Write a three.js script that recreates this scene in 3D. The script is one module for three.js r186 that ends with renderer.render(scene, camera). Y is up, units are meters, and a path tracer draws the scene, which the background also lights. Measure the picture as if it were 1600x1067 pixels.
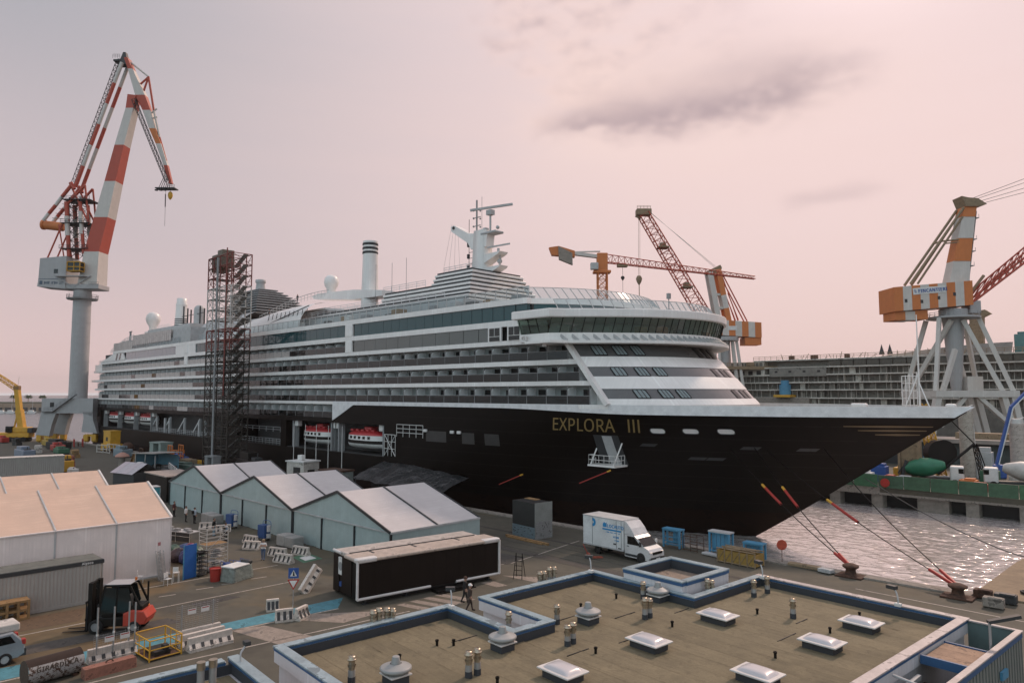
import * as THREE from 'three';
import { mergeGeometries } from 'three/addons/utils/BufferGeometryUtils.js';
import { FontLoader } from 'three/addons/loaders/FontLoader.js';
import { TextGeometry } from 'three/addons/geometries/TextGeometry.js';
import { RoundedBoxGeometry } from 'three/addons/geometries/RoundedBoxGeometry.js';
import { MarchingCubes } from 'three/addons/objects/MarchingCubes.js';
import { ImprovedNoise } from 'three/addons/math/ImprovedNoise.js';

// ---------------------------------------------------------------- camera, sky, sun, exposure
const scene = new THREE.Scene();
const camera = new THREE.PerspectiveCamera(51.75, 1024 / 682, 0.5, 60000);
const TH = 45.5 * Math.PI / 180, PITCH = Math.atan(81.5 / 1100);
camera.position.set(0, 14.4, 0);
camera.lookAt(-Math.cos(TH) * 100, 14.4 + Math.tan(PITCH) * 100, -Math.sin(TH) * 100);
const renderer = new THREE.WebGLRenderer({ antialias: true });
renderer.toneMapping = THREE.LinearToneMapping;
renderer.toneMappingExposure = 1.0;
renderer.shadowMap.enabled = true;
// the yard's axes: -x runs along the ship to its stern, -z across the quay to the water
const SUN_AZ = 75 * Math.PI / 180, SUN_EL = 36 * Math.PI / 180;
const sunDir = new THREE.Vector3(-Math.cos(SUN_AZ) * Math.cos(SUN_EL), Math.sin(SUN_EL), -Math.sin(SUN_AZ) * Math.cos(SUN_EL));
const sun = new THREE.DirectionalLight(new THREE.Color().setRGB(1.0, 0.74, 0.58), 2.2);
sun.position.copy(sunDir).multiplyScalar(400); sun.target.position.set(-60, 0, -40);
sun.castShadow = true; sun.shadow.radius = 9; sun.shadow.mapSize.set(4096, 4096);
Object.assign(sun.shadow.camera, { left: -320, right: 320, top: 320, bottom: -320, near: 1, far: 1200 });
scene.add(sun, sun.target);

const PN = new ImprovedNoise();
function fbm(x, y, z, o = 4) { let s = 0, a = 0.5, f = 1; for (let i = 0; i < o; i++) { s += a * PN.noise(x * f, y * f, z * f); a *= 0.5; f *= 2.03; } return s; }
function rng(seed) { let s = seed >>> 0; return () => { s = (s + 0x6D2B79F5) | 0; let t = Math.imul(s ^ (s >>> 15), 1 | s); t = (t + Math.imul(t ^ (t >>> 7), 61 | t)) ^ t; return ((t ^ (t >>> 14)) >>> 0) / 4294967296; }; }
const R = rng(20240611);
const clamp = (v, a = 0, b = 1) => Math.min(b, Math.max(a, v));
const lerp = (a, b, t) => a + (b - a) * t;
const sstep = (a, b, v) => { const t = clamp((v - a) / (b - a)); return t * t * (3 - 2 * t); };

{ // evening sky: hazy pink towards the sun, cooler away from it, a few drawn-out clouds
  const W = 2048, Hh = 1024, data = new Float32Array(W * Hh * 4);
  const fwd = Math.PI + TH;  // azimuth of the view
  const toLin = v => Math.pow(v / 255, 2.2);
  const mix3 = (a, b, t) => [lerp(a[0], b[0], t), lerp(a[1], b[1], t), lerp(a[2], b[2], t)];
  const C = a => a.map(toLin);
  const horA = C([230, 200, 197]), horB = C([252, 218, 207]), midA = C([200, 188, 192]), midB = C([254, 224, 219]), topA = C([170, 171, 179]), topB = C([250, 224, 223]), zen = C([206, 206, 219]);
  const cloudLit = C([241, 212, 206]), cloudGrey = C([180, 160, 165]);
  for (let j = 0; j < Hh; j++) {
    const el = ((j + 0.5) / Hh - 0.5) * Math.PI, ed = el * 180 / Math.PI;
    for (let i = 0; i < W; i++) {
      const az = ((i + 0.5) / W - 0.5) * 2 * Math.PI; // atan2(z,x)
      const dx = Math.cos(el) * Math.cos(az), dy = Math.sin(el), dz = Math.cos(el) * Math.sin(az);
      const cs = dx * sunDir.x + dy * sunDir.y + dz * sunDir.z;
      const w = sstep(0.52, 1.1, cs);           // towards the sun
      let rel = az + TH - Math.PI; while (rel > Math.PI) rel -= 2 * Math.PI; while (rel < -Math.PI) rel += 2 * Math.PI;
      // rel: angle to the right of the view, in degrees
      const a = (az - (-(Math.PI - TH))) * 180 / Math.PI; let ar = a; while (ar > 180) ar -= 360; while (ar < -180) ar += 360;
      const hor = mix3(horA, horB, w), mid = mix3(midA, midB, w), top = mix3(topA, topB, w);
      let c = ed < 14 ? mix3(hor, mid, sstep(-2, 14, ed)) : ed < 30 ? mix3(mid, top, sstep(14, 32, ed)) : mix3(top, zen, sstep(30, 75, ed));
      if (ed >= 14 && ed < 30) c = mix3(mid, top, sstep(14, 30, ed));
      { const cool = sstep(0.25, -0.75, cs); c = mix3(c, C([186, 212, 222]), cool); }
      if (ed > -1 && Math.abs(ar) < 60) {
        // clouds, in degrees right of the view and above the horizon
        const n1 = fbm(ar * 0.075, ed * 0.19, 3.1, 5), n2 = fbm(ar * 0.24 + 7, ed * 0.6, 9.7, 4), n3 = fbm(ar * 0.7, ed * 1.5, 1.2, 3);
        // broad thin veil, upper middle, with a ragged left edge
        const ex = sstep(-7, 0, ar + 8 * n1 + 4 * n2 - (30 - ed) * 0.5) * sstep(24, 6, ar + 9 * n1) * sstep(19.3, 22.5, ed + 2.2 * n1 + 2.6 * n2 + 0.3 * (ar - 4) * 0.1);
        c = mix3(c, mix3(cloudLit, cloudGrey, clamp(0.12 + 1.1 * n2 + 0.9 * n3)), 0.75 * clamp(ex) * clamp(0.75 + 1.2 * n2));
        const veil2 = sstep(-3, 6, ar + 5 * n2) * sstep(38, 20, ar) * Math.exp(-Math.pow((ed - 22.5 - 4 * n1) / 4.5, 2));
        c = mix3(c, C([250, 222, 213]), 0.55 * clamp(veil2));
        // the grey core below it, rising to the right
        const axis = 20.6 + (ar - 2.6) * 0.09;
        const th = 0.75 + 0.95 * sstep(2, 12, ar) * sstep(36, 22, ar);
        const dd = (ed - axis + 1.3 * n2 + 1.6 * n1 + 0.6 * n3) / th;
        let core = Math.exp(-dd * dd * (dd < 0 ? 1.6 : 0.55)) * sstep(1, 6, ar + 2 * n2) * sstep(31, 20, ar + 3 * n2) * clamp(0.95 + 0.7 * n2 + 0.5 * n3);
        c = mix3(c, cloudGrey, 0.86 * clamp(core));
        // a small smear to its right
        const d2 = (ed - 14.6 - 0.06 * (ar - 25) + 0.8 * n2) / 0.55;
        c = mix3(c, cloudGrey, 0.3 * Math.exp(-d2 * d2) * sstep(20.5, 23, ar) * sstep(30, 26, ar + 2 * n2));
        // faint streaks low down and everywhere else in the sky
        const st = clamp(0.5 + 2.2 * fbm(ar * 0.05 + 11, ed * 0.55, 5.5, 4));
        c = mix3(c, cloudLit, 0.12 * st * sstep(2, 8, ed) * sstep(-40, 5, ar));
      }
      const o = (j * W + i) * 4, g = 1 + 0.35 * sstep(24, 85, ed) + 0.65 * sstep(0.45, -0.7, cs) + 0.8 * Math.exp(-Math.pow(Math.acos(clamp(cs, -1, 1)) / 0.11, 2)); // haze: brighter overhead, about the veiled sun; extra gain opposite it is added to light shaded faces
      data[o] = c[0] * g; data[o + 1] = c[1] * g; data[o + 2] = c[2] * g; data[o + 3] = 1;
    }
  }
  const t = new THREE.DataTexture(data, W, Hh, THREE.RGBAFormat, THREE.FloatType);
  t.mapping = THREE.EquirectangularReflectionMapping; t.magFilter = THREE.LinearFilter; t.minFilter = THREE.LinearFilter; t.needsUpdate = true;
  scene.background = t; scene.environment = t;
}
scene.fog = new THREE.FogExp2(new THREE.Color().setRGB(0.98, 0.86, 0.84), 0.00008);

// ---------------------------------------------------------------- textures
function dataTex(w, h, fn, srgb) {
  const d = new Uint8Array(w * h * 4);
  for (let j = 0; j < h; j++) for (let i = 0; i < w; i++) { const c = fn(i / w, j / h, i, j), o = (j * w + i) * 4; d[o] = clamp(c[0]) * 255; d[o + 1] = clamp(c[1]) * 255; d[o + 2] = clamp(c[2]) * 255; d[o + 3] = 255; }
  const t = new THREE.DataTexture(d, w, h); t.wrapS = t.wrapT = THREE.RepeatWrapping; t.magFilter = THREE.LinearFilter; t.minFilter = THREE.LinearMipmapLinearFilter; t.generateMipmaps = true;
  if (srgb) t.colorSpace = THREE.SRGBColorSpace; t.needsUpdate = true; return t;
}
// tileable fbm
function tfbm(u, v, f, o, seed) { let s = 0, a = 0.5; for (let k = 0; k < o; k++) { const A = u * f, B = v * f, w1 = PN.noise(A, B, seed), w2 = PN.noise(A - f, B, seed), w3 = PN.noise(A, B - f, seed), w4 = PN.noise(A - f, B - f, seed); s += a * (w1 * (1 - u) * (1 - v) + w2 * u * (1 - v) + w3 * (1 - u) * v + w4 * u * v) * 1.4; a *= 0.55; f *= 2; seed += 7.3; } return s; }
const NA = new Float32Array(512 * 512); for (let j = 0; j < 512; j++) for (let i = 0; i < 512; i++) NA[j * 512 + i] = tfbm(i / 512, j / 512, 8, 6, 33.3);
function NS(u, v) { u = (u - Math.floor(u)) * 512; v = (v - Math.floor(v)) * 512; const i = u | 0, j = v | 0, a = u - i, b = v - j, i1 = (i + 1) & 511, j1 = (j + 1) & 511; return (NA[j * 512 + i] * (1 - a) + NA[j * 512 + i1] * a) * (1 - b) + (NA[j1 * 512 + i] * (1 - a) + NA[j1 * 512 + i1] * a) * b; }
const TEX = {};
TEX.grime = dataTex(512, 512, (u, v) => { const a = tfbm(u, v, 4, 6, 1.5), b = tfbm(u, v, 24, 3, 8.2); const g = 0.93 + 0.10 * a + 0.06 * b; return [g, g * 0.995, g * 0.985]; }, true);
TEX.worn = dataTex(512, 512, (u, v) => { const a = tfbm(u, v, 5, 6, 21.5), b = tfbm(u, v, 40, 3, 3.2); let g = 0.86 + 0.22 * a + 0.10 * b; if (a > 0.27) g *= 0.72; return [g, g * 0.97, g * 0.93]; }, true);
TEX.peel = dataTex(512, 512, (u, v) => { const a = NS(u * 1, v * 1), b = NS(u * 3 + 0.3, v * 3), c = NS(u * 9, v * 9 + 0.5); const rust = sstep(-0.02, 0.1, a * 0.8 + 0.5 * b + 0.35 * c - 0.02); const g = 0.92 + 0.3 * c; return [lerp(g, 0.40 + 0.2 * c, rust), lerp(g, 0.27 + 0.12 * c, rust), lerp(g, 0.20 + 0.1 * c, rust)]; }, true);
TEX.felt = dataTex(1024, 512, (u, v) => { const a = NS(u, v), b = NS(u * 4 + 0.2, v * 4), c = NS(u * 16, v * 16), s = NS(u * 0.6 + 0.1, v * 11); const g = 0.90 + 0.16 * a + 0.09 * b + 0.10 * c + 0.12 * s - 0.10 * sstep(0.1, 0.22, b + 0.3 * c); return [g, g * 0.99, g * 0.96]; }, true);
TEX.streak = dataTex(512, 512, (u, v) => { const a = tfbm(u, v * 0.0 + 0.5, 40, 4, 4.4), b = tfbm(u, v, 6, 5, 12.2), m = clamp(0.5 + 2 * b); const g = 0.95 + 0.13 * a * m + 0.04 * b; return [g, g * 0.985, g * 0.965]; }, true);
TEX.noise = dataTex(256, 256, (u, v) => { const g = 0.5 + 0.5 * tfbm(u, v, 16, 4, 2.2); return [g, g, g]; });
TEX.folds = dataTex(256, 256, (u, v) => { const g = 0.5 + 0.6 * tfbm(u, v, 3, 3, 31.2) + 0.1 * tfbm(u, v, 14, 2, 5.2); return [g, g, g]; });
function rep(t, m) { const c = t.clone(); c.repeat.set(1 / m, 1 / m); c.needsUpdate = true; return c; }
const texCache = {};
function rt(name, m) { const k = name + m; return texCache[k] || (texCache[k] = rep(TEX[name], m)); }

// ---------------------------------------------------------------- materials
function mat(c, rough = 0.7, o = {}) {
  const P = o.phys ? THREE.MeshPhysicalMaterial : THREE.MeshStandardMaterial; const m = new P({ roughness: rough, metalness: o.metal || 0, side: THREE.DoubleSide });
  if (Array.isArray(c)) m.color.setRGB(c[0], c[1], c[2]); else m.color.set(c);
  if (o.map !== null) m.map = rt(o.map || 'grime', o.size || 3);
  if (o.bump) { m.bumpMap = rt(o.bumpTex || 'noise', o.bumpSize || 1); m.bumpScale = o.bump; }
  if (o.phys) Object.assign(m, o.phys);
  return m;
}
const M = {
  shipWhite: mat([0.86, 0.87, 0.88], 0.32, { map: 'streak', size: 9 }), shipWhiteFlat: mat([0.80, 0.81, 0.83], 0.5), hull: mat([0.0068, 0.0048, 0.0033], 0.45, { map: 'worn', size: 14, phys: { specularIntensity: 0.22 } }), hullRed: mat([0.016, 0.008, 0.005], 0.6, { map: 'worn', size: 7, phys: { specularIntensity: 0.2 } }),
  teal: mat([0.012, 0.062, 0.070], 0.06, { map: null, phys: { ior: 1.45 } }), dkGlass: mat([0.010, 0.010, 0.0095], 0.06, { map: null, phys: { ior: 1.42 } }), dkWin: mat([0.012, 0.012, 0.012], 0.12, { map: null }),
  railGlass: mat([0.72, 0.80, 0.82], 0.12, { map: null, phys: { transmission: 0.92, thickness: 0, ior: 1.5, specularIntensity: 0.35 } }), balGlass: mat([0.10, 0.095, 0.09], 0.05, { map: null, phys: { transmission: 0.8, thickness: 0, ior: 1.4 } }), filmGlass: mat([0.62, 0.60, 0.62], 0.35, { map: 'worn', size: 5 }),
  gold: mat([0.30, 0.21, 0.08], 0.4, { metal: 0.3, map: null }), deck: mat([0.22, 0.17, 0.13], 0.8),
  grey: mat([0.30, 0.31, 0.32], 0.6), lightGrey: mat([0.50, 0.51, 0.52], 0.6), dark: mat([0.022, 0.021, 0.020], 0.6), black: mat([0.010, 0.0085, 0.007], 0.5, { phys: { specularIntensity: 0.4 } }), charcoal: mat([0.04, 0.043, 0.046], 0.6), steel: mat([0.42, 0.42, 0.42], 0.38, { metal: 0.7 }), galv: mat([0.42, 0.43, 0.44], 0.45, { metal: 0.5 }), rust: mat([0.10, 0.05, 0.032], 0.85, { map: 'worn' }),
  white: mat([0.76, 0.76, 0.75], 0.5), paintWhite: mat([0.72, 0.72, 0.72], 0.5, { map: 'worn', size: 4 }), red: mat([0.42, 0.035, 0.025], 0.5), craneRed: mat([0.46, 0.075, 0.042], 0.55, { map: 'streak', size: 8 }), craneOrange: mat([0.62, 0.20, 0.055], 0.6, { map: 'streak', size: 7 }), craneWhite: mat([0.62, 0.60, 0.58], 0.55, { map: 'streak', size: 8 }), craneGrey: mat([0.42, 0.43, 0.45], 0.55, { map: 'streak', size: 8 }),
  yellow: mat([0.66, 0.36, 0.03], 0.5), orange: mat([0.60, 0.17, 0.03], 0.55), blue: mat([0.03, 0.10, 0.36], 0.5), ltBlue: mat([0.08, 0.28, 0.46], 0.55), green: mat([0.05, 0.16, 0.09], 0.6), wood: mat([0.38, 0.24, 0.11], 0.8, { map: 'worn', size: 1.5 }), tan: mat([0.36, 0.28, 0.19], 0.8, { map: 'worn' }), rubber: mat([0.012, 0.012, 0.012], 0.85), concrete: mat([0.36, 0.34, 0.32], 0.9, { map: 'worn', size: 3 }),
};

// ---------------------------------------------------------------- geometry helpers
const V = (x, y, z) => new THREE.Vector3(x, y, z);
const UPV = V(0, 1, 0);
const m4 = (x, y, z, ry = 0) => new THREE.Matrix4().makeRotationY(ry).setPosition(x, y, z);
function boxUV(g) { // uv in metres by the dominant axis
  const p = g.attributes.position, n = g.attributes.normal, uv = new Float32Array(p.count * 2);
  for (let i = 0; i < p.count; i++) { const ax = Math.abs(n.getX(i)), ay = Math.abs(n.getY(i)), az = Math.abs(n.getZ(i)); let u, v; if (ay > ax && ay > az) { u = p.getX(i); v = p.getZ(i); } else if (ax > az) { u = p.getZ(i); v = p.getY(i); } else { u = p.getX(i); v = p.getY(i); } uv[2 * i] = u; uv[2 * i + 1] = v; }
  g.setAttribute('uv', new THREE.BufferAttribute(uv, 2)); return g;
}
class MB {
  constructor() { this.g = []; }
  geo(g, m) { if (g.index) g = g.toNonIndexed(); else g = g.clone(); for (const k of Object.keys(g.attributes)) if (k !== 'position' && k !== 'normal') g.deleteAttribute(k); g.morphAttributes = {}; if (m) g.applyMatrix4(m); this.g.push(g); return this; }
  box(x0, x1, y0, y1, z0, z1) { return this.geo(new THREE.BoxGeometry(Math.abs(x1 - x0), Math.abs(y1 - y0), Math.abs(z1 - z0)), m4((x0 + x1) / 2, (y0 + y1) / 2, (z0 + z1) / 2)); }
  cb(x, y, z, sx, sy, sz, ry = 0) { return this.geo(new THREE.BoxGeometry(sx, sy, sz), m4(x, y + sy / 2, z, ry)); } // on its base
  rb(x, y, z, sx, sy, sz, r = 0.05, ry = 0, seg = 2) { return this.geo(new RoundedBoxGeometry(sx, sy, sz, seg, Math.min(r, sx / 2.01, sy / 2.01, sz / 2.01)), m4(x, y + sy / 2, z, ry)); }
  bar(a, b, r, n = 5, r2 = r) { const d = b.clone().sub(a), L = d.length(); if (L < 1e-4) return this; const q = new THREE.Quaternion().setFromUnitVectors(UPV, d.multiplyScalar(1 / L)); return this.geo(new THREE.CylinderGeometry(r2, r, L, n, 1), new THREE.Matrix4().compose(a.clone().add(b).multiplyScalar(0.5), q, V(1, 1, 1))); }
  beam(a, b, w, h, upv = UPV) { const d = b.clone().sub(a), L = d.length(); if (L < 1e-4) return this; d.normalize(); let s = new THREE.Vector3().crossVectors(upv, d); if (s.length() < 1e-3) s = V(1, 0, 0); s.normalize(); const u = new THREE.Vector3().crossVectors(d, s); const m = new THREE.Matrix4().makeBasis(s, u, d); m.setPosition(a.clone().add(b).multiplyScalar(0.5)); return this.geo(new THREE.BoxGeometry(w, h, L), m); }
  cyl(x, y, z, r, h, n = 16, r2 = r) { return this.geo(new THREE.CylinderGeometry(r2, r, h, n), m4(x, y + h / 2, z)); }
  sph(x, y, z, r, n = 12) { return this.geo(new THREE.SphereGeometry(r, n, Math.max(6, n * 0.7 | 0)), m4(x, y, z)); }
  lathe(pts, x, y, z, n = 20) { return this.geo(new THREE.LatheGeometry(pts.map(p => new THREE.Vector2(p[0], p[1])), n), m4(x, y, z)); }
  tube(pts, r, n = 5, seg = 0) { return this.geo(new THREE.TubeGeometry(new THREE.CatmullRomCurve3(pts), seg || pts.length * 5, r, n)); }
  ext(pts, y0, y1, bevel = 0) { // plan polygon [x,z] pulled up from y0 to y1
    const s = new THREE.Shape(pts.map(p => new THREE.Vector2(p[0], -p[1]))); const g = new THREE.ExtrudeGeometry(s, { depth: y1 - y0, bevelEnabled: !!bevel, bevelThickness: bevel, bevelSize: bevel, bevelSegments: 2, curveSegments: 4 }); g.rotateX(-Math.PI / 2); g.translate(0, y0, 0); return this.geo(g);
  }
  prism(pts, w, m) { // outline [x,y] with thickness w along z (centred), then moved by m
    const s = new THREE.Shape(pts.map(p => new THREE.Vector2(p[0], p[1]))); const g = new THREE.ExtrudeGeometry(s, { depth: w, bevelEnabled: false }); g.translate(0, 0, -w / 2); return this.geo(g, m);
  }
  quad(a, b, c, d) { const g = new THREE.BufferGeometry(); g.setAttribute('position', new THREE.Float32BufferAttribute([a, b, c, a, c, d].flatMap(p => [p.x, p.y, p.z]), 3)); g.computeVertexNormals(); return this.geo(g); }
  grid(f, nu, nv) { const pos = [], idx = []; for (let j = 0; j <= nv; j++) for (let i = 0; i <= nu; i++) { const p = f(i / nu, j / nv); pos.push(p.x, p.y, p.z); } for (let j = 0; j < nv; j++) for (let i = 0; i < nu; i++) { const a = j * (nu + 1) + i, b = a + 1, c = a + nu + 1, d = c + 1; idx.push(a, b, d, a, d, c); } const g = new THREE.BufferGeometry(); g.setAttribute('position', new THREE.Float32BufferAttribute(pos, 3)); g.setIndex(idx); g.computeVertexNormals(); return this.geo(g); }
  merged() { return boxUV(mergeGeometries(this.g)); }
  build(name, m, parent) { return addMesh(name, this.merged(), m, parent); }
}
function addMesh(name, g, m, parent = scene) { if (!g.attributes.uv) boxUV(g); const o = new THREE.Mesh(g, m); o.name = parent === scene ? numbered(name) : name; o.castShadow = o.receiveShadow = true; parent.add(o); return o; }
const taken = {};
function numbered(n) { if (taken[n] === undefined) { taken[n] = 0; return n; } taken[n]++; return n + '_' + String(taken[n]).padStart(3, '0'); }
function tag(o, label, category, group) { o.userData.label = label; o.userData.category = category; if (group) o.userData.group = group; return o; }
function thing(name, label, category, pos = [0, 0, 0], ry = 0, group) { const o = new THREE.Group(); o.name = numbered(name); o.position.set(...pos); o.rotation.y = ry; scene.add(o); return tag(o, label, category, group); }
function struct(o) { o.userData.kind = 'structure'; return o; }
function stuff(o) { o.userData.kind = 'stuff'; return o; }
function copyOf(o, pos, ry, label, group) { const c = o.clone(); c.name = numbered(o.name.replace(/_\d{3}$/, '')); c.position.set(...pos); c.rotation.y = ry; c.userData = { label: label || o.userData.label, category: o.userData.category }; if (group || o.userData.group) c.userData.group = group || o.userData.group; scene.add(c); return c; }
const nb = () => new MB();
// square or triangular lattice between two ends; returns chords and lacing in one MB
function lattice(mb, a, b, w0, h0, w1, h1, n, rc, rl, side, o = {}) {
  const d = b.clone().sub(a).normalize(); const s = side.clone().normalize(); const u = new THREE.Vector3().crossVectors(s, d).normalize();
  const P = (t, i) => { const c = a.clone().lerp(b, t), w = lerp(w0, w1, t) / 2, h = lerp(h0, h1, t) / 2; const q = o.tri ? [[-1, -1], [1, -1], [0, 1]][i] : [[-1, -1], [1, -1], [1, 1], [-1, 1]][i]; return c.addScaledVector(s, q[0] * w).addScaledVector(u, q[1] * h); };
  const k = o.tri ? 3 : 4;
  for (let i = 0; i < k; i++) mb.bar(P(0, i), P(1, i), rc, 4);
  for (let j = 0; j < n; j++) for (let i = 0; i < k; i++) { const e = (i + 1) % k; mb.bar(P(j / n, i), P((j + 1) / n, e), rl, 3); if (o.x) mb.bar(P(j / n, e), P((j + 1) / n, i), rl, 3); if (!o.norung) mb.bar(P(j / n, i), P(j / n, e), rl, 3); }
  return mb;
}
const FONT = await new FontLoader().loadAsync('fonts/droid/droid_sans_bold.typeface.json');
const FONTR = await new FontLoader().loadAsync('fonts/droid/droid_sans_regular.typeface.json');
function textGeo(s, size, depth, font = FONT) { const g = new TextGeometry(s, { font, size, depth, curveSegments: 3, bevelEnabled: false }); g.computeBoundingBox(); return g; }
// worn lettering too small to read: strokes of letter size, in a row along x
function strokes(mb, x, y, z, n, h, w) { const r = rng(n * 31 + 7); for (let i = 0; i < n; i++) { if (i % 6 === 5) continue; const a = x + i * w; mb.box(a, a + w * 0.22, y, y + h, z, z + 0.012); mb.box(a + w * 0.22, a + w * 0.72, y + (r() < 0.5 ? 0 : h * 0.8), y + (r() < 0.5 ? h * 0.22 : h), z, z + 0.012); } return mb; }
// railing along points: posts and rails in one part
function railing(mb, pts, h, step, r = 0.03, rails = 2) { for (let i = 0; i + 1 < pts.length; i++) { const a = pts[i], b = pts[i + 1], L = a.distanceTo(b), n = Math.max(1, Math.round(L / step)); for (let k = 0; k <= n; k++) { const p = a.clone().lerp(b, k / n); mb.bar(p, p.clone().add(V(0, h, 0)), r, 4); } for (let q = 1; q <= rails; q++) mb.bar(a.clone().add(V(0, h * q / rails, 0)), b.clone().add(V(0, h * q / rails, 0)), r, 4); } return mb; }
// ---------------------------------------------------------------- ground, water, sea
const WATER = -2.3;
{ // quay sheet: concrete apron over asphalt
  const tex = dataTex(2048, 2048, (u, v) => { // 170 m square
    const a = NS(u * 1.0, v * 1.0), b = NS(u * 9 + 0.3, v * 9), c = NS(u * 0.5 + 0.2, v * 0.5 + 0.7), d = NS(u * 3, v * 3 + 0.4), e = NS(u * 31, v * 31);
    let g = 0.185 + 0.03 * a + 0.035 * b + 0.05 * e + 0.02 * c; const dirt = sstep(0.0, 0.3, c + 0.5 * d + 0.3 * b);
    let r = g * (1 + 0.16 * dirt), gg = g * (1 + 0.03 * dirt), bl = g * (1 - 0.14 * dirt);
    const X = u * 170 - 170, Z = v * 170 - 170; const rusty = sstep(-0.15, 0.25, sstep(-63, -57, X) * sstep(-44, -48, X) * sstep(-24, -19, Z) * 0.5 + d * 0.8 + 0.2 * b - 0.25) * sstep(-64, -58, X) * sstep(-43, -47, X) * sstep(-27, -20, Z); r *= 1 + 0.40 * rusty; gg *= 1 + 0.10 * rusty; bl *= 1 - 0.25 * rusty;
    const dk = sstep(0.22, 0.4, -d + 0.4 * b); r *= 1 - 0.25 * dk; gg *= 1 - 0.25 * dk; bl *= 1 - 0.24 * dk;
    return [Math.pow(r, 1 / 2.2) , Math.pow(gg, 1 / 2.2), Math.pow(bl, 1 / 2.2)];
  }, true);
  tex.repeat.set(1 / 170, 1 / 170);
  const m = new THREE.MeshStandardMaterial({ map: tex, roughness: 0.85, side: THREE.DoubleSide }); m.color.setRGB(0.46, 0.42, 0.31); m.bumpMap = rt('noise', 0.9); m.bumpScale = 0.006;
  M.asphalt = m;
  const b = nb(); b.ext([[-268, 60], [40, 60], [40, -60], [-268, -60]], -1.2, 0); struct(b.build('quay_ground', m));
  const w = nb(); w.ext([[-268.3, -60.35], [-12.6, -60.35], [-12.6, -59.2], [-268.3, -59.2]], -6, 0.12, 0.02); struct(w.build('quay_edge', M.concrete));
  const p = nb(); p.ext([[-12.6, -60.35], [40, -60.35], [40, -96], [-9.9, -96], [-12.2, -74]], -6, 0.06, 0.02); M.pier = mat([0.34, 0.27, 0.19], 0.9, { map: 'worn', size: 9, bump: 0.01, bumpSize: 2 }); struct(p.build('pier', M.pier));
  // water of the basin, near part with real ripples
  M.water = new THREE.MeshPhysicalMaterial({ roughness: 0.09, metalness: 0.5, ior: 1.6, side: THREE.DoubleSide }); M.water.color.setRGB(0.72, 0.66, 0.63); M.water.bumpMap = rt('noise', 2.2); M.water.bumpScale = 0.03;
  const hgt = (x, z) => 0.085 * (fbm(x * 0.55, z * 0.75, 2.2, 3)) + 0.055 * fbm(x * 1.7 + 9, z * 2.1, 7.7, 3);
  const g = new THREE.PlaneGeometry(90, 62, 520, 400); g.rotateX(-Math.PI / 2); g.translate(-15, WATER, -90); const pp = g.attributes.position; for (let i = 0; i < pp.count; i++) pp.setY(i, WATER + hgt(pp.getX(i), pp.getZ(i)) * 1.5); g.computeVertexNormals(); boxUV(g);
  struct(addMesh('harbour_water', g, M.water));
  M.sea = new THREE.MeshPhysicalMaterial({ roughness: 0.22, ior: 1.33, side: THREE.DoubleSide }); M.sea.color.setRGB(0.05, 0.07, 0.08); M.sea.bumpMap = rt('noise', 14); M.sea.bumpScale = 0.25;
  const s = nb(); s.box(-9000, 9000, WATER - 1.5, WATER - 0.35, -9000, 9000); struct(s.build('sea', M.sea));
}
// ---------------------------------------------------------------- the cruise ship
const ZC = -80; M.divider = mat([0.86, 0.90, 0.92], 0.45);
const stemX = y => -16.5 - (12.65 - y) * 1.45 - 0.012 * Math.max(0, 3 - y) ** 2;
function HB(x, y) { const xs = stemX(y), t = clamp((xs - x) / (xs + 88)); const k = clamp((y + 2.5) / 15.5); const p = lerp(1.75, 4.2, Math.pow(k, 1.6)); return 16 * (1 - Math.pow(1 - t, p)); }
const topB = x => Math.min(16, HB(x, 13));
const cornX = y => -49 - (y - 13.3) * 0.756, apexX = y => -39.1 - (y - 13.1) * 0.985;
const frontX = (y, w) => cornX(y) + (apexX(y) - cornX(y)) * (1 - Math.pow(Math.abs(w), 2.3)); // w from -1 (far side) to 1 (near side)
function deckPlan(xAft, y, inset = 0, front = true, xF) {
  const near = [], xc = front ? cornX(y) - inset * 0.5 : xF;
  for (const x of [xAft, -120, -88, -80, -72, -66, -62, -58, -55, -52]) if (x < xc - 0.5 && x >= xAft) near.push([x, topB(x) - inset]);
  near.push([xc, topB(xc) - inset]);
  const pts = near.map(([x, b]) => [x, ZC + b]);
  if (front) { const wb = topB(xc) - inset; for (let i = 1; i < 24; i++) { const w = 1 - 2 * i / 24; pts.push([frontX(y, w) - inset * 0.5, ZC + wb * w]); } }
  for (const [x, b] of near.slice().reverse()) pts.push([x, ZC - b]);
  return pts;
}
const ship = thing('cruise_ship', 'huge black-hulled cruise ship with white balcony decks moored along the quay', 'cruise ship', [0, 0, 0]);
const S = (name, m, b) => b.build(name, m, ship);
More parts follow.
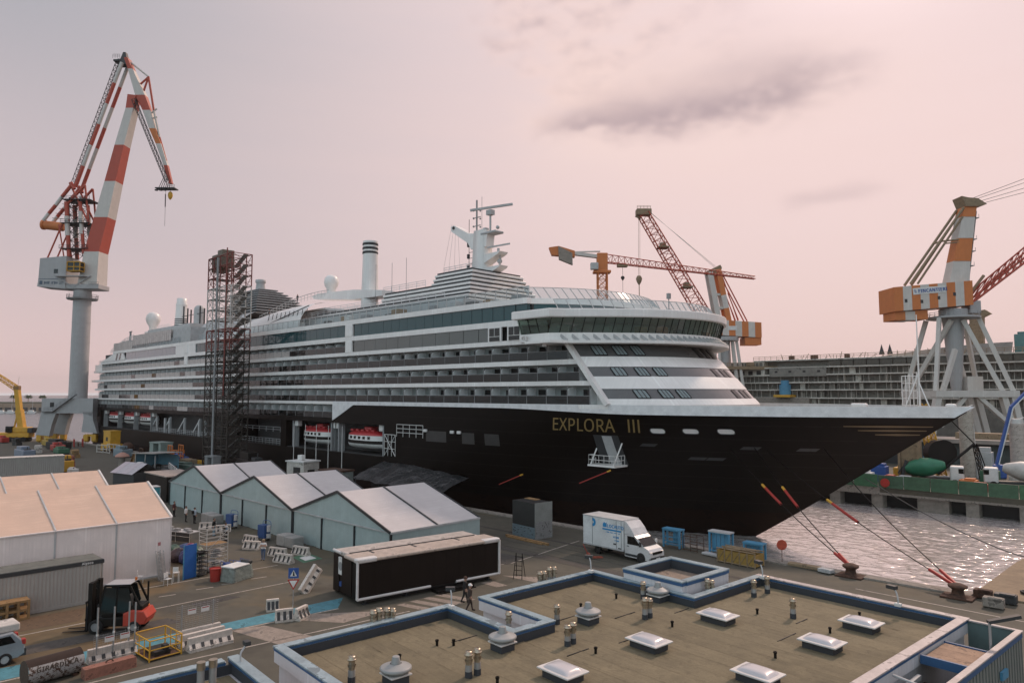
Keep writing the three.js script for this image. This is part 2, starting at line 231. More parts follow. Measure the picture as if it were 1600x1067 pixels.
{ // hull: lofted bow, flat sides aft with a lifeboat recess
  const bow = nb();
  const pt = (u, v, sgn) => { const y = lerp(-5, 12.62, v), xs = stemX(y), x = lerp(xs, -88, Math.pow(u, 1.35)); return V(x, y, ZC + sgn * Math.max(0.06 * v, HB(x, y))); };
  bow.grid((u, v) => pt(u, v, 1), 60, 34).grid((u, v) => pt(u, v, -1), 40, 14);
  S('hull', M.hull, bow);
  const red = nb(); red.grid((u, v) => { const p = (() => { const y = lerp(-4, 0.9, v), xs = stemX(y), x = lerp(xs, -88, Math.pow(u, 1.35)); return V(x, y, ZC + HB(x, y) + 0.03); })(); return p; }, 50, 6); red.box(-240, -88, -4, 0.9, -64.2, -63.96); S('boot_topping', M.hullRed, red);
  const side = nb(); // lower hull wall, upper wall, ends
  side.box(-240, -88, -4, 4.7, -68, -64); side.box(-240, -88, -4, 9.6, -96, -92); side.box(-240, -88, 9.55, 10.25, -69, -64);
  side.box(-105.4, -88, 10.25, 12.62, -70, -64); side.box(-90.5, -88, 4.7, 9.55, -68.5, -64); side.box(-123.5, -121.5, 4.7, 9.55, -68.5, -64); side.box(-150, -142, 4.7, 9.55, -68.5, -64); side.box(-240, -234, 4.7, 9.55, -68.5, -64); side.box(-241, -239.5, -4, 12.6, -96, -64);
  S('hull_side', M.hull, side);
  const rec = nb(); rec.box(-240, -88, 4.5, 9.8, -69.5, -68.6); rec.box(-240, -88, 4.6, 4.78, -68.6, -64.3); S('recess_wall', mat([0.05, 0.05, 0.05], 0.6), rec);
  // sheer strake: pale bulwark band round the bow, stepped down aft
  const st = nb(); const band = (sgn, yb, y1, off) => st.grid((u, v) => { const xr = lerp(-16.2, -105.4, Math.pow(u, 1.3)), y = lerp(yb - 0.5 * sstep(-66, -44, xr), y1, v), x = lerp(-15.9 - (13.12 - y) * 1.45, -105.4, Math.pow(u, 1.3)); const b = x > -88 ? Math.max(0.15, HB(Math.min(x, stemX(12.9) - 0.01), 12.7)) : 16; return V(x, y, ZC + sgn * (b + off)); }, 70, 1);
  band(1, 12.55, 13.12, 0.06); band(-1, 12.55, 13.12, 0.06); band(1, 12.55, 13.12, -0.2); band(-1, 12.55, 13.12, -0.2);
  st.grid((u, v) => { const x = lerp(-16.2, -105.4, Math.pow(u, 1.3)); const b = x > -88 ? Math.max(0.15, HB(Math.min(x, stemX(12.9) - 0.01), 12.7)) : 16; return V(x, 13.12, ZC + b + lerp(-0.2, 0.06, v)); }, 70, 1);
  st.prism([[-105.4, 12.6], [-105.4, 9.9], [-104.6, 10.2], [-99, 12.6]], 0.16, m4(0, 0, -63.97));
  S('sheer_band', M.shipWhiteFlat, st);
  const dk = nb(); dk.grid((u, v) => { const x = lerp(-17.5, -60, u); return V(x, 12.45, ZC + (v * 2 - 1) * Math.max(0.1, HB(x, 12.5) - 0.1)); }, 30, 8); S('foredeck', M.deck, dk);
  // gold pinstripes at the bow, hawse slots, name
  const js = nb(); for (let i = 0; i < 5; i++) js.bar(V(-22.4 + 0.35 * i, 12.5, -80.6), V(-22.4 + 0.35 * i, 16.2 + 0.1 * i, -80.6), 0.05, 4); for (let k = 0; k < 5; k++) js.bar(V(-22.4, 13.2 + k * 0.75, -80.6), V(-21, 13.2 + k * 0.75, -80.6), 0.04, 4); js.bar(V(-20.8, 12.5, -80.6), V(-20.8, 22.5, -80.6), 0.11, 6, 0.05).bar(V(-22.2, 12.5, -80), V(-20.8, 16.5, -80.6), 0.07, 5).bar(V(-19.6, 12.5, -80), V(-20.8, 15.5, -80.6), 0.07, 5); S('jack_staff', M.shipWhite, js); for (const [x, z, w] of [[-26, -78.6, 1.6], [-18, -80.4, 0.9]]) { const wl = nb(); wl.rb(x, 12.5, z, w, 0.9, 0.8, 0.2); S('deck_winch', M.shipWhite, wl); }
  const surf = (x, y, off = 0.05) => V(x, y, ZC + HB(x, y) + off);
  for (const [x0, x1, y] of [[-26.2, -19.4, 11.1], [-25.2, -20, 10.68], [-24, -20.6, 10.26]]) { const g = nb(); g.grid((u, v) => surf(lerp(x0, x1, u), y + 0.22 * (v - 0.5) * (1 - 0.6 * Math.abs(2 * u - 1)), 0.06), 16, 1); S('gold_stripe', mat([0.13, 0.085, 0.035], 0.5, { map: null }), g); }
  { const tg = textGeo('EXPLORA', 1.5, 0.02, FONTR); const t3 = textGeo('lll', 1.42, 0.02, FONTR); const mb = nb();
    const place = (g, xs, sx) => { const p = g.attributes.position, b = g.boundingBox; for (let i = 0; i < p.count; i++) { const x = xs + (p.getX(i) - b.min.x) * sx + 0.22 * p.getY(i), y = 10.0 + p.getY(i) - 0.005 * (p.getX(i)); const q = surf(x, y, 0.05 + p.getZ(i)); p.setXYZ(i, q.x, q.y, q.z); } g.computeVertexNormals(); mb.geo(g); };
    place(tg, -56.9, 8.3 / (tg.boundingBox.max.x - tg.boundingBox.min.x)); place(t3, -47.0, 1.35 / (t3.boundingBox.max.x - t3.boundingBox.min.x)); S('ship_name', M.gold, mb); }
  for (const [x, y] of [[-43.6, 10.25], [-40.1, 10.3], [-36.6, 10.35]]) { const g = nb(); g.grid((u, v) => { const a = u * Math.PI * 2, c = Math.cos(a), s = Math.sin(a); return surf(x + (Math.sign(c) * 0.55 + c * 0.26) * v, y + s * 0.27 * v, 0.05); }, 24, 1); S('slot_light_fill', M.shipWhite, g); const f = nb(); const ring = []; for (let i = 0; i <= 24; i++) { const a = i / 24 * Math.PI * 2, c = Math.cos(a), s = Math.sin(a); ring.push(surf(x + Math.sign(c) * 0.55 + c * 0.28, y + s * 0.29, 0.07)); } f.tube(ring, 0.05, 4, 40); S('slot_rim', M.charcoal, f); }  // white fill painted in place of light showing through uncut mooring openings
  for (const [x, y] of [[-45.2, 8.6], [-35, 8.55], [-30, 8.5], [-38.8, 7.2], [-40.6, 7.2]]) { const g = nb(); g.grid((u, v) => surf(x + (u - 0.5) * 1.7 + (v - 0.5) * 0.5, y + (v - 0.5) * 0.34, 0.05), 6, 1); S('anchor_plate', M.charcoal, g); }
  const sl = nb(); for (let k = 0; k < 9; k++) { const y = -1 + k * 1.5; sl.grid((u, v) => surf(lerp(-86, stemX(y) - 1, u), y + v * 0.05, 0.012), 30, 1); } stuff(S('plate_seam', M.black, sl));
  // side door with its folded-out platform
  const pf = nb(); const px = -50.3, pb = x => ZC + HB(x, 7); pf.box(-52.2, -48.3, 5.95, 6.15, pb(-50) + 1.9, pb(-50) - 0.6); railing(pf, [V(-52.1, 6.15, pb(-50) - 0.2), V(-52.1, 6.15, pb(-50) + 1.8), V(-48.4, 6.15, pb(-50) + 1.8), V(-48.4, 6.15, pb(-50) - 0.2)], 1.1, 0.7, 0.035); pf.bar(V(-51.9, 6.15, pb(-50) + 1.7), V(-51.3, 9.6, pb(-50) + 0.2), 0.09); pf.bar(V(-48.6, 6.15, pb(-50) + 1.7), V(-48.2, 9.2, pb(-50) + 0.2), 0.09); pf.box(-51.6, -48.1, 9.5, 9.7, pb(-50) - 0.6, pb(-50) + 0.25); S('boarding_platform', M.shipWhite, pf);
  const pd = nb(); pd.grid((u, v) => surf(lerp(-51.5, -48.4, u), lerp(6.05, 9.6, v), 0.06), 4, 2); S('side_door_opening', M.charcoal, pd); const pl = nb(); pl.grid((u, v) => surf(lerp(-50.4, -49.2, u), lerp(6.15, 9.5, v), 0.1), 2, 2); S('door_leaf', M.lightGrey, pl);
}
{ // decks, slabs and balconies
  const slabs = [['deck_edge', 12.62, 13.1, -240.4], ['deck_edge', 15.35, 15.9, -241], ['deck_edge', 17.9, 18.5, -244.6], ['deck_edge', 20.62, 21.2, -242.6]];
  for (const [n, y0, y1, xa] of slabs) { const b = nb(); b.ext(deckPlan(xa, y1, 0), y0, y1); S(n, M.shipWhite, b); }
  for (const [n, y0, y1, xa, xf] of [['deck_edge', 23.05, 23.8, -236, -58], ['deck_edge', 25.8, 26.55, -225, -60.5]]) { const b = nb(); b.ext(deckPlan(xa, y1, 0, false, xf), y0, y1); S(n, M.shipWhite, b); }
  { const b = nb(); b.box(-240, -105.6, 10.2, 10.35, -90, -63.98); S('deck_edge', M.hull, b); }
  // inner walls
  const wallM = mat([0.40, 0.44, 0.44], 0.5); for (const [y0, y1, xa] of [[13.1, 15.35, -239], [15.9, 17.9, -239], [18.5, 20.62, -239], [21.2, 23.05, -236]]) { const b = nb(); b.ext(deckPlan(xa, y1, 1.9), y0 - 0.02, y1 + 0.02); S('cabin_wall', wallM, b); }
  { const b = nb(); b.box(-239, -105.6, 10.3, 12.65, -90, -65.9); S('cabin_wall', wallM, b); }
  const rows = [[10.3, 12.62, -238.5, -105.6, 0], [13.1, 15.35, -239, -51.2, 1], [15.9, 17.9, -239, -52.6, 2], [18.5, 20.62, -240, -54.2, 3], [21.2, 23.05, -236, -102, 4]];
  const step = 3.15; const divG = {}, doorG = new THREE.BoxGeometry(2.5, 1.78, 0.06), doorG2 = new THREE.BoxGeometry(1.5, 1.72, 0.06); boxUV(doorG); boxUV(doorG2);
  for (const [y0, y1, xa, xb, ri] of rows) {
    const h = y1 - y0 - 0.06; const sh = new THREE.Shape(); sh.moveTo(0, 0); sh.lineTo(1.55, 0); sh.lineTo(1.55, h - 0.75); sh.quadraticCurveTo(1.55, h - 0.16, 0.95, h - 0.16); sh.lineTo(0, h - 0.16); sh.closePath();
    let dg = new THREE.ExtrudeGeometry(sh, { depth: 0.09, bevelEnabled: false, curveSegments: 5 }); dg.rotateY(-Math.PI / 2); dg = dg.toNonIndexed ? dg : dg; boxUV(dg);
    const n = Math.floor((xb - xa) / step);
    for (let i = 0; i <= n; i++) {
      const x = xb - i * step, z = ZC + topB(x); const light = x < -163 ? (R() < (ri === 0 ? 0.1 : ri === 1 ? 0.45 : 0.86)) : (ri === 4 && x < -120);
      const d = addMesh('balcony_divider', dg, M.divider, ship); d.position.set(x, y0, z - 1.78);
      if (i === n) continue;
      const xm = x - step / 2, zm = ZC + topB(xm), ang = Math.atan2(topB(x) - topB(x - step), step);
      const wide = R() < 0.6; const dr = addMesh('balcony_door', wide ? doorG : doorG2, M.dkGlass, ship); dr.position.set(xm + (R() - 0.5) * (wide ? 0.4 : 1.2), y0 + 0.9, zm - 1.88); 
      const pg = new THREE.BoxGeometry(step - 0.06, 1.0, 0.03); boxUV(pg);
      const p = addMesh('balcony_glass', pg, light ? M.filmGlass : (ri === 0 || ri >= 2 || x < -100 ? M.dkGlass : M.balGlass), ship); p.position.set(xm, y0 + 0.52, zm - 0.1); p.rotation.y = -ang + (R() - 0.5) * 0.012; p.rotation.x = (R() - 0.5) * 0.012;
    }
    const hr = nb(); for (let x = xb; x > xa; x -= step) hr.bar(V(x, y0 + 1.05, ZC + topB(x) - 0.1), V(Math.max(xa, x - step), y0 + 1.05, ZC + topB(Math.max(xa, x - step)) - 0.1), 0.03, 4); S('hand_rail', M.lightGrey, hr);
    const un = nb(); for (let i = 0; i <= n; i++) { const x = xb - i * step, z = ZC + topB(x); un.box(x - 0.03, x + 0.03, y0, y1, z - 0.16, z - 0.06); } stuff(S('balcony_post', M.grey, un));
  }
  // glazed decks: individual panes between white pillars
  const panes = (xa, xb, y0, y1, w, m, lean) => { const n = Math.round((xb - xa) / w), st = (xb - xa) / n; for (let i = 0; i < n; i++) { const x = xa + (i + 0.5) * st; const g = nb(); g.cb(0, 0, 0, st - 0.05, y1 - y0, 0.05); const o = g.build('window_pane', m, ship); o.position.set(x, y0, ZC + topB(x) - 0.25); o.rotation.y = (R() - 0.5) * 0.016; o.rotation.x = (R() - 0.5) * 0.01; } };
  const paneAft = mat([0.16, 0.20, 0.23], 0.08, { map: null, phys: { ior: 1.8 } });
  panes(-99.6, -60.6, 23.8, 25.8, 2.05, M.teal); panes(-99.6, -66.5, 21.2, 23.05, 2.9, mat([0.045, 0.06, 0.055], 0.05, { map: null, phys: { ior: 1.7 } }));
  panes(-165, -102.3, 23.8, 25.8, 2.3, M.teal); panes(-214, -176, 23.8, 25.8, 2.6, paneAft);
  const back = nb(); back.box(-236, -60.5, 23.7, 25.9, -95, -65.2); back.box(-101, -61, 21.1, 23.1, -95, -65.2); S('glazed_deck_core', M.charcoal, back);
  const pil = nb(); for (const x of [-101, -170.5]) { pil.geo(new RoundedBoxGeometry(2.2, 2.2, 0.5, 2, 0.2), m4(x, 24.8, -64.2)); pil.geo(new RoundedBoxGeometry(2.0, 2.1, 0.5, 2, 0.2), m4(x, 22.1, -64.2)); }
  pil.prism([[-236, 23.7], [-214, 23.7], [-216, 25.9], [-224, 25.9]], 0.3, m4(0, 0, -64.15)); pil.box(-177, -165, 23.7, 25.9, -64.6, -64.05); pil.box(-243, -236, 21.1, 23.1, -90, -64.4); S('white_pillar', M.shipWhite, pil);
  for (const [x0] of [[-219.5], [-222.3]]) { const g = nb(); g.prism([[x0, 23.95], [x0 + 1.2, 23.95], [x0 + 2.2, 25.7], [x0 + 1.0, 25.7]], 0.06, m4(0, 0, -63.97)); S('slanted_window', M.dkWin, g); }
  for (const x of [-66.2, -62.6]) { const g = nb(); g.box(x - 1.25, x + 1.25, 21.2, 23.1, -64.3, -64.08); const f = S('balcony_frame', M.shipWhite, g); const q = nb(); q.box(x - 0.95, x - 0.1, 21.9, 22.95, -64.12, -64.02).box(x + 0.05, x + 0.95, 21.9, 22.95, -64.12, -64.02).box(x - 0.95, x + 0.95, 21.25, 21.8, -64.12, -64.02); q.build('window_pane', M.dkGlass, f); }
}
{ // raked front of the superstructure: white shell with three dark window bands
  const shell = (y0, y1, off) => { const g = nb(); g.grid((u, v) => { const w = 1 - 2 * u, y = lerp(y0, y1, v), hw = topB(cornX(y)); return V(frontX(y, w) + off, y, ZC + hw * w + off * Math.sign(w) * Math.abs(w)); }, 72, 2); return g; };
  for (const [a, b] of [[13.1, 13.8], [14.95, 16.4], [17.55, 18.8]]) S('front_shell', M.shipWhite, shell(a, b, 0));
  const bandM = mat([0.10, 0.105, 0.11], 0.14, { map: 'streak', size: 6, phys: { clearcoat: 0.6 } });
  for (const [a, b] of [[13.8, 14.95], [16.4, 17.55], [18.8, 20.62]]) S('window_band', bandM, shell(a - 0.01, b + 0.01, -0.07));
  // slanted slots in groups of three
  const slotM = mat([0.20, 0.25, 0.255], 0.15, { map: null });
  const fp = (w, y, off) => { const hw = topB(cornX(y)); return V(frontX(y, w) + off, y, ZC + hw * w + off * 0.6 * Math.sign(w)); };
  for (const [a, b, ws] of [[13.86, 14.9, [0.835, 0.70, 0.59]], [16.46, 17.5, [0.865, 0.735, 0.62]], [18.95, 20.2, [0.89, 0.77, 0.655]]])
    for (const w0 of ws) { const fr = nb(); const dw = 0.026; const A = (k, v) => fp(w0 - k * dw, lerp(a, b, v), 0.015); 
      const ring = [A(0, 0.02), A(0, 0.85), A(0.25, 1), A(2.2, 1), A(2.6, 0.8), A(2.6, 0.15), A(2.4, 0), A(0.1, 0)]; ring.push(ring[0].clone()); for (let i = 0; i + 1 < ring.length; i++) fr.bar(ring[i], ring[i + 1], 0.055, 5); const f = S('window_frame', M.black, fr);
      for (let k = 0; k < 3; k++) { const g = nb(); g.quad(A(0.12 + k * 0.86, 0.06), A(0.72 + k * 0.86, 0.06), A(0.72 + k * 0.86, 0.94), A(0.12 + k * 0.86, 0.94)); g.build('window_slot', slotM, f); } }
  for (const [a, b, ws] of [[13.86, 14.9, [0.05, -0.08, -0.18]], [16.46, 17.5, [0.06, -0.07, -0.17]], [18.95, 20.2, [0.04, -0.08, -0.2]]]) for (const w0 of ws) { const g = nb(); g.quad(fp(w0, a, 0.03), fp(w0 - 0.06, a, 0.03), fp(w0 - 0.06, b, 0.03), fp(w0, b, 0.03)); S('window_slot', M.dkGlass, g); }
  // the raking end frame of the balconies
  const e = nb(); e.beam(V(-48.7, 13.1, ZC + topB(-49) + 0.02), V(-54.4, 20.7, ZC + topB(-54) + 0.02), 0.5, 0.75, V(0, 0, 1)); e.box(-51.4, -49.4, 13.1, 15.3, -66.6, -66.4); S('raking_frame', M.shipWhite, e);
}
{ // bridge
  const out = 17.6; const bx = (z, o) => -55.2 + o + (10.8) * (1 - Math.pow(Math.abs(z - ZC) / out, 2));
  const plan = (o, xa) => { const p = [[xa, ZC + out + o]]; for (let i = 0; i <= 40; i++) { const z = ZC + out * (1 - 2 * i / 40); p.push([bx(z, o), z + o * Math.sign(z - ZC) * (i === 0 || i === 40 ? 1 : 0)]); } p.push([xa, ZC - out - o]); return p; };
  let b = nb(); b.ext(plan(0.0, -59.9), 20.65, 21.55, 0.06); S('bridge_apron', M.shipWhite, b);
  b = nb(); b.ext(plan(0.75, -60.4), 23.55, 24.3, 0.14); S('bridge_roof', M.shipWhite, b);
  b = nb(); b.ext(plan(1.15, -58), 20.35, 20.62, 0.04); S('bridge_gutter', M.shipWhite, b);
  const br = nb(); for (let i = 1; i < 40; i++) { const z = ZC + out * (1 - 2 * i / 40); br.beam(V(bx(z, 1.05), 20.62, z), V(bx(z, 0.02), 21.3, z), 0.1, 0.35); } stuff(S('gutter_bracket', M.lightGrey, br));
  const brGlass = mat([0.42, 0.52, 0.46], 0.03, { map: null, phys: { transmission: 0.85, thickness: 0, ior: 1.5 } });
  const mull = nb(); const N = 40; const lower = i => { const z = ZC + out * (1 - 2 * i / N); return V(bx(z, -0.15), 21.55, z); }, upper = i => { const z = ZC + out * (1 - 2 * i / N); return V(bx(z, 0.5), 23.56, z); };
  for (let i = 0; i < N; i++) { const g = nb(); g.quad(lower(i), lower(i + 1), upper(i + 1), upper(i)); S('bridge_window', brGlass, g); mull.bar(lower(i), upper(i), 0.06, 4); }
  for (const s of [1, -1]) { const zz = ZC + s * out, xs = [-59.7, -58.2, -56.8, -55.3]; for (let k = 0; k < 3; k++) { const g = nb(); g.quad(V(xs[k], 21.55, zz - s * 0.15), V(xs[k + 1], 21.55, zz - s * 0.15), V(xs[k + 1] - 0.0, 23.56, zz + s * 0.35), V(xs[k] - 0.35, 23.56, zz + s * 0.35)); S('bridge_window', brGlass, g); mull.bar(V(xs[k], 21.55, zz - s * 0.15), V(xs[k] - 0.2, 23.56, zz + s * 0.35), 0.07, 4); } 
    const g = nb(); g.quad(V(-59.8, 21.55, zz), V(-59.8, 21.55, zz - s * 4), V(-60.2, 23.56, zz - s * 4), V(-60.2, 23.56, zz + s * 0.3)); S('bridge_window', brGlass, g); }
  mull.box(-58.55, -57.0, 22.5, 22.58, -62.2, -62.1); mull.box(-58.7, -57.2, 23.3, 23.38, -62.05, -61.95); stuff(S('bridge_mullion', M.black, mull));
  const inn = nb(); inn.box(-60, -58.6, 21.5, 23.6, -94, -66); inn.box(-54.5, -52, 21.5, 23.5, -86, -74); S('bridge_back_wall', mat([0.16, 0.13, 0.10], 0.8), inn);
  for (let i = 0; i < 9; i++) { const z = -66 - i * 3.1, x = bx(z, -2.2 - R()); const c = nb(); c.rb(x, 21.55, z, 0.9, 0.9 + R() * 0.4, 1.6, 0.1); S('bridge_console', [M.charcoal, M.lightGrey, M.wood, M.orange][i % 4], c); }
  // fittings under the wing: lamp, life ring box
  const fx = nb(); fx.cyl(-55.8, 20.0, -62.3, 0.28, 0.5, 12).bar(V(-56.2, 20.7, -62.3), V(-55.9, 20.3, -62.3), 0.08); fx.geo(new THREE.TorusGeometry(0.36, 0.13, 8, 18), m4(-58.9, 21.0, -62.0)); S('wing_fitting', M.white, fx);
  // deckhouse above the bridge with its curved glazing, and two raked windscreens
  const in2 = (z, o) => -61.2 + o + 6.6 * (1 - Math.pow(Math.abs(z - ZC) / 15.2, 2.2));
  b = nb(); { const p = [[-66, ZC + 15.2]]; for (let i = 0; i <= 30; i++) { const z = ZC + 15.2 * (1 - 2 * i / 30); p.push([in2(z, 0.35), z]); } p.push([-66, ZC - 15.2]); b.ext(p, 25.85, 26.5, 0.05); } S('deckhouse_roof', M.shipWhite, b);
  for (let i = 0; i < 30; i++) { const z0 = ZC + 15.0 * (1 - 2 * i / 30), z1 = ZC + 15.0 * (1 - 2 * (i + 1) / 30); const g = nb(); g.quad(V(in2(z0, 0), 24.3, z0), V(in2(z1, 0), 24.3, z1), V(in2(z1, 0), 25.86, z1), V(in2(z0, 0), 25.86, z0)); S('deckhouse_window', M.teal, g); }
  { const g = nb(); g.box(-66, -61.5, 24.3, 25.86, -65.3, -65.2); S('deckhouse_window', M.teal, g); }
  const screen = (f, n, y0, h, rake, nm) => { const po = nb(); for (let i = 0; i < n; i++) { const a = f(i / n), c = f((i + 1) / n); const A = V(a[0], y0(i / n), a[1]), B = V(c[0], y0((i + 1) / n), c[1]), A2 = V(a[0] - rake, A.y + h, a[1] - 0.1 * Math.sign(a[1] - ZC)), B2 = V(c[0] - rake, B.y + h, c[1] - 0.1 * Math.sign(c[1] - ZC)); const g = nb(); g.quad(A, B, B2, A2); S('screen_pane', M.railGlass, g); po.bar(A, A2, 0.07, 4).bar(A2, B2, 0.05, 4); } S('screen_frame', M.lightGrey, po); };
  screen(u => { const z = ZC + 14.8 * (1 - 2 * u); return [in2(z, 0.1), z]; }, 30, u => 26.55, 1.55, 1.4);
  screen(u => { const z = ZC + 16.6 * (1 - 2 * u); return [bx(z, -0.5), z]; }, 34, u => 24.4, 1.35, 0.9);
  const aft = u => [lerp(-60.9, -101.5, u), -65.0]; screen(aft, 20, u => 26.55, 1.6, 0.02); screen(u => [lerp(-101.5, -166, u), -65.0], 32, u => 26.55, 1.5, 0.02); screen(u => [lerp(-178, -214, u), -65.0], 18, u => 26.55, 1.6, 0);
  const navl = nb(); navl.bar(V(-47.2, 24.4, -76), V(-47.2, 26.6, -76), 0.07).box(-47.4, -47, 26.2, 26.9, -76.2, -75.8).cb(-47.2, 24.4, -76, 0.5, 0.5, 0.5); S('deck_lamp_post', M.grey, navl);
}
{ // everything on the top decks
  let b = nb(); b.ext(deckPlan(-225, 26.6, 0.3, false, -62), 26.5, 26.62); S('sun_deck', M.deck, b);
  // stepped casing with dark louvres below the mast
  const lou = (xa, xb, y0, n, dy, w0, taper, xt) => { const wh = nb(), dk = nb(); for (let i = 0; i < n; i++) { const y = y0 + i * dy, w = w0 - taper * i, x1 = xb - xt * i; wh.rb((xa + x1) / 2, y, ZC, x1 - xa, dy * 0.58, 2 * w, 0.12); dk.box(xa + 0.3, x1 - 0.5, y - 0.02 + dy * 0.5, y + dy + 0.05, ZC - w + 0.35, ZC + w - 0.35); } S('casing_louvre', M.shipWhite, wh); S('casing_gap', M.charcoal, dk); };
  lou(-126, -79.4, 28.6, 2, 0.72, 8.6, 0.25, 0.35); lou(-104, -80, 30.0, 3, 0.72, 7.8, 0.3, 0.35); lou(-91, -81, 32.2, 3, 0.72, 6.6, 0.35, 0.3);
  b = nb(); b.box(-160, -78.5, 26.6, 28.7, -91, -69.5); S('upper_house', M.lightGrey, b);
  b = nb(); const rl = (x0, x1, y, z, step = 2.2, h = 1.1) => railing(b, [V(x0, y, z), V(x1, y, z)], h, step, 0.045, 3);
  rl(-128, -82, 28.7, -68.8); rl(-104, -92, 32.2, -73); rl(-121, -105, 30, -72); rl(-90, -81.6, 34.3, -75.4, 1.5); S('upper_railing', M.shipWhiteFlat, b);
  // long white canopy amidships
  b = nb(); b.grid((u, v) => { const x = lerp(-161, -122, u), a = v * Math.PI * 0.5; const rise = Math.sin(Math.min(1, u * 1.15 + 0.02) * Math.PI * 0.5); return V(x, 27.0 + (1.2 + 4.0 * rise) * Math.sin(a), -72 + 5.5 * Math.cos(a)); }, 24, 8); b.box(-158, -122, 30.8, 31.2, -88, -72); S('pool_canopy', M.shipWhite, b);
  b = nb(); for (let i = 0; i <= 9; i++) { const x = -136 + i * 1.7; b.bar(V(x, 28, -66.9), V(x, 30.5, -67.4), 0.07); } b.bar(V(-138, 28, -66.8), V(-120, 31, -67.3), 0.1); S('canopy_frame', M.charcoal, b);
  b = nb(); for (let i = 0; i < 22; i++) { const t0 = i / 22, t1 = (i + 1) / 22, f = t => V(lerp(-150, -121, t), 31.6 + 3.0 * Math.sin(t * 1.75) , -72); b.bar(f(t0), f(t1), 0.06, 4).bar(f(t0), f(t0).setY(f(t0).y - 1.2), 0.04, 4); b.bar(f(t0).setY(f(t0).y - 0.6), f(t1).setY(f(t1).y - 0.6), 0.03, 4); } S('canopy_railing', M.lightGrey, b);
  // forward funnel, radome and its boom
  b = nb(); b.lathe([[1.75, 31], [1.62, 37], [1.48, 42.6], [1.48, 42.9]], -118.7, 0, ZC, 28); S('exhaust_funnel', M.shipWhite, b);
  for (let k = 0; k < 3; k++) { const d = nb(); d.lathe([[1.52, 0], [1.58, 0.1], [1.58, 0.42], [1.52, 0.5]], -118.75, 42.4 + k * 0.86, ZC, 28); S('funnel_ring', M.charcoal, d); const w = nb(); w.lathe([[1.5, 0], [1.5, 0.4]], -118.75, 42.88 + k * 0.86, ZC, 28); S('funnel_ring', M.shipWhite, w); }
  b = nb(); b.lathe([[0.01, 44.85], [0.9, 44.8], [1.5, 44.5]], -118.75, 0, ZC, 28); S('funnel_cap', M.charcoal, b);
  b = nb(); b.prism([[-138.5, 35.6], [-137.5, 34.9], [-122, 33.4], [-112, 33.2], [-112, 34.3], [-122, 35.4], [-136, 36.0]], 3.4, m4(0, 0, ZC)); S('radome_boom', M.shipWhite, b);
  b = nb(); b.lathe([[0.95, 36], [1.0, 36.9], [1.4, 37.5], [1.6, 38.3], [1.4, 39.2], [0.9, 39.75], [0.01, 40.0]], -133.3, 0, ZC, 24); S('radome', M.shipWhite, b);
  // aft funnel: low dark slatted dome and a stub
  { const lv = nb(), core = nb(); for (let i = 0; i < 11; i++) { const t = i / 11, y = 33 + 7.2 * t; const r = 1 - t * t * 0.75; const xa = -172, xb = -155 - 8.5 * t * t; lv.rb((xa + xb) / 2, y, ZC, xb - xa, 0.3, 13 * r, 0.12); } core.grid((u, v) => { const t = v, a = (u * 2 - 1) * Math.PI / 2, r = 1 - t * t * 0.75; const xb = -155.3 - 8.5 * t * t; return V(lerp(-171, xb, Math.cos(a)), 33 + 7.0 * t, ZC + 6.2 * r * Math.sin(a)); }, 16, 10); core.box(-172, -165, 26, 39, -85, -75); S('funnel_slat', M.grey, lv); S('funnel_core', M.dark, core); }
  b = nb(); b.lathe([[1.25, 39.6], [1.0, 41.8], [1.25, 41.9], [1.25, 42.6], [0.9, 42.7]], -166.5, 0, ZC, 20); S('funnel_stub', M.lightGrey, b);
  b = nb(); b.grid((u, v) => { const x = lerp(-176, -154, u), a = v * Math.PI / 2; return V(x, 26.6 + 7 * Math.sin(a), -76 + 8 * Math.cos(a)); }, 8, 8); S('funnel_house', M.lightGrey, b);
  // second exhaust funnel aft with pipes and radome
  b = nb(); b.lathe([[1.9, 32], [1.55, 40.5], [1.65, 40.6], [1.65, 41.2], [1.4, 41.3], [1.4, 42.8], [0.3, 43]], -217.5, 0, ZC, 20); S('exhaust_funnel', M.shipWhite, b);
  for (let k = 0; k < 4; k++) { const d = nb(); d.lathe([[1.86 - k * 0.02, 34.6 + k * 0.6], [1.86 - k * 0.02, 34.85 + k * 0.6]], -217.5, 0, ZC, 20); S('funnel_ring', M.charcoal, d); }
  b = nb(); b.cyl(-204, 32, ZC, 1.5, 6.2, 14).sph(-204, 38.2, ZC, 1.5, 14); S('vent_cowl', M.lightGrey, b);
  b = nb(); for (const x of [-213, -210, -207.5, -201, -198]) { b.bar(V(x, 32, -79), V(x, 40 - R() * 2, -79), 0.22, 6); } b.bar(V(-214, 37, -79), V(-198, 37, -79), 0.1); S('exhaust_pipe', M.charcoal, b);
  b = nb(); b.lathe([[1.0, -4], [1.2, -2.4], [1.9, -1.3], [2.25, 0], [1.9, 1.3], [1.1, 2.05], [0.01, 2.3]], -241.2, 38.4, ZC, 24); S('radome', M.shipWhite, b);
  b = nb(); b.rb(-232, 33.6, ZC, 22, 0.7, 4, 0.3); b.bar(V(-240, 27, ZC), V(-240, 33.7, ZC), 0.35); b.bar(V(-231, 27, ZC), V(-231, 33.7, ZC), 0.5); S('radome_platform', M.shipWhite, b);
  // aft upper houses with white screens
  b = nb(); b.box(-226, -196, 26.6, 29.6, -92, -66.5); b.box(-212, -182, 29.6, 32.2, -90, -69); b.box(-200, -172, 26.6, 30.4, -92, -65.5); S('aft_house', M.lightGrey, b);
  const scr = nb(); for (let i = 0; i < 30; i++) { const x = -228 + i * 1.5; scr.box(x, x + 1.35, 26.7 + (i > 10 ? 1 : 0), 29 + (i > 10 ? 1.4 : 0), -65.1, -65.0); } S('wind_screen_wall', M.filmGlass, scr);
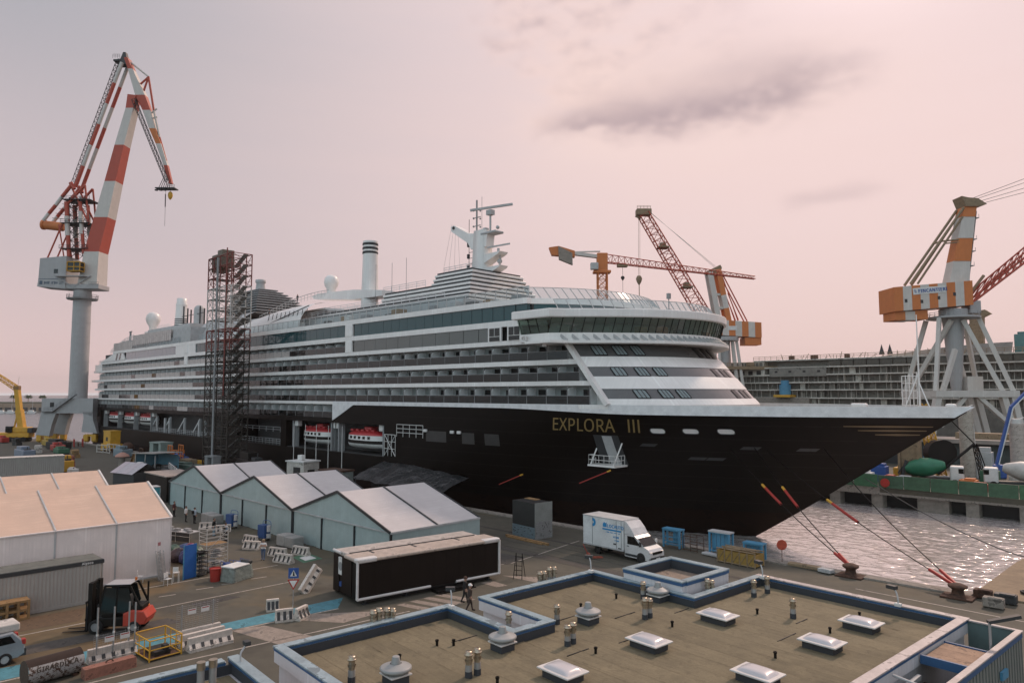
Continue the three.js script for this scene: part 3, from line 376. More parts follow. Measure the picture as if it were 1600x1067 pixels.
  b = nb(); railing(b, [V(-234, 26.2, -66), V(-222, 28.9, -66), V(-214, 29.7, -66)], 1.2, 1.3, 0.06, 3); railing(b, [V(-241, 23.1, -65), V(-226, 23.8, -65)], 1.2, 1.2, 0.06, 3); railing(b, [V(-239, 34.3, -78.5), V(-222, 34.3, -78.5)], 1.1, 1.4, 0.05, 2); S('aft_railing', M.shipWhiteFlat, b);
  b = nb(); b.bar(V(-237, 23, -72), V(-236.4, 33.5, -72), 0.3, 6).bar(V(-237.4, 33.4, -72), V(-235.4, 33.5, -72), 0.2); S('flag_staff', M.grey, b);
  // life-raft-like clutter on the side of the sun deck
  for (let i = 0; i < 26; i++) { const x = -158 + i * 3.7 + R(), g = nb(); g.rb(x, 26.65, -67 - R() * 3, 1.2 + R(), 0.5 + R() * 1.0, 0.8 + R(), 0.1); S('deck_furniture', [M.grey, M.lightGrey, M.charcoal, M.wood, M.white][i % 5], g); }
  // mast
  const mast0 = ship.children.length;
  b = nb(); b.geo(new THREE.CylinderGeometry(1.65, 2.05, 9, 4, 1), new THREE.Matrix4().makeRotationY(Math.PI / 4).premultiply(new THREE.Matrix4().makeScale(1.25, 1, 1)).setPosition(-85.2, 38.7, ZC)); S('mast_column', M.shipWhite, b);
  b = nb(); // swept arm reaching aft and up, widening into the column
  b.prism([[-94.2, 45.2], [-94.0, 44.2], [-88.6, 41.0], [-87.6, 39.6], [-83, 39.6], [-82.6, 42.4], [-86, 42.6], [-88.5, 43.0], [-93.2, 45.4]], 2.2, m4(0, 0, ZC)); S('mast_arm', M.shipWhite, b);
  b = nb(); b.cyl(0, 0, 0, 0.28, 0.1, 10); const hole = S('arm_hole', M.dark, b); hole.rotation.x = Math.PI / 2; hole.position.set(-93.2, 44.85, ZC + 1.12);
  for (const [y, l] of [[37.6, 5.6], [34.9, 5.6]]) { const g = nb(); g.prism([[-83.6, y - 1.4], [-79.2, y + 0.1], [-78.8, y + 0.5], [-83.8, y + 0.4]], 2.4, m4(0, 0, ZC)); S('radar_platform', M.shipWhite, g); }
  b = nb(); b.bar(V(-80.4, 38, ZC), V(-80.4, 39, ZC), 0.3).beam(V(-82.2, 39.1, -78.4), V(-78.6, 39.9, -81.6), 0.28, 0.3); S('radar_scanner', M.lightGrey, b);
  b = nb(); b.bar(V(-80, 35.4, ZC), V(-80, 36, ZC), 0.25).sph(-80, 36.4, ZC, 0.55, 8).bar(V(-80, 36.4, ZC), V(-79.8, 37.7, ZC), 0.14); S('satellite_dish', M.lightGrey, b);
  b = nb(); b.bar(V(-82.8, 42, ZC), V(-82.8, 46.6, ZC), 0.22, 6).box(-83.5, -82.1, 46, 47, -80.6, -79.4).beam(V(-86.0, 47.0, -77.2), V(-79.4, 48.2, -83.2), 0.5, 0.42); S('radar_scanner', M.lightGrey, b);
  b = nb(); b.bar(V(-87, 42.5, ZC), V(-87, 49.8, ZC), 0.2, 5).bar(V(-85.4, 42, ZC), V(-85.4, 50.2, ZC), 0.06, 4); for (const y of [44.5, 46.2, 47.8]) b.bar(V(-88, y, ZC), V(-85.8, y, ZC), 0.1, 4).sph(-88, y, ZC, 0.22, 6).sph(-85.9, y - 0.4, ZC, 0.2, 6); S('signal_mast', M.grey, b);
  b = nb(); b.rb(-82.3, 42, ZC, 4.5, 0.5, 2.6, 0.2); b.box(-84.6, -83.8, 42.5, 43.6, -80.5, -79.5); b.sph(-80.6, 43.2, -80, 0.4, 8); S('mast_platform', M.lightGrey, b);
  b = nb(); b.bar(V(-89.4, 34.5, ZC), V(-89.4, 46.2, ZC), 0.08, 4); for (let i = 0; i < 6; i++) b.bar(V(-89.4, 35.7 + i * 1.2, ZC), V(-87, 35.7 + i * 1.2, ZC), 0.06, 4); for (const y of [35.9, 38.1, 40.5]) b.cb(-89.6, y, ZC, 0.45, 0.9, 0.45); S('signal_ladder', M.charcoal, b);
  for (const o of ship.children.slice(mast0)) { if (o.name === 'arm_hole') { o.position.set(-85.6 + (-93.2 + 85.2) * 0.8, 34.4 + (44.85 - 34.4) * 0.84, ZC + 0.92); continue; } o.scale.set(0.8, 0.84, 0.8); o.position.set(-85.6 + 85.2 * 0.8, 34.4 * 0.16, ZC * 0.2); }
  b = nb(); for (const [x, z] of [[-105, -72], [-96, -72], [-101.5, -73]]) b.bar(V(x, 29, z), V(x, 37.5, z), 0.045, 4); for (let i = 0; i < 4; i++) b.bar(V(-93.5 + i * 0.5, 44.3 - i * 0.2, ZC), V(-97 + i * 2, 32, ZC), 0.02, 3); stuff(S('whip_antenna', M.grey, b));
}
// ---------------------------------------------------------------- cranes
const FACE = 44.5 * Math.PI / 180;   // turned square to the view from the roof
function taper(mb, l0, r0, l1, r1, d0, d1) { // box girder with outline l0-r0 to l1-r1 (x,y) and depths along z
  const p = (q, d) => V(q[0], q[1], d); const a = [p(l0, d0 / 2), p(r0, d0 / 2), p(r1, d1 / 2), p(l1, d1 / 2)], b = [p(l0, -d0 / 2), p(r0, -d0 / 2), p(r1, -d1 / 2), p(l1, -d1 / 2)];
  mb.quad(a[0], a[1], a[2], a[3]).quad(b[1], b[0], b[3], b[2]).quad(a[1], b[1], b[2], a[2]).quad(b[0], a[0], a[3], b[3]).quad(a[3], a[2], b[2], b[3]).quad(b[0], b[1], a[1], a[0]); return mb;
}
const P3 = (q, z = 0) => V(q[0], q[1], z);
{ // level-luffing crane on the quay by the stern
  const g = thing('harbour_crane', 'tall red and white double-jib harbour crane on grey portal by the ship stern', 'crane', [-243.9, 0, -60.3], FACE);
  const B = (n, m, mb) => mb.build(n, m, g);
  let b = nb(); b.prism([[-7.9, 13], [7.3, 13], [7.3, 7.6], [4.5, 8.6], [-3.3, 8.6], [-6.9, 8.2], [-7.9, 9]], 9, m4(0, 0, 0)); B('portal_beam', M.craneGrey, b);
  for (const z of [3.6, -3.6]) { b = nb(); b.prism([[-7.9, 9.2], [-3.4, 9.2], [-4.6, 5.4], [-5.3, 1.9], [-9.3, 2.3], [-8.6, 5]], 1.8, m4(0, 0, z)); B('portal_leg', M.craneGrey, b); b = nb(); b.prism([[4.4, 9.0], [7.3, 9.0], [7.6, 6.5], [8.9, 2.7], [4.2, 3.1], [4.7, 7.1]], 1.8, m4(0, 0, z)); B('portal_leg', M.craneGrey, b); for (const x of [-7.3, 6.6]) { b = nb(); b.rb(x - 1.2, 0.35, z, 1.5, 1.9, 1.5, 0.2).rb(x + 1.2, 0.35, z, 1.5, 1.9, 1.5, 0.2).box(x - 1.6, x + 1.6, 1.7, 2.4, z - 0.5, z + 0.5); for (const q of [-1.5, -0.8, 0.9, 1.6]) b.geo(new THREE.CylinderGeometry(0.4, 0.4, 0.4, 12).rotateX(Math.PI / 2), m4(x + q, 0.42, z)); B('wheel_bogie', M.yellow, b); } }
  b = nb(); b.beam(V(-4.0, 9.3, 5.0), V(2.6, 14.2, 5.0), 0.9, 0.15); railing(b, [V(-6.6, 9.2, 5.4), V(-4, 9.3, 5.4), V(2.6, 14.2, 5.4)], 1.1, 1.4, 0.06); b.box(-7, -4, 9.1, 9.25, 4.5, 5.5); B('stairway', M.grey, b);
  b = nb(); b.box(-5.4, -4.2, 10.4, 11.8, 4.5, 4.56); B('portal_hatch', M.dark, b);
  b = nb(); b.cyl(0, 13, 0, 2.55, 33.6, 28, 2.45); for (const y of [18, 24, 30, 36]) b.cyl(0, y, 0, 2.56, 0.12, 28); B('column', M.craneGrey, b);
  b = nb(); b.cyl(0, 43, 0, 4.1, 0.4, 24, 4.3); const ring = []; for (let i = 0; i <= 16; i++) ring.push(V(4.2 * Math.cos(i / 16 * 6.283), 43.4, 4.2 * Math.sin(i / 16 * 6.283))); railing(b, ring, 1.1, 2, 0.06); B('column_platform', M.grey, b);
  b = nb(); b.prism([[-11.4, 55.3], [-3.4, 56], [-3.4, 47.2], [-3.2, 46.0], [-11.9, 46.7], [-11.6, 49]], 6.5, m4(0, 0, 0)); B('machinery_house', M.craneGrey, b);
  b = nb(); b.box(-11.6, -3.6, 48.9, 49.05, 3.26, 3.3); strokes(b, -9.8, 47.4, 3.27, 16, 0.8, 0.38); b.box(-11.2, -10.3, 47.3, 48.4, 3.26, 3.3); stuff(B('house_lettering', mat([0.07, 0.10, 0.14], 0.6, { map: null }), b));
  b = nb(); b.box(-7, -5.8, 50.7, 52, 3.2, 3.32); B('house_window', M.dkWin, b);
  b = nb(); b.rb(1.5, 46.0, 0, 10, 1.5, 6, 0.2); b.beam(V(-5, 49, 4), V(-1, 46.6, 3), 0.3, 0.3).beam(V(4, 50, 3), V(-1, 46.6, 3), 0.3, 0.3).box(-6, 3, 49.6, 49.8, 2.8, 4.6); railing(b, [V(3.5, 46.9, 3.2), V(6.6, 46.9, 3.2)], 1.2, 1, 0.06); B('slewing_deck', M.craneGrey, b);
  b = nb(); for (const [x, y] of [[-1.7, 51.2], [2.1, 51.2]]) b.bar(V(x, 51, 3.2), V(x, 53.8, 3.2), 0.16, 4).bar(V(x, 51, 5.4), V(x, 53.8, 5.4), 0.16, 4); for (const y of [51.1, 52.3, 53.8]) b.bar(V(-1.7, y, 5.4), V(2.1, y, 5.4), 0.16, 4).bar(V(-1.7, y, 3.2), V(2.1, y, 3.2), 0.16, 4).bar(V(-1.7, y, 3.2), V(-1.7, y, 5.4), 0.16, 4).bar(V(2.1, y, 3.2), V(2.1, y, 5.4), 0.16, 4); b.bar(V(0.3, 51, 5.4), V(0.3, 53.8, 5.4), 0.14, 4); const cab = B('driver_cab', M.yellow, b); b = nb(); b.box(-1.6, 2.0, 51.2, 53.7, 3.3, 5.3); b.build('cab_glass', M.dkGlass, cab);
  const LE = [[0, 47.8], [1.4, 57.5], [3.8, 68.2], [6.4, 79.5], [8.9, 91], [11.7, 102.8], [12, 107.3]], RE = [[5.8, 47.1], [5.9, 57.5], [8.0, 68.2], [9.8, 79.5], [11.8, 91], [14.1, 102.8], [14.6, 107]];
  for (let i = 0; i < 6; i++) { b = nb(); taper(b, LE[i], RE[i], LE[i + 1], RE[i + 1], 5.5 - i * 0.45, 5.5 - (i + 1) * 0.45); B('boom_section', i % 2 ? M.craneRed : M.craneWhite, b); }
  b = nb(); taper(b, [8.6, 117], [11.5, 117], [9.6, 121.2], [10.4, 121.2], 2.4, 1.2); b.bar(V(7.8, 118.7, 0), V(10.5, 118.7, 0), 0.6, 6).rb(8, 118, 0, 2, 0.6, 2.6, 0.1); railing(b, [V(6.8, 119, 1.2), V(9, 119, 1.2)], 1.2, 0.8, 0.05); B('boom_head', M.charcoal, b);
  // back stay: two tubes in red and white with a ladder between
  for (const z of [-1.6, 1.6]) { const A = V(10.0, 117.3, z), E = V(-2.8, 77.8, z); for (let k = 0; k < 6; k++) { b = nb(); b.bar(A.clone().lerp(E, k / 6), A.clone().lerp(E, (k + 1) / 6), 0.55, 8); B('back_stay', k % 2 ? M.craneRed : M.craneWhite, b); } }
  b = nb(); lattice(b, V(8.3, 118.3, 0), V(-4.1, 79, 0), 1.4, 1.3, 1.4, 1.3, 26, 0.11, 0.07, V(0, 0, 1)); B('stay_walkway', M.charcoal, b);
  // jib
  const J0 = [[10.3, 119.2], [11.6, 115.6], [14.2, 107.2], [16.6, 102.4], [18.8, 96.6], [21, 91.8], [23.6, 85], [25.5, 79.2]], J1 = [[11.4, 119.2], [13.0, 115.6], [17.2, 107.2], [18.9, 102.4], [20.6, 96.6], [22.6, 91.8], [24.8, 85], [26.4, 79.2]];
  for (let i = 0; i < 7; i++) { b = nb(); taper(b, J0[i], J1[i], J0[i + 1], J1[i + 1], 2.6 - i * 0.22, 2.6 - (i + 1) * 0.22); B('jib_section', [M.craneRed, M.craneWhite, M.craneRed, M.craneWhite, M.craneOrange, M.craneWhite, M.craneRed][i], b); }
  b = nb(); lattice(b, V(14.0, 105.6, 1.4), V(25.2, 79.6, 1.2), 1.0, 1.0, 0.9, 0.9, 16, 0.09, 0.06, V(0, 0, 1)); B('jib_walkway', M.charcoal, b);
  { const T = [[11.6, 118.3], [17.6, 113.5], [19.7, 102.5], [21.8, 94], [24.1, 86.5]]; for (let i = 0; i < 4; i++) { b = nb(); b.bar(P3(T[i]), P3(T[i + 1]), 0.32, 6); B('jib_tie', i % 2 ? M.craneRed : M.craneWhite, b); } b = nb(); b.bar(V(13.6, 109.6, 0), V(17.6, 113.4, 0), 0.3, 6).bar(V(16.3, 109, 0), V(17.6, 113.4, 0), 0.3, 6); B('jib_strut', M.craneRed, b); b = nb(); b.bar(V(18, 101, 0), V(20.6, 103.2, 0), 0.25, 6).bar(V(19.2, 100, 0), V(20.8, 100.6, 0), 0.25, 6); B('jib_strut', M.craneWhite, b); }
  b = nb(); b.box(21.6, 27.6, 77.5, 77.8, -1.4, 1.4); railing(b, [V(25.4, 77.8, 1.4), V(27.6, 77.4, 1.4)], 1.2, 0.8, 0.06); for (let i = 0; i < 6; i++) b.bar(V(22 + i * 0.7, 77.7, 0), V(23.8 + i * 0.35, 82 - i * 0.4, 0), 0.1, 4); for (const x of [21.8, 23.2, 24.4]) b.cyl(x, 76.9, 0.8, 0.5, 0.3, 10); B('sheave_platform', M.charcoal, b);
  b = nb(); b.lathe([[0.1, -1.3], [0.5, -0.8], [0.75, 0], [0.6, 0.9], [0.2, 1.3]], 25.8, 75.5, 0, 10); B('hook_block', M.yellow, b);
  b = nb(); b.bar(V(24.3, 77.5, 0), V(24.4, 66, 0), 0.05, 4).bar(V(24.3, 76, 0), V(24.35, 72, 0), 0.16, 5).bar(V(25.7, 77.5, 0), V(25.8, 76.6, 0), 0.05, 4); B('hoist_rope', M.charcoal, b);
  // rear balance arm with its counterweight drum and the A-frame
  for (const z of [-2, 2]) { b = nb(); b.bar(V(-3.4, 78.6, z), V(-6.4, 74.6, z), 0.55, 7); B('balance_arm', M.craneRed, b); b = nb(); b.bar(V(-6.4, 74.6, z), V(-8.2, 72, z), 0.55, 7); B('balance_arm', M.craneWhite, b); b = nb(); b.bar(V(-10.2, 69.4, z), V(-11.8, 67.2, z), 0.55, 7); B('balance_arm', M.craneWhite, b); b = nb(); b.bar(V(-8.2, 72, z), V(-10.2, 69.4, z), 0.55, 7); B('balance_arm', M.craneRed, b); }
  b = nb(); b.geo(new THREE.CylinderGeometry(1.35, 1.35, 6, 16).rotateZ(Math.PI / 2 - 0.12), m4(-10, 66, 0)); b.geo(new THREE.CylinderGeometry(1.6, 1.6, 0.6, 16).rotateZ(Math.PI / 2 - 0.12), m4(-12.9, 66.4, 0)); B('counterweight', M.craneOrange, b);
  for (const z of [-2, 2]) { b = nb(); b.bar(V(-5, 73, z), V(-3.4, 56, z), 0.6, 7); for (const [k0, k1] of [[0, 0.35]]) b.bar(V(-5, 73, z), V(-4.4, 67, z), 0.65, 7); B('frame_leg', M.craneRed, b); b = nb(); b.bar(V(-4.6, 68.5, z), V(-4.1, 62.5, z), 0.72, 7); B('frame_leg', M.craneWhite, b); b = nb(); b.bar(V(-0.8, 73, z), V(1.0, 57, z), 0.5, 7); B('frame_leg', M.craneRed, b); b = nb(); b.bar(V(-0.5, 70, z), V(0.2, 63, z), 0.62, 7); B('frame_leg', M.craneWhite, b); b = nb(); b.bar(V(-3.9, 78.2, z), V(2.3, 66, z), 0.3, 5).bar(V(0.5, 78.2, z), V(2.2, 66, z), 0.3, 5).bar(V(0.5, 78.2, z), V(-5, 72, z), 0.4, 5).bar(V(-10.2, 55, z), V(-6, 66, z), 0.25, 5).bar(V(-7, 66, z), V(-5, 56, z), 0.2, 5).bar(V(-4, 79, z), V(-2.8, 77, z), 0.6, 6); B('frame_brace', M.craneRed, b); }
  b = nb(); lattice(b, V(-2.6, 74.5, 0), V(-1.2, 56, 0), 3.6, 3.6, 3.6, 3.6, 7, 0.12, 0.09, V(0, 0, 1), { x: 1 }); for (const y of [73.6, 66.3, 58.4]) { b.box(-6, 2.6, y, y + 0.15, -3, 3); railing(b, [V(-6, y, 3), V(2.6, y, 3)], 1.1, 1.4, 0.06); } for (let i = 0; i < 5; i++) b.bar(V(-10.5 + i, 68.5 - i * -1.5, 0), V(-4.6, 68 + i * 1.2, 0), 0.07, 4); B('frame_platform', M.charcoal, b);
}
function stripedHouse(B, x0, x1, yL, yR, h, d, n, first) { const w = (x1 - x0) / n; for (let i = 0; i < n; i++) { const xa = x0 + i * w, xb = xa + w, ya = lerp(yL, yR, i / n), yb = lerp(yL, yR, (i + 1) / n); const b = nb(); b.prism([[xa, ya], [xb, yb], [xb, yb + h], [xa, ya + h]], d, m4(0, 0, 0)); B('house_panel', (i + first) % 2 ? M.craneWhite : M.craneOrange, b); } }
{ // orange and white slewing crane across the basin, right
  const g = thing('slewing_crane', 'orange and white slewing crane with lettered machinery house on splayed white legs, right edge', 'crane', [-47.7, 0, -219.5], FACE);
  const B = (n, m, mb) => mb.build(n, m, g); let b;
  const ML = [[3.5, 65.2], [2.7, 62.4], [1.4, 56.5], [-0.1, 50.2], [-1.6, 44.2]], MR = [[6.9, 65.2], [6.3, 62.4], [5.4, 56.5], [4.4, 50.2], [3.8, 43.3]];
  for (let i = 0; i < 4; i++) { b = nb(); taper(b, ML[i + 1], MR[i + 1], ML[i], MR[i], 3.4, 3.2); B('mast_section', i % 2 ? M.craneWhite : M.craneOrange, b); }
  b = nb(); b.prism([[2.6, 68], [4.4, 67.6], [7, 67.4], [9.4, 65.8], [8.2, 65.4], [7, 65.2], [3.6, 65.2]], 4.2, m4(0, 0, 0)); B('mast_head', M.tan, b);
  b = nb(); for (const [y, x] of [[62.2, 6.4], [56.3, 5.5], [53, 5], [49, 4.5]]) { b.box(x, x + 1.4, y, y + 0.2, -1, 1); b.bar(V(x + 1.3, y, 1), V(x + 1.3, y + 1.1, 1), 0.06, 4); } b.beam(V(6.9, 64, 1.2), V(3.8, 44, 1.2), 0.5, 0.1); B('mast_ladder', M.grey, b);
  b = nb(); for (const z of [-1.5, 1.5]) b.bar(V(3.3, 64.9, z), V(-12, 44, z), 0.36, 6).bar(V(2.9, 62.4, z), V(-10.1, 44, z), 0.3, 6); b.bar(V(-3.4, 55.6, 1.5), V(1.6, 56.1, 1.5), 0.25, 5).bar(V(-3.4, 55.6, -1.5), V(-3.4, 55.6, 1.5), 0.25, 5).bar(V(-2.4, 55, 1.5), V(1.6, 55.4, 1.5), 0.2, 5); B('back_stay', M.tan, b);
  stripedHouse(B, -17.9, 3.1, 36.2, 38, 6.5, 8, 9, 0); b = nb(); b.box(-17.4, -14.6, 34, 36.3, -3, 3); B('ballast_box', M.craneOrange, b); b = nb(); b.box(-14.6, -12, 34, 36.4, -3, 3); B('ballast_box', M.craneWhite, b); b = nb(); b.box(-12, -8.6, 34.2, 36.6, -3, 3); B('ballast_box', M.craneOrange, b);
  const ang = Math.atan2(1.8, 21); b = nb(); b.cb(0, 0, 0, 8.8, 1.75, 0.1); const sg = B('name_board', M.white, b); sg.position.set(-8.5, 41.0, 4.1); sg.rotation.z = ang; b = nb(); const tx = textGeo('FINCANTIERI', 0.9, 0.05); b.geo(tx, m4(-3.1, 0.42, 0.06)); for (let i = 0; i < 3; i++) b.cb(-3.7 - i * 0.1, 0.5 + i * 0.3, 0.06, 0.5, 0.16, 0.05); const sl = b.build('board_lettering', M.blue, sg);
  for (const [x, y] of [[-11, 38.4], [-6.4, 39.4], [-2.2, 40.4], [-15.2, 38.6]]) { b = nb(); b.box(x, x + 0.7, y, y + 0.9, 4, 4.06); B('vent_window', M.charcoal, b); }
  for (const z of [-1.8, 1.8]) { b = nb(); b.bar(V(4.2, 38.8, z), V(34, 61, z), 0.32, 5).bar(V(8.5, 44, z), V(34, 64.6, z), 0.24, 5).bar(V(4.2, 38.8, z), V(8.5, 44, z), 0.3, 5); for (let i = 0; i < 14; i++) { const t = i / 14, t2 = (i + 1) / 14; b.bar(V(lerp(5, 34, t), lerp(39.4, 61, t), z), V(lerp(8.5, 34, (t + t2) / 2), lerp(44, 64.6, (t + t2) / 2), z), 0.13, 4).bar(V(lerp(8.5, 34, (t + t2) / 2), lerp(44, 64.6, (t + t2) / 2), z), V(lerp(5, 34, t2), lerp(39.4, 61, t2), z), 0.13, 4); } B('jib_truss', M.craneRed, b); }
  b = nb(); for (let i = 0; i < 14; i++) { const t = i / 14; b.bar(V(lerp(5, 34, t), lerp(39.4, 61, t), -1.8), V(lerp(5, 34, t), lerp(39.4, 61, t), 1.8), 0.12, 4); } b.bar(V(4.5, 41, 0), V(8.9, 46.5, 0), 0.4, 6); B('jib_lacing', M.tan, b);
  b = nb(); for (const [y0, dx, dy] of [[67.6, 40, 15], [67.2, 40, 13.4], [66.6, 40, 11.5], [66.1, 40, 10]]) b.bar(V(6 + (67.6 - y0), y0, (y0 - 66.8) * 1.2), V(6 + dx, y0 + dy, (y0 - 66.8) * 1.2), 0.07, 4); stuff(B('luffing_rope', M.charcoal, b));
  b = nb(); b.cyl(0, 34.6, 0, 6.4, 0.5, 24).cyl(0, 35, 0, 3.4, 2.2, 20).rb(5, 36, 0, 3, 3.4, 4, 0.2); const rg = []; for (let i = 0; i <= 12; i++) rg.push(V(6.3 * Math.cos(i * 0.5236), 35.1, 6.3 * Math.sin(i * 0.5236))); railing(b, rg, 1.1, 2, 0.06); B('slewing_platform', M.craneGrey, b);
  b = nb(); b.lathe([[1.2, 15], [1.5, 18], [2.7, 34.6]], 0, 0, 0, 20); B('king_post', M.craneGrey, b);
  for (const [a, c] of [[[-5.6, 34.4, 3], [-9.8, 15, 7]], [[-5.6, 34.4, -3], [-9.8, 15, -7]], [[-2.4, 34, 3], [-8.6, 15, -7]], [[0.6, 34, 3.2], [7.6, 15, 7]], [[0.6, 34, -3.2], [7.6, 15, -7]], [[5.0, 34.4, 3], [10.4, 15, 7]], [[5, 34.4, -3], [10.4, 15, -7]], [[-3, 26, 5], [-8, 15, 7]]]) { b = nb(); b.beam(V(...a), V(...c), 0.95, 1.1); B('splayed_leg', M.craneWhite, b); }
  b = nb(); b.box(-10.5, 11.2, 13.5, 15.2, 5.8, 8.2).box(-10.5, 11.2, 13.5, 15.2, -8.2, -5.8).box(-10.5, -8.2, 13.4, 15.1, -6, 6).box(9, 11, 13.4, 15.1, -6, 6).box(1.8, 6, 15.2, 19, -2, 2); B('portal_beam', M.craneWhite, b);
  for (const z of [7, -7]) for (const [x0, x1] of [[-9.4, -12], [7.6, 10.4], [10, 12.6]]) { b = nb(); b.beam(V(x0, 13.6, z), V(x1, 1.2, z), 1.6, 1.5); B('portal_leg', M.craneWhite, b); } b = nb(); b.beam(V(-2, 13.8, 7), V(-9, 6, 7), 1, 1).beam(V(1, 13.8, 7), V(9.5, 6, 7), 1, 1); b.box(-13, 13.5, 0.7, 2.2, 6, 8); B('portal_brace', M.craneWhite, b);
}
{ // luffing crane in the middle distance behind the bridge
  const g = thing('slewing_crane', 'orange and white slewing crane with raised lattice jib behind the ship bridge', 'crane', [-127, 0, -239.7], FACE);
  const B = (n, m, mb) => mb.build(n, m, g); let b = nb();
  lattice(b, V(-28, 81.4, 0), V(-6.5, 43.8, 0), 3.6, 3.6, 4, 4.6, 16, 0.24, 0.12, V(0, 0, 1)); for (const z of [-2, 2]) b.bar(V(-6.5, 43.8, z), V(-2.4, 36.6, z * 0.6), 0.4, 5); B('jib_truss', M.craneRed, b);
  b = nb(); b.rb(-28, 81, 0, 5.6, 2.4, 3.6, 0.3); b.bar(V(-31, 81, 0), V(-29, 80, 0), 0.6); railing(b, [V(-30.6, 83.4, 1.5), V(-25.6, 83.4, 1.5)], 1, 1.2, 0.07); B('jib_head', M.tan, b);
  for (const [x, y] of [[-21, 69], [-12.4, 54]]) { b = nb(); b.box(x - 2, x + 2, y - 0.4, y, -2.6, 2.6).box(x - 1, x + 1, y, y + 1.6, -1, 1); B('jib_platform', M.tan, b); }
  for (const z of [-1.8, 1.8]) { const L0 = V(-4, 59.4, z), L1 = V(-1, 40.9, z), Q0 = V(-0.9, 60.4, z), Q1 = V(2.6, 41, z); for (let k = 0; k < 4; k++) { b = nb(); b.beam(Q0.clone().lerp(Q1, k / 4), Q0.clone().lerp(Q1, (k + 1) / 4), 0.9, 1.9); B('mast_section', k % 2 ? M.craneOrange : k === 0 ? M.craneOrange : M.craneWhite, b); } b = nb(); b.beam(L0, L1, 0.9, 1.9); B('mast_leg', M.craneWhite, b); }
  b = nb(); b.prism([[-5.6, 59.4], [-0.2, 62], [0.4, 61], [-0.1, 59.2], [-4, 58.4]], 4.4, m4(0, 0, 0)); B('mast_head', M.tan, b);
  b = nb(); b.beam(V(-3, 51, 0), V(1.5, 51, 0), 3.6, 0.8).beam(V(-2, 46, 0), V(2, 46, 0), 3.6, 0.8); B('mast_cross_beam', M.craneWhite, b);
  b = nb(); for (const z of [-1.6, 1.6]) b.bar(V(-0.1, 60.1, z), V(9.4, 41, z), 0.26, 5).bar(V(2.5, 51.5, z), V(6.2, 41.4, z), 0.22, 5).bar(V(-0.1, 60.1, z), V(6, 41, z), 0.16, 5); B('back_stay', M.craneRed, b);
  stripedHouse(B, -2.7, 14, 35.9, 34.8, 5.6, 7, 7, 0); b = nb(); b.box(8, 14, 32.2, 34.9, -3, 3); B('ballast_box', M.craneOrange, b); b = nb(); b.cb(3.4, 37.6, 3.55, 3.2, 1.5, 0.1); B('name_board', M.white, b);
  b = nb(); b.cyl(1, 33.8, 0, 5.4, 1.4, 20).rb(-4.6, 33.8, 1.5, 2.2, 2.6, 2.6, 0.3); B('slewing_platform', M.craneGrey, b);
  b = nb(); b.lathe([[1.6, 3], [1.9, 24], [2.2, 33.8]], 1.2, 0, 0, 18); B('king_post', M.craneGrey, b);
  for (const [x0, x1] of [[-2.6, -6.4], [-1.2, -2.6], [3.6, 5.6], [5, 8.4]]) for (const z of [-2.5, 2.5]) { b = nb(); b.beam(V(x0, 33.8, z), V(x1, 0.7, z * 2), 0.8, 0.9); B('splayed_leg', M.craneWhite, b); }
  b = nb(); b.box(-6, 22, 23.2, 24.4, -4, 4); railing(b, [V(-6, 24.4, 4), V(22, 24.4, 4)], 1.1, 2.4, 0.08); b.rb(10, 24.4, 2, 2.4, 1.5, 1.8, 0.2); B('gantry_walkway', M.tan, b);
  b = nb(); for (const x of [0, 0.5]) b.bar(V(-29.9 + x, 81, 0.2 * x), V(-30.2 + x, 57.5, 0), 0.06, 4); b.lathe([[0.2, -2], [0.8, -1], [1.2, 0.3], [0.7, 1.4]], -30, 56.8, 0, 10); b.bar(V(-30, 55, 0), V(-30, 50.6, 0), 0.16, 5); B('hook_block', M.tan, b);
  b = nb(); for (const z of [-1, 0, 1]) b.bar(V(-25.6, 82.4 - z * 0.6, z), V(-1.6, 61.6, z), 0.05, 4); stuff(B('luffing_rope', M.grey, b));
}
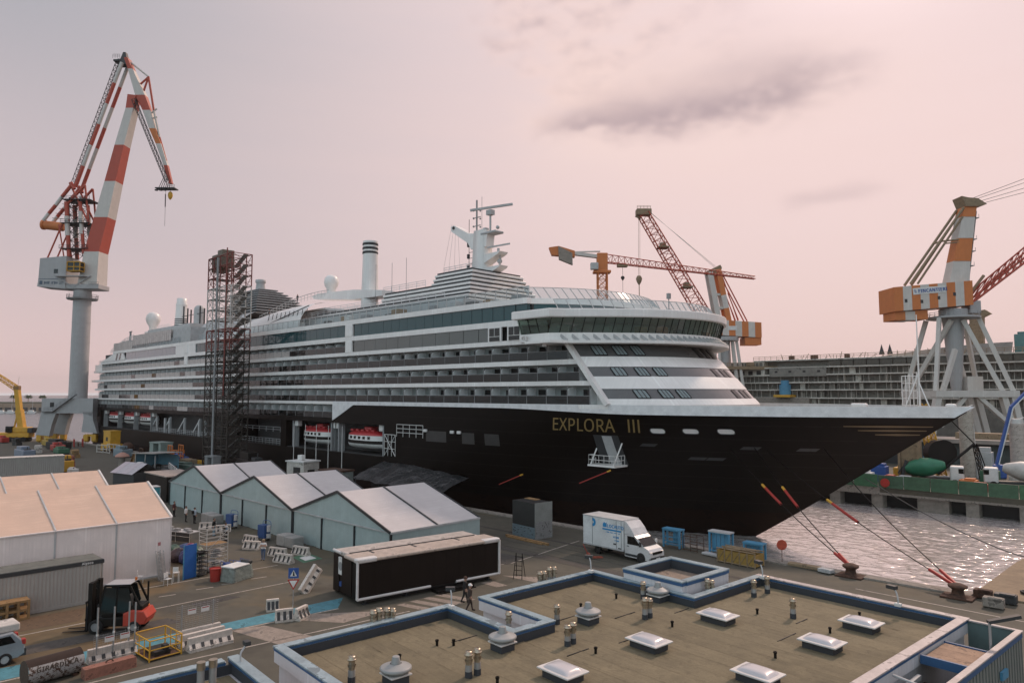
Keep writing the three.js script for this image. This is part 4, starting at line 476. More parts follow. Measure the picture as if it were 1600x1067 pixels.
{ // tower crane
  const g = thing('tower_crane', 'flat-topped tower crane with long thin lattice jib behind the ship', 'tower crane', [-122.1, 0, -160.5], FACE);
  const B = (n, m, mb) => mb.build(n, m, g); let b = nb();
  lattice(b, V(0.5, 0, 0), V(0.5, 49.3, 0), 2.6, 2.6, 2.6, 2.6, 22, 0.2, 0.11, V(1, 0, 0), { x: 1 }); B('tower_mast', M.craneOrange, b);
  b = nb(); b.rb(0.5, 49, 0, 3, 5.6, 2.6, 0.2).rb(0.4, 48.8, 0, 5, 0.8, 3, 0.2); B('slewing_unit', M.craneOrange, b); b = nb(); b.rb(-1.9, 49.6, 1.6, 2.2, 2.0, 1.6, 0.2); B('driver_cab', M.lightGrey, b);
  b = nb(); b.beam(V(0, 53.6, 0), V(-14.2, 55.4, 0), 1.6, 0.9).bar(V(0, 55.2, 0), V(-8, 55, 0), 0.25, 5); B('counter_jib', M.craneWhite, b);
  b = nb(); b.prism([[-14.8, 56.2], [-14, 54], [-7.4, 53.4], [-7.4, 55.2], [-12, 56.6]], 2, m4(0, 0, 0)); B('counter_jib_tail', M.craneOrange, b);
  b = nb(); b.prism([[-12.2, 56.4], [-8.2, 54.4], [-8.1, 51], [-12, 52.6]], 1.4, m4(0, 0, 1.2)); B('counterweight', M.concrete, b);
  b = nb(); lattice(b, V(1.6, 53.2, 0), V(44.4, 47.6, 0), 1.8, 2.4, 1.2, 0.8, 24, 0.14, 0.08, V(0, 0, 1), { tri: 1 }); B('lattice_jib', M.craneRed, b);
  b = nb(); b.rb(6.3, 50.6, 0, 3, 0.9, 1.6, 0.2); B('trolley', M.tan, b); b = nb(); b.bar(V(6.4, 50.6, 0), V(6.4, 37, 0), 0.05, 4).lathe([[0.15, -0.7], [0.6, 0], [0.4, 0.5]], 6.4, 47.5, 0, 8); B('hook_block', M.charcoal, b);
}
{ // yellow telescopic mobile crane, far left
  const g = thing('mobile_crane', 'yellow truck crane with telescopic boom and fly jib at far left of yard', 'mobile crane', [-254.6, 0, -49], FACE);
  const B = (n, m, mb) => mb.build(n, m, g); let b = nb(); b.rb(-4, 1.3, 0, 13, 1.4, 2.8, 0.2); B('carrier', M.yellow, b); b = nb(); for (const x of [-9, -7, -3, -1, 1]) b.geo(new THREE.CylinderGeometry(0.75, 0.75, 2.9, 14).rotateX(Math.PI / 2), m4(x, 0.75, 0)); B('wheel_set', M.rubber, b);
  b = nb(); b.rb(-1, 2.7, 0, 6, 1.7, 2.8, 0.3); B('superstructure', M.yellow, b); b = nb(); b.rb(-3.4, 2.8, 1.2, 2, 1.9, 1.2, 0.2); B('driver_cab', M.dkGlass, b); b = nb(); b.rb(2.8, 2.7, 0, 1.6, 1.5, 2.9, 0.2); B('counterweight', M.charcoal, b);
  b = nb(); b.beam(V(-0.4, 3.6, 0), V(-1.6, 9.5, 0), 1.7, 1.6, V(0, 0, 1)); B('boom_section', M.yellow, b); b = nb(); b.beam(V(-1.6, 9.5, 0), V(-2.6, 15.8, 0), 1.3, 1.3, V(0, 0, 1)); B('boom_section', M.yellow, b); b = nb(); b.bar(V(-3, 3.6, 0), V(-2, 9, 0), 0.25, 6); B('luffing_ram', M.yellow, b);
  b = nb(); lattice(b, V(-2.8, 16, 0), V(-13, 22.5, 0), 1.3, 1.3, 0.9, 0.9, 9, 0.14, 0.08, V(0, 0, 1)); B('fly_jib', M.yellow, b); b = nb(); b.rb(-2.6, 15.5, 0, 1.6, 1.3, 1.4, 0.2).bar(V(-2.4, 16.2, 0), V(-2.2, 19.5, 0), 0.04, 4); B('boom_head', M.wood, b);
}
// ---------------------------------------------------------------- across the water: quay, half-built ship, machinery, breakwater, hills
{
  let b = nb(); b.ext([[-170, -113.2], [60, -111.5], [60, -236], [-170, -236]], 0.0, 0.7); struct(b.build('far_quay', M.asphalt));
  // quay wall: cap, pilasters and dark openings
  const qw = thing('quay_wall', 'weathered concrete quay wall with dark openings across the water', 'quay wall'); b = nb(); b.box(-75, 60, -0.35, 0.72, -113.6, -112.2); b.build('coping', M.concrete, qw); b = nb(); b.box(-75, 60, -4, -0.3, -115.5, -114.6); b.build('back_wall', M.dark, qw); for (let i = 0; i < 22; i++) { const x = -72 + i * 6; b = nb(); b.box(x, x + 1.5 + (i % 3 === 1 ? 2.4 : 0), -4, -0.3, -114.6, -112.6 - (i % 3 === 1 ? 0.3 : 0)); b.build('pilaster', M.concrete, qw); }
  // green hoarding: each panel a board
  const hd = thing('hoarding', 'green site hoarding along the far quay edge with a dark patch', 'fence'); for (let i = 0; i < 26; i++) { const x = -62 + i * 3.4; b = nb(); b.box(x, x + 3.3, 0.74, 2.5 + R() * 0.12, -112.1 - 0.02 * (i % 2), -111.98); b.build('board', i === 14 || i === 16 ? M.dark : mat([0.055 + R() * 0.02, 0.15 + R() * 0.05, 0.10], 0.7, { map: 'worn', size: 3 }), hd); }
  // half-built sister ship
  const s = thing('unfinished_ship', 'grey half-built cruise ship with bare balcony decks across the basin', 'ship', [0, 0, 0]); const zf = -247; const B = (n, m, mb) => mb.build(n, m, s);
  const prim = mat([0.30, 0.30, 0.29], 0.8, { map: 'worn', size: 8 }), edge = mat([0.78, 0.78, 0.76], 0.7, { map: 'worn', size: 9 }), dkp = mat([0.30, 0.30, 0.29], 0.8, { map: 'worn', size: 5 });
  b = nb(); b.box(-150, 40, -3, 10.2, -278, zf + 0.4); B('hull', mat([0.22, 0.22, 0.21], 0.8, { map: 'worn', size: 9 }), b); b = nb(); b.box(-150, 40, 10, 26, -276, zf - 3.4); B('inner_wall', dkp, b);
  for (const [y, x0] of [[10.2, -150], [13.1, -150], [15.9, -150], [18.5, -146], [21.2, -118], [23.8, -118], [26.4, -118]]) { b = nb(); b.box(x0, 40, y - 0.42, y, -278, zf); B('deck_edge', edge, b); }
  for (const [y0, y1, x0] of [[10.2, 12.7, -112], [13.1, 15.5, -112], [15.9, 18.1, -112], [18.5, 20.8, -100], [21.2, 23.4, -92], [23.8, 26, -92]]) for (let i = 0; i < 22; i++) { const x = x0 + i * 3.3 + 0.3; if (x > -20) break; b = nb(); if (R() < 0.3) continue; if (R() < 0.5) b.box(x, x + 0.12, y0, y1, zf - 2, zf - 0.5); else b.box(x, x + 1 + R() * 1.2, y0, y1 - 0.1, zf - 2.2, zf - 1.9); B('cabin_divider', R() < 0.75 ? prim : edge, b); }
  b = nb(); for (const [y0, y1] of [[10.2, 12.7], [13.1, 15.5], [15.9, 18.1], [18.5, 20.8], [21.2, 23.4]]) for (let x = -140 + R(); x < -10; x += 1.65) { if (R() < 0.25) continue; b.box(x, x + 0.12, y0, y1, zf - 1.4, zf - 1.2); } stuff(B('deck_column', edge, b));
  b = nb(); b.box(-112, -92, 20.4, 23.6, -270, zf + 0.1); B('grey_block', prim, b); for (let i = 0; i < 4; i++) { b = nb(); b.box(-110 + i * 5, -109 + i * 5, 21.8, 22.5, zf + 0.05, zf + 0.16); B('block_window', M.dark, b); }
  b = nb(); b.box(-128, -114, 20.6, 23.2, -268, zf - 0.2); b.box(-128, -114, 23.9, 26, -268, zf - 0.2); B('white_house', edge, b); for (let i = 0; i < 4; i++) { b = nb(); b.box(-126.6 + i * 3.2, -124.9 + i * 3.2, 21.2, 22.7, zf - 0.25, zf - 0.12); B('house_window', M.dark, b); } for (let i = 0; i < 9; i++) { b = nb(); b.box(-127.4 + i * 1.45, -126.3 + i * 1.45, 24.1, 25.8, zf - 0.25, zf - 0.12); B('house_window', mat([0.12, 0.14, 0.14], 0.2, { map: null }), b); }
  for (let i = 0; i < 18; i++) { const x = -91 + i * 4; b = nb(); b.box(x, x + 3.7, 23.9, 25.9, zf - 0.5, zf - 0.4); B('glazing', mat([0.11, 0.105, 0.09], 0.25, { map: 'worn' }), b); }
  b = nb(); b.box(-128, -98, 10.2, 13, -250, zf + 0.6); B('concrete_barge_wall', M.concrete, b);
  b = nb(); railing(b, [V(-118, 26.4, zf), V(38, 26.6, zf)], 1.3, 2.2, 0.07, 2); for (let i = 0; i < 60; i++) { const x = -112 + i * 2.4, h = 0.5 + R() * 2; b.bar(V(x, 26.4, zf - 2 - R() * 6), V(x + R(), 26.4 + h, zf - 2 - R() * 6), 0.1, 4); } stuff(B('deck_scaffolding', M.tan, b));
  b = nb(); b.grid((u, v) => V(lerp(-80, -40, u), 26.4 + 3.4 * Math.sin(u * Math.PI * 0.5) * v, zf - 4 - 3 * v), 12, 2); B('upper_house', prim, b);
  for (const x of [-76, -73.5, -59.5, -57, -54]) { b = nb(); b.cyl(x, 27.5, zf - 6, 0.9, 3.2, 6, 0.05); B('covered_vent', M.charcoal, b); }
  b = nb(); b.prism([[-51, 26], [-48, 26], [-47.6, 38], [-45.6, 39], [-47, 40.2], [-51.6, 39.6], [-51.2, 37]], 3, m4(0, 0, zf - 10)); B('unpainted_mast', M.tan, b); b = nb(); for (const k of [0, 2.4]) b.bar(V(-60 + k, 27, zf - 10), V(-50.5, 37 - k, zf - 10), 0.25, 5); B('mast_stay', M.rust, b);
  for (const [x, w, y] of [[-86, 1.4, 26.4], [-97, 2.2, 26.5], [-105, 1.4, 26.4]]) { b = nb(); b.cb(x, y, zf - 3, w, 1.4, 1.4); B('deck_box', M.rust, b); }
  const tank = (x, y, z, l, r) => { const t = thing('blue_tank', l, 'tank', [x, y, z]); let b = nb(); b.cyl(0, 0, 0, r, 4.4, 14).cyl(0, 4.4, 0, r * 0.7, 1.6, 12); b.build('vessel', M.ltBlue, t); b = nb(); b.rb(0, 0, 0, r * 3, 0.9, r * 3, 0.1); b.build('base', M.yellow, t); }; tank(-106.4, 13.1, -246.9, 'bright blue cylindrical tank on a yellow base in front of the half-built ship', 2.0); tank(-33.4, 10.4, -244.6, 'blue tank low beside the right crane legs', 1.7);
  b = nb(); b.rb(0, 0, 0, 6, 5.6, 5, 0.3).rb(0, 5.6, 0, 4.4, 0.7, 4, 0.2); const tq = b.build('teal_unit', mat([0.11, 0.24, 0.25], 0.6)); tag(tq, 'teal boxy unit on top of the half-built ship, far right', 'machine'); tq.position.set(-37, 26.6, -258);
  // machinery on the far quay
  const col = (x, z, h, r, l, m) => { const t = thing('concrete_column', l, 'column', [x, 0.7, z]); let b = nb(); for (let y = 0; y < h; y += 1.2) b.cyl(0, y, 0, r, Math.min(1.18, h - y), 14); b.build('shaft', m, t); b = nb(); b.cyl(0, h, 0, r * 0.8, 0.8, 10).bar(V(r, h - 2, 0), V(r + 0.3, 0, 0.3), 0.05, 4).bar(V(-r, h, 0), V(r, h + 1, 0), 0.12, 4); b.build('cap', M.white, t); }; col(-28.2, -135, 10.8, 1.05, 'tall pale ribbed column standing behind the bow tip', mat([0.55, 0.53, 0.50], 0.8, { map: 'worn', size: 2 })); col(-22.3, -140.7, 8.8, 1.05, 'shorter pale column at the right edge of the picture', mat([0.62, 0.58, 0.57], 0.8, { map: 'worn', size: 2 }));
  { const t = thing('steel_pile', 'tan steel box pile on the far quay under the bow', 'pile', [-33.2, 0.7, -122]); b = nb(); b.box(-1.1, 1.1, 0, 6.5, -0.5, 0.5); b.build('web', M.tan, t); b = nb(); b.box(1.15, 1.5, 0, 6.8, -0.8, 0.8).box(-1.5, -1.15, 0, 6.6, -0.8, 0.8); b.build('flange', M.tan, t); }
  { const t = thing('drilling_rig', 'drilling rig with yellow lattice leader and big black cable drum', 'drilling rig', [-30.5, 0.7, -126], FACE); const Bt = (n, m, mb) => mb.build(n, m, t); b = nb(); lattice(b, V(0.6, 0, 0), V(-2.2, 12, 0), 1.4, 1.4, 1.2, 1.2, 11, 0.12, 0.07, V(0, 0, 1), { x: 1 }); Bt('leader', M.yellow, b); b = nb(); b.geo(new THREE.CylinderGeometry(1.9, 1.9, 1.5, 24).rotateX(Math.PI / 2), m4(-0.4, 4.6, 1)); b.geo(new THREE.CylinderGeometry(2.1, 2.1, 0.2, 24).rotateX(Math.PI / 2), m4(1.0, 4.4, 0.2)); Bt('cable_drum', M.black, b); b = nb(); b.rb(0, 0, 0, 3, 1, 2, 0.2); Bt('base', M.lightGrey, b); }
  function mixer(x, z, ry, dm, l) { const t = thing('concrete_mixer', l, 'mixer truck', [x, 0.7, z], ry); const Bt = (n, m, mb) => mb.build(n, m, t); b = nb(); b.geo(new THREE.LatheGeometry([[0.5, -2.6], [1.1, -1.8], [1.45, -0.3], [1.35, 0.8], [0.7, 2.5], [0.45, 2.8]].map(p => new THREE.Vector2(...p)), 20).rotateZ(-Math.PI / 2 + 0.16), m4(-1, 2.5, 0)); Bt('drum', dm, b); b = nb(); b.rb(3.2, 0.7, 0, 1.8, 2.2, 2.3, 0.25); const cb = Bt('cab', M.white, b); b = nb(); b.box(3.4, 4.05, 1.9, 2.6, -1.17, 1.17).box(4.08, 4.13, 1.8, 2.7, -1, 1); b.build('windscreen', M.dkGlass, cb); b = nb(); b.box(-4, 3.5, 0.7, 1.0, -0.8, 0.8).beam(V(-4, 1, 0), V(-3.4, 3.4, 0), 0.8, 0.4).beam(V(-3.6, 2.8, 0), V(-4.6, 1.4, 0), 0.5, 0.2); Bt('chassis', M.charcoal, b); for (const wx of [-3, -1.7, 2.9]) for (const wz of [-0.95, 0.95]) { b = nb(); b.geo(new THREE.CylinderGeometry(0.5, 0.5, 0.4, 14).rotateX(Math.PI / 2), m4(wx, 0.5, wz)); Bt('wheel', M.rubber, b); } }
  mixer(-30.2, -122, 0.2, mat([0.03, 0.20, 0.11], 0.45), 'concrete mixer truck with green drum behind the hoarding'); mixer(-19.9, -124.6, 3.3, mat([0.60, 0.58, 0.55], 0.5), 'concrete mixer truck with large white drum at the right edge');
  { const t = thing('pump_boom', 'blue folding concrete pump boom reaching up at the right edge', 'pump boom', [-24.4, 0.7, -138.5], FACE); const seg = (a, c, r) => { b = nb(); b.beam(V(...a), V(...c), r, r * 1.2); b.build('boom_arm', M.blue, t); b = nb(); b.bar(V(a[0] + 0.25, a[1], 0.2), V(c[0] + 0.25, c[1], 0.2), 0.09, 6); b.build('pipe', M.white, t); }; seg([-0.6, 2.2, 0], [2.2, 11.4, 0], 0.35); seg([2.2, 11.4, 0], [7.6, 16.5, 0], 0.4); b = nb(); b.rb(-0.8, 0, 0, 2.4, 2.2, 2, 0.2); b.build('pedestal', M.blue, t); }
  { const t = thing('crawler_crane_mast', 'thin black lattice derrick leaning behind the pale column', 'derrick', [-25.6, 0.7, -128], FACE); b = nb(); lattice(b, V(1.0, 0, 0), V(-0.2, 6, 0), 0.6, 0.6, 0.4, 0.4, 7, 0.07, 0.05, V(0, 0, 1)); b.bar(V(-0.2, 6, 0), V(-6, 1.4, 0), 0.22, 5).bar(V(-0.2, 6, 0), V(-4, 10, 0), 0.1, 4).bar(V(0.2, 6, 0), V(1.8, 1, 0), 0.1, 4); b.build('lattice_mast', M.black, t); }
  const bits = [['white_tarpaulin', 'white tarpaulin heap beside the bow on far quay', -40, -119, 4.6, 1.4, M.white], ['blue_container', 'small blue container beyond the green hoarding', -37.4, -121, 2.4, 2.3, M.blue], ['orange_pallet', 'orange pallet stack left of the mixer trucks', -25.2, -120.6, 2.2, 1.2, M.orange], ['white_site_hut', 'white site hut behind the black derrick', -26.4, -137, 2.6, 4.2, M.lightGrey], ['red_barrier', 'red and white site barrier in front of the black derrick', -23.6, -118, 2.6, 1.0, M.red], ['tool_container', 'brown tool container behind the green mixer drum', -33.6, -130, 3.4, 2.6, M.rust], ['cement_silo_base', 'white cement silo base behind the mixer trucks', -21, -132, 2.2, 2.4, M.paintWhite], ['rebar_stack', 'rusty rebar stack on the far quay between the mixers', -26.8, -124.6, 3.2, 0.8, M.rust], ['yellow_site_box', 'yellow site box left of the drilling rig', -35.6, -126, 2, 1.8, M.yellow], ['green_site_box', 'dark green site box at the foot of the right crane column', -24, -128.5, 2.4, 2, M.green], ['red_crate', 'red crate beside the tan steel pile', -35.2, -118.5, 1.8, 1.1, M.red], ['grey_genset', 'grey generator box beside the drilling rig', -33, -117.6, 2.4, 1.2, M.lightGrey], ['pallet_stack', 'pale pallet stack in front of the white column', -27.4, -118.5, 2.6, 0.9, M.tan]];
  for (const [n, l, x, z, w, h, m] of bits) { b = nb(); b.rb(0, 0, 0, w, h, 1.8, 0.12).rb(w * 0.1, h, 0, w * 0.6, h * 0.18, 1.2, 0.06).box(-w / 2, w / 2, -0.02, 0.1, -0.95, 0.95); const o = b.build(n, m); tag(o, l, n.split('_').pop()); o.position.set(x, 0.72, z); }
  // low dock shed behind, in front of the unfinished hull
  { const t = thing('dock_shed', 'long low dark dock shed in front of the half-built ship', 'shed', [0, 0.7, 0]); b = nb(); b.box(-90, 40, 0, 4.6, -158, -152); b.build('wall', mat([0.10, 0.13, 0.14], 0.8, { map: 'worn', size: 6 }), t); b = nb(); b.box(-91, 41, 4.6, 5.3, -159, -150.5); b.build('roof', mat([0.35, 0.31, 0.28], 0.8), t); for (let i = 0; i < 12; i++) { b = nb(); b.box(-60 + i * 7, -56 + i * 7, 0.2, 3.4, -152, -151.9); b.build('door', i % 3 ? M.charcoal : M.ltBlue, t); } b = nb(); b.box(-34, -20, 5.3, 6.4, -157, -154); b.build('crate_row', M.tan, t); }
  // red disc buoy on the far quay edge
  { const t = thing('mooring_disc', 'small red disc hanging at the far quay edge under the bow', 'mooring disc', [-33.8, 1.0, -111.7]); b = nb(); b.geo(new THREE.CylinderGeometry(0.62, 0.62, 0.14, 24).rotateX(Math.PI / 2), m4(0, 0.5, 0)); b.build('disc', M.red, t); b = nb(); b.bar(V(0, -0.3, -0.1), V(0, 0.5, -0.1), 0.05, 5); b.build('post', M.rust, t); }
  // breakwater with palms, marina boats and the low hill
  const bw = thing('breakwater', 'long low harbour breakwater with arches under the horizon at left', 'breakwater', [-793, WATER - 0.4, -157], FACE); b = nb(); b.box(-120, 160, 0, 8, -12, 0); b.build('mole', mat([0.42, 0.33, 0.26], 0.9, { map: 'worn', size: 20 }), bw); b = nb(); b.box(-120, 160, 8, 9.2, -14, -2); b.build('parapet', mat([0.14, 0.15, 0.11], 0.9), bw); for (let i = 0; i < 26; i++) { b = nb(); b.box(-80 + i * 8, -74.5 + i * 8, 0.6, 4, 0.02, 0.2); b.build('arch', M.charcoal, bw); }
  for (const [px, l] of [[-19.7, 'leftmost small palm on the breakwater'], [-5.8, 'middle small palm on the breakwater, right of the yellow boom'], [7.9, 'right small palm on the breakwater, nearest the harbour crane']]) { const t = thing('palm_tree', l, 'palm tree', [-794 + px * Math.cos(FACE), WATER + 8, -160 - px * Math.sin(FACE)]); b = nb(); b.bar(V(0, 0, 0), V(0.2, 5, 0), 0.35, 6, 0.25); b.build('trunk', M.wood, t); b = nb(); const rr = rng(5 + px | 0); for (let i = 0; i < 70; i++) { const a = rr() * 6.28, L = 2.4 + rr() * 1.6, e = rr() * 1.5 - 0.3; const p0 = V(0.2, 5, 0), p1 = V(0.2 + Math.cos(a) * L * 0.6, 5 + 1.7 * e + 0.6, Math.sin(a) * L * 0.6), p2 = V(0.2 + Math.cos(a) * L, 5 + 1.0 * e - 0.7, Math.sin(a) * L); b.beam(p0, p1, 0.5, 0.06).beam(p1, p2, 0.35, 0.05); } b.build('crown', mat([0.05, 0.075, 0.03], 0.8), t); }
  for (let i = 0; i < 8; i++) { const px = -26 + i * 8.2 + R() * 2; const t = thing('moored_boat', ['first', 'second', 'third', 'fourth', 'fifth', 'sixth', 'seventh', 'eighth'][i] + (i % 2 ? ' boat from the left under the breakwater, with a bare mast' : ' boat from the left under the breakwater, a motor yacht'), 'boat', [-740 + px * Math.cos(FACE), WATER - 0.4, -120 - px * Math.sin(FACE)], FACE + 0.25 * R(), 'boats moored along the breakwater'); b = nb(); b.prism([[-3.6, 1.4], [4.2, 1.9], [2.6, 0.1], [-3.2, 0.1]], 2.6, m4(0, 0.2, 0)); b.build('hull', M.white, t); b = nb(); b.rb(-0.6, 1.7, 0, 4, 1.2, 2, 0.3); b.build('cabin', i % 3 ? M.white : M.charcoal, t); if (i % 2) { b = nb(); b.bar(V(0.4, 2, 0), V(0.4, 12 + (i === 5 ? 6 : 0), 0), 0.12, 5).bar(V(0.3, 3.2, 0), V(-3, 3.3, 0), 0.1, 5); b.build('mast', M.lightGrey, t); } }
  const hl = nb(); hl.grid((u, v) => { const x = lerp(-1000, 2400, u), h = (4 + 195 * sstep(0.08, 0.2, u) * (0.85 + 0.5 * fbm(u * 9, 2, 3, 4))); return V(x, -3 + h * Math.sin(v * Math.PI / 2), -2600 - v * 400); }, 90, 8); struct(hl.build('hills', mat([0.12, 0.13, 0.13], 0.95)));
}
// ---------------------------------------------------------------- along the ship's side
{ // lifeboats
  function boat(x, y, z, L, label, red) { const t = thing('lifeboat', label, 'lifeboat', [x, y, z]); const Bt = (n, m, mb) => mb.build(n, m, t);
    const sec = (u) => { const a = Math.abs(2 * u - 1); return 1 - Math.pow(a, 3.2) * 0.82; }; let b = nb(); b.grid((u, v) => { const x = (u - 0.5) * L, s = sec(u), ang = v * Math.PI; return V(x, 0.95 - 0.95 * Math.sin(ang) * (0.6 + 0.4 * s), -1.7 * s * Math.cos(ang)); }, 20, 10); Bt('hull', M.white, b);
    for (const q of [1.74, -1.74]) { b = nb(); b.grid((u, v) => V((u - 0.5) * L, 0.9 + 0.5 * v, q * sec(u)), 20, 1); Bt('fender_band', M.black, b); }
    b = nb(); b.grid((u, v) => { const s = sec(u); return V((u - 0.5) * L * 0.99, 1.4 + 0.85 * v, 1.74 * s - 0.12 * v); }, 20, 1); b.grid((u, v) => { const s = sec(u); return V((u - 0.5) * L * 0.99, 1.4 + 0.85 * v, -1.74 * s + 0.12 * v); }, 20, 1); const side = Bt('cabin_side', M.white, b); for (let i = 0; i < 5; i++) { b = nb(); const u = 0.25 + i * 0.115; b.box((u - 0.5) * L - 0.28, (u - 0.5) * L + 0.28, 1.62, 2.05, 1.6 * sec(u), 1.76 * sec(u)); b.build('cabin_window', M.dkWin, side); }
    b = nb(); b.grid((u, v) => { const s = sec(u), ang = v * Math.PI; return V((u - 0.5) * L * 0.98, 2.2 + 0.85 * Math.sin(ang) * s, -1.65 * s * Math.cos(ang)); }, 20, 10); Bt('canopy', red, b);
    b = nb(); b.rb(0.8, 2.9, 0, 2, 0.7, 1.6, 0.2); for (let i = 0; i < 5; i++) b.rb(-3.5 + i * 1.5, 2.75, 0.7, 0.8, 0.4, 0.6, 0.1); Bt('roof_gear', red, b); return t; }
  const redM = mat([0.50, 0.035, 0.04], 0.4);
  boat(-97.6, 5.5, -66.0, 11.0, 'lifeboat with red canopy and black band, nearest the bow', redM); boat(-113.2, 5.5, -66.4, 10.4, 'lifeboat with red canopy behind the flag poles, second from the bow', redM);
  boat(-225.6, 6.0, -66.2, 10.6, 'white lifeboat with red roof nearest the stern', redM); boat(-212, 6.0, -66.2, 10.6, 'white lifeboat with red roof, second from the stern', redM); boat(-199.4, 6.0, -66.2, 10.6, 'lifeboat with mostly red side, third from the stern', redM);
  // davits belong to the ship
  for (const x of [-91.2, -104, -106.3, -119.4, -231.8, -219, -205.6, -193]) { const b = nb(); b.box(x - 0.3, x + 0.3, 4.7, 9.5, -65.4, -64.9); b.box(x - 0.16, x + 0.16, 4.7, 9.5, -64.9, -64.3); const p = S('davit_post', M.grey, b); const q = nb(); q.rb(x + (x > -92 || x === -104 ? -0.9 : 0.9), 8.5, -64.9, 1.1, 1.1, 0.9, 0.15); q.build('davit_winch', M.white, p); }
  let b = nb(); for (let i = 0; i < 4; i++) { const x = -190 + i * 9; b.box(x, x + 0.5, 5, 8.6, -65, -64.6); b.beam(V(x, 8.6, -65), V(x - 4, 5.4, -65), 0.4, 0.4); } for (const x of [-184, -181, -163, -160]) b.box(x, x + 0.6, 4.8, 8.4, -64.8, -64.4); stuff(S('tender_arm', M.lightGrey, b));
  b = nb(); railing(b, [V(-191, 4.8, -64.2), V(-153, 4.8, -64.2)], 1.1, 1.2, 0.04, 3); railing(b, [V(-141, 4.8, -64.2), V(-124, 4.8, -64.2)], 1.1, 1.4, 0.04, 3); railing(b, [V(-141, 7.2, -64.2), V(-124, 7.2, -64.2)], 0.9, 3, 0.04, 2); stuff(S('side_railing', M.lightGrey, b));
  b = nb(); railing(b, [V(-90, 5, -63.7), V(-87.2, 5, -63.7)], 3.2, 1.0, 0.05, 3); b.bar(V(-90, 5, -63.7), V(-87.2, 8.2, -63.7), 0.06, 4); b.bar(V(-90, 8.2, -63.7), V(-87.2, 5, -63.7), 0.06, 4); S('scaffold_stair', M.white, b);
  b = nb(); railing(b, [V(-86.9, 8.0, -63.7), V(-80.6, 8.0, -63.7)], 1.8, 1.6, 0.05, 3); S('white_rail_gate', M.white, b);
  for (const [x, w] of [[-78, 4.4], [-71.4, 2.4], [-67, 2.6]]) { const q = nb(); q.grid((u, v) => { const xx = x + (u - 0.5) * w, yy = lerp(7.6, 9.1, v); return V(xx, yy, ZC + HB(xx, yy) + 0.05); }, 4, 2); S('side_shell_opening', mat([0.045, 0.042, 0.04], 0.5), q); }
  for (const x of [-80.2, -74.4, -73]) { const q = nb(); q.rb(x, 8.9, ZC + HB(x, 9) + 0.2, 0.7, 0.4, 0.3, 0.08); S('deck_light', M.white, q); }
  // flagpole-like masts standing on the quay in front of the boats
  const poles = [[-116.4, 'first slim white pole from the left, before the lifeboats'], [-112.4, 'second slim white pole before the lifeboats'], [-108.7, 'third slim white pole before the lifeboats'], [-104.8, 'fourth slim white pole, beside the near lifeboat'], [-100.6, 'rightmost slim white pole, across the near lifeboat']];
  for (const [x, l] of poles) { const t = thing('flag_pole', l, 'pole', [x * 0.935, 0, -58.8]); const q = nb(); q.bar(V(0, 0, 0), V(0, 9.4, 0), 0.065, 8, 0.04); q.build('shaft', M.white, t); const q2 = nb(); q2.rb(0, 0, 0, 0.5, 0.3, 0.5, 0.05); q2.build('base', M.concrete, t); }
  // mooring lines with red sleeves
  const bowPt = (x, y) => V(x, y, ZC + HB(x, y) + 0.1);
  function line(a, e, label, sl) { const t = thing('mooring_line', label, 'mooring line', [0, 0, 0]); const n = 18, pts = []; for (let i = 0; i <= n; i++) { const u = i / n, p = a.clone().lerp(e, u); p.y -= 0.55 * Math.sin(u * Math.PI); pts.push(p); } const at = u => { const p = a.clone().lerp(e, u); p.y -= 0.55 * Math.sin(u * Math.PI); return p; }; const r = nb(); r.tube(pts, 0.045, 6, 40); r.build('rope', M.black, t); const q = nb(); q.tube([at(0.90), at(0.95), at(0.995)], 0.13, 7, 8); q.build('chafe_sleeve', M.red, t); if (sl) { const w = nb(); w.tube([at(sl), at(sl + 0.07), at(sl + 0.14)], 0.13, 7, 10); w.build('chafe_sleeve', M.red, t); const w2 = nb(); w2.tube([at(sl - 0.03), at(sl - 0.015), at(sl)], 0.13, 7, 4); w2.build('chafe_sleeve', M.yellow, t); } }
  line(bowPt(-36.9, 8.5), V(-20.75, 0.75, -59.4), 'left mooring line of the pair from the hull to the first bollard', 0.36); line(bowPt(-34.6, 8.6), V(-20.6, 0.75, -59.2), 'right mooring line of the pair from the hull to the first bollard', 0.38); line(bowPt(-33.6, 8.3), V(-13.3, 0.75, -58.6), 'mooring line with red sleeve high up leading to the second bollard', 0.44); line(bowPt(-28.6, 8.7), V(-13.1, 0.75, -58.5), 'plain dark mooring line to the second bollard'); 
  { const t = thing('mooring_line', 'long dark line from the bow out to the right edge', 'mooring line'); const q = nb(); q.tube([V(-26, 5.5, -79.5), V(-20, 2.4, -79), V(-13, 0.2, -77), V(-9.5, 0.25, -75.2)], 0.05, 6, 40); q.build('rope', M.charcoal, t); const w = nb(); w.tube([V(-10.1, 0.23, -75.5), V(-9.7, 0.25, -75.3), V(-9.3, 0.25, -75.1)], 0.12, 6, 4); w.build('chafe_sleeve', M.yellow, t); }
  for (const [a, e, l] of [[V(-64.6, 2.9, -63.4), V(-61, 4.3, -63.5), 'short red sleeved line on the hull below the boarding platform at left'], [V(-52, 4.1, -64.0), V(-48.6, 5.6, -64.8), 'short red sleeved line on the hull under the boarding platform']]) { const t = thing('fender_line', l, 'mooring line'); const q = nb(); q.bar(a, e, 0.06, 6); q.build('sleeve', M.red, t); const w = nb(); w.bar(e, e.clone().add(e.clone().sub(a).multiplyScalar(0.12)), 0.1, 6); w.build('end', M.yellow, t); }
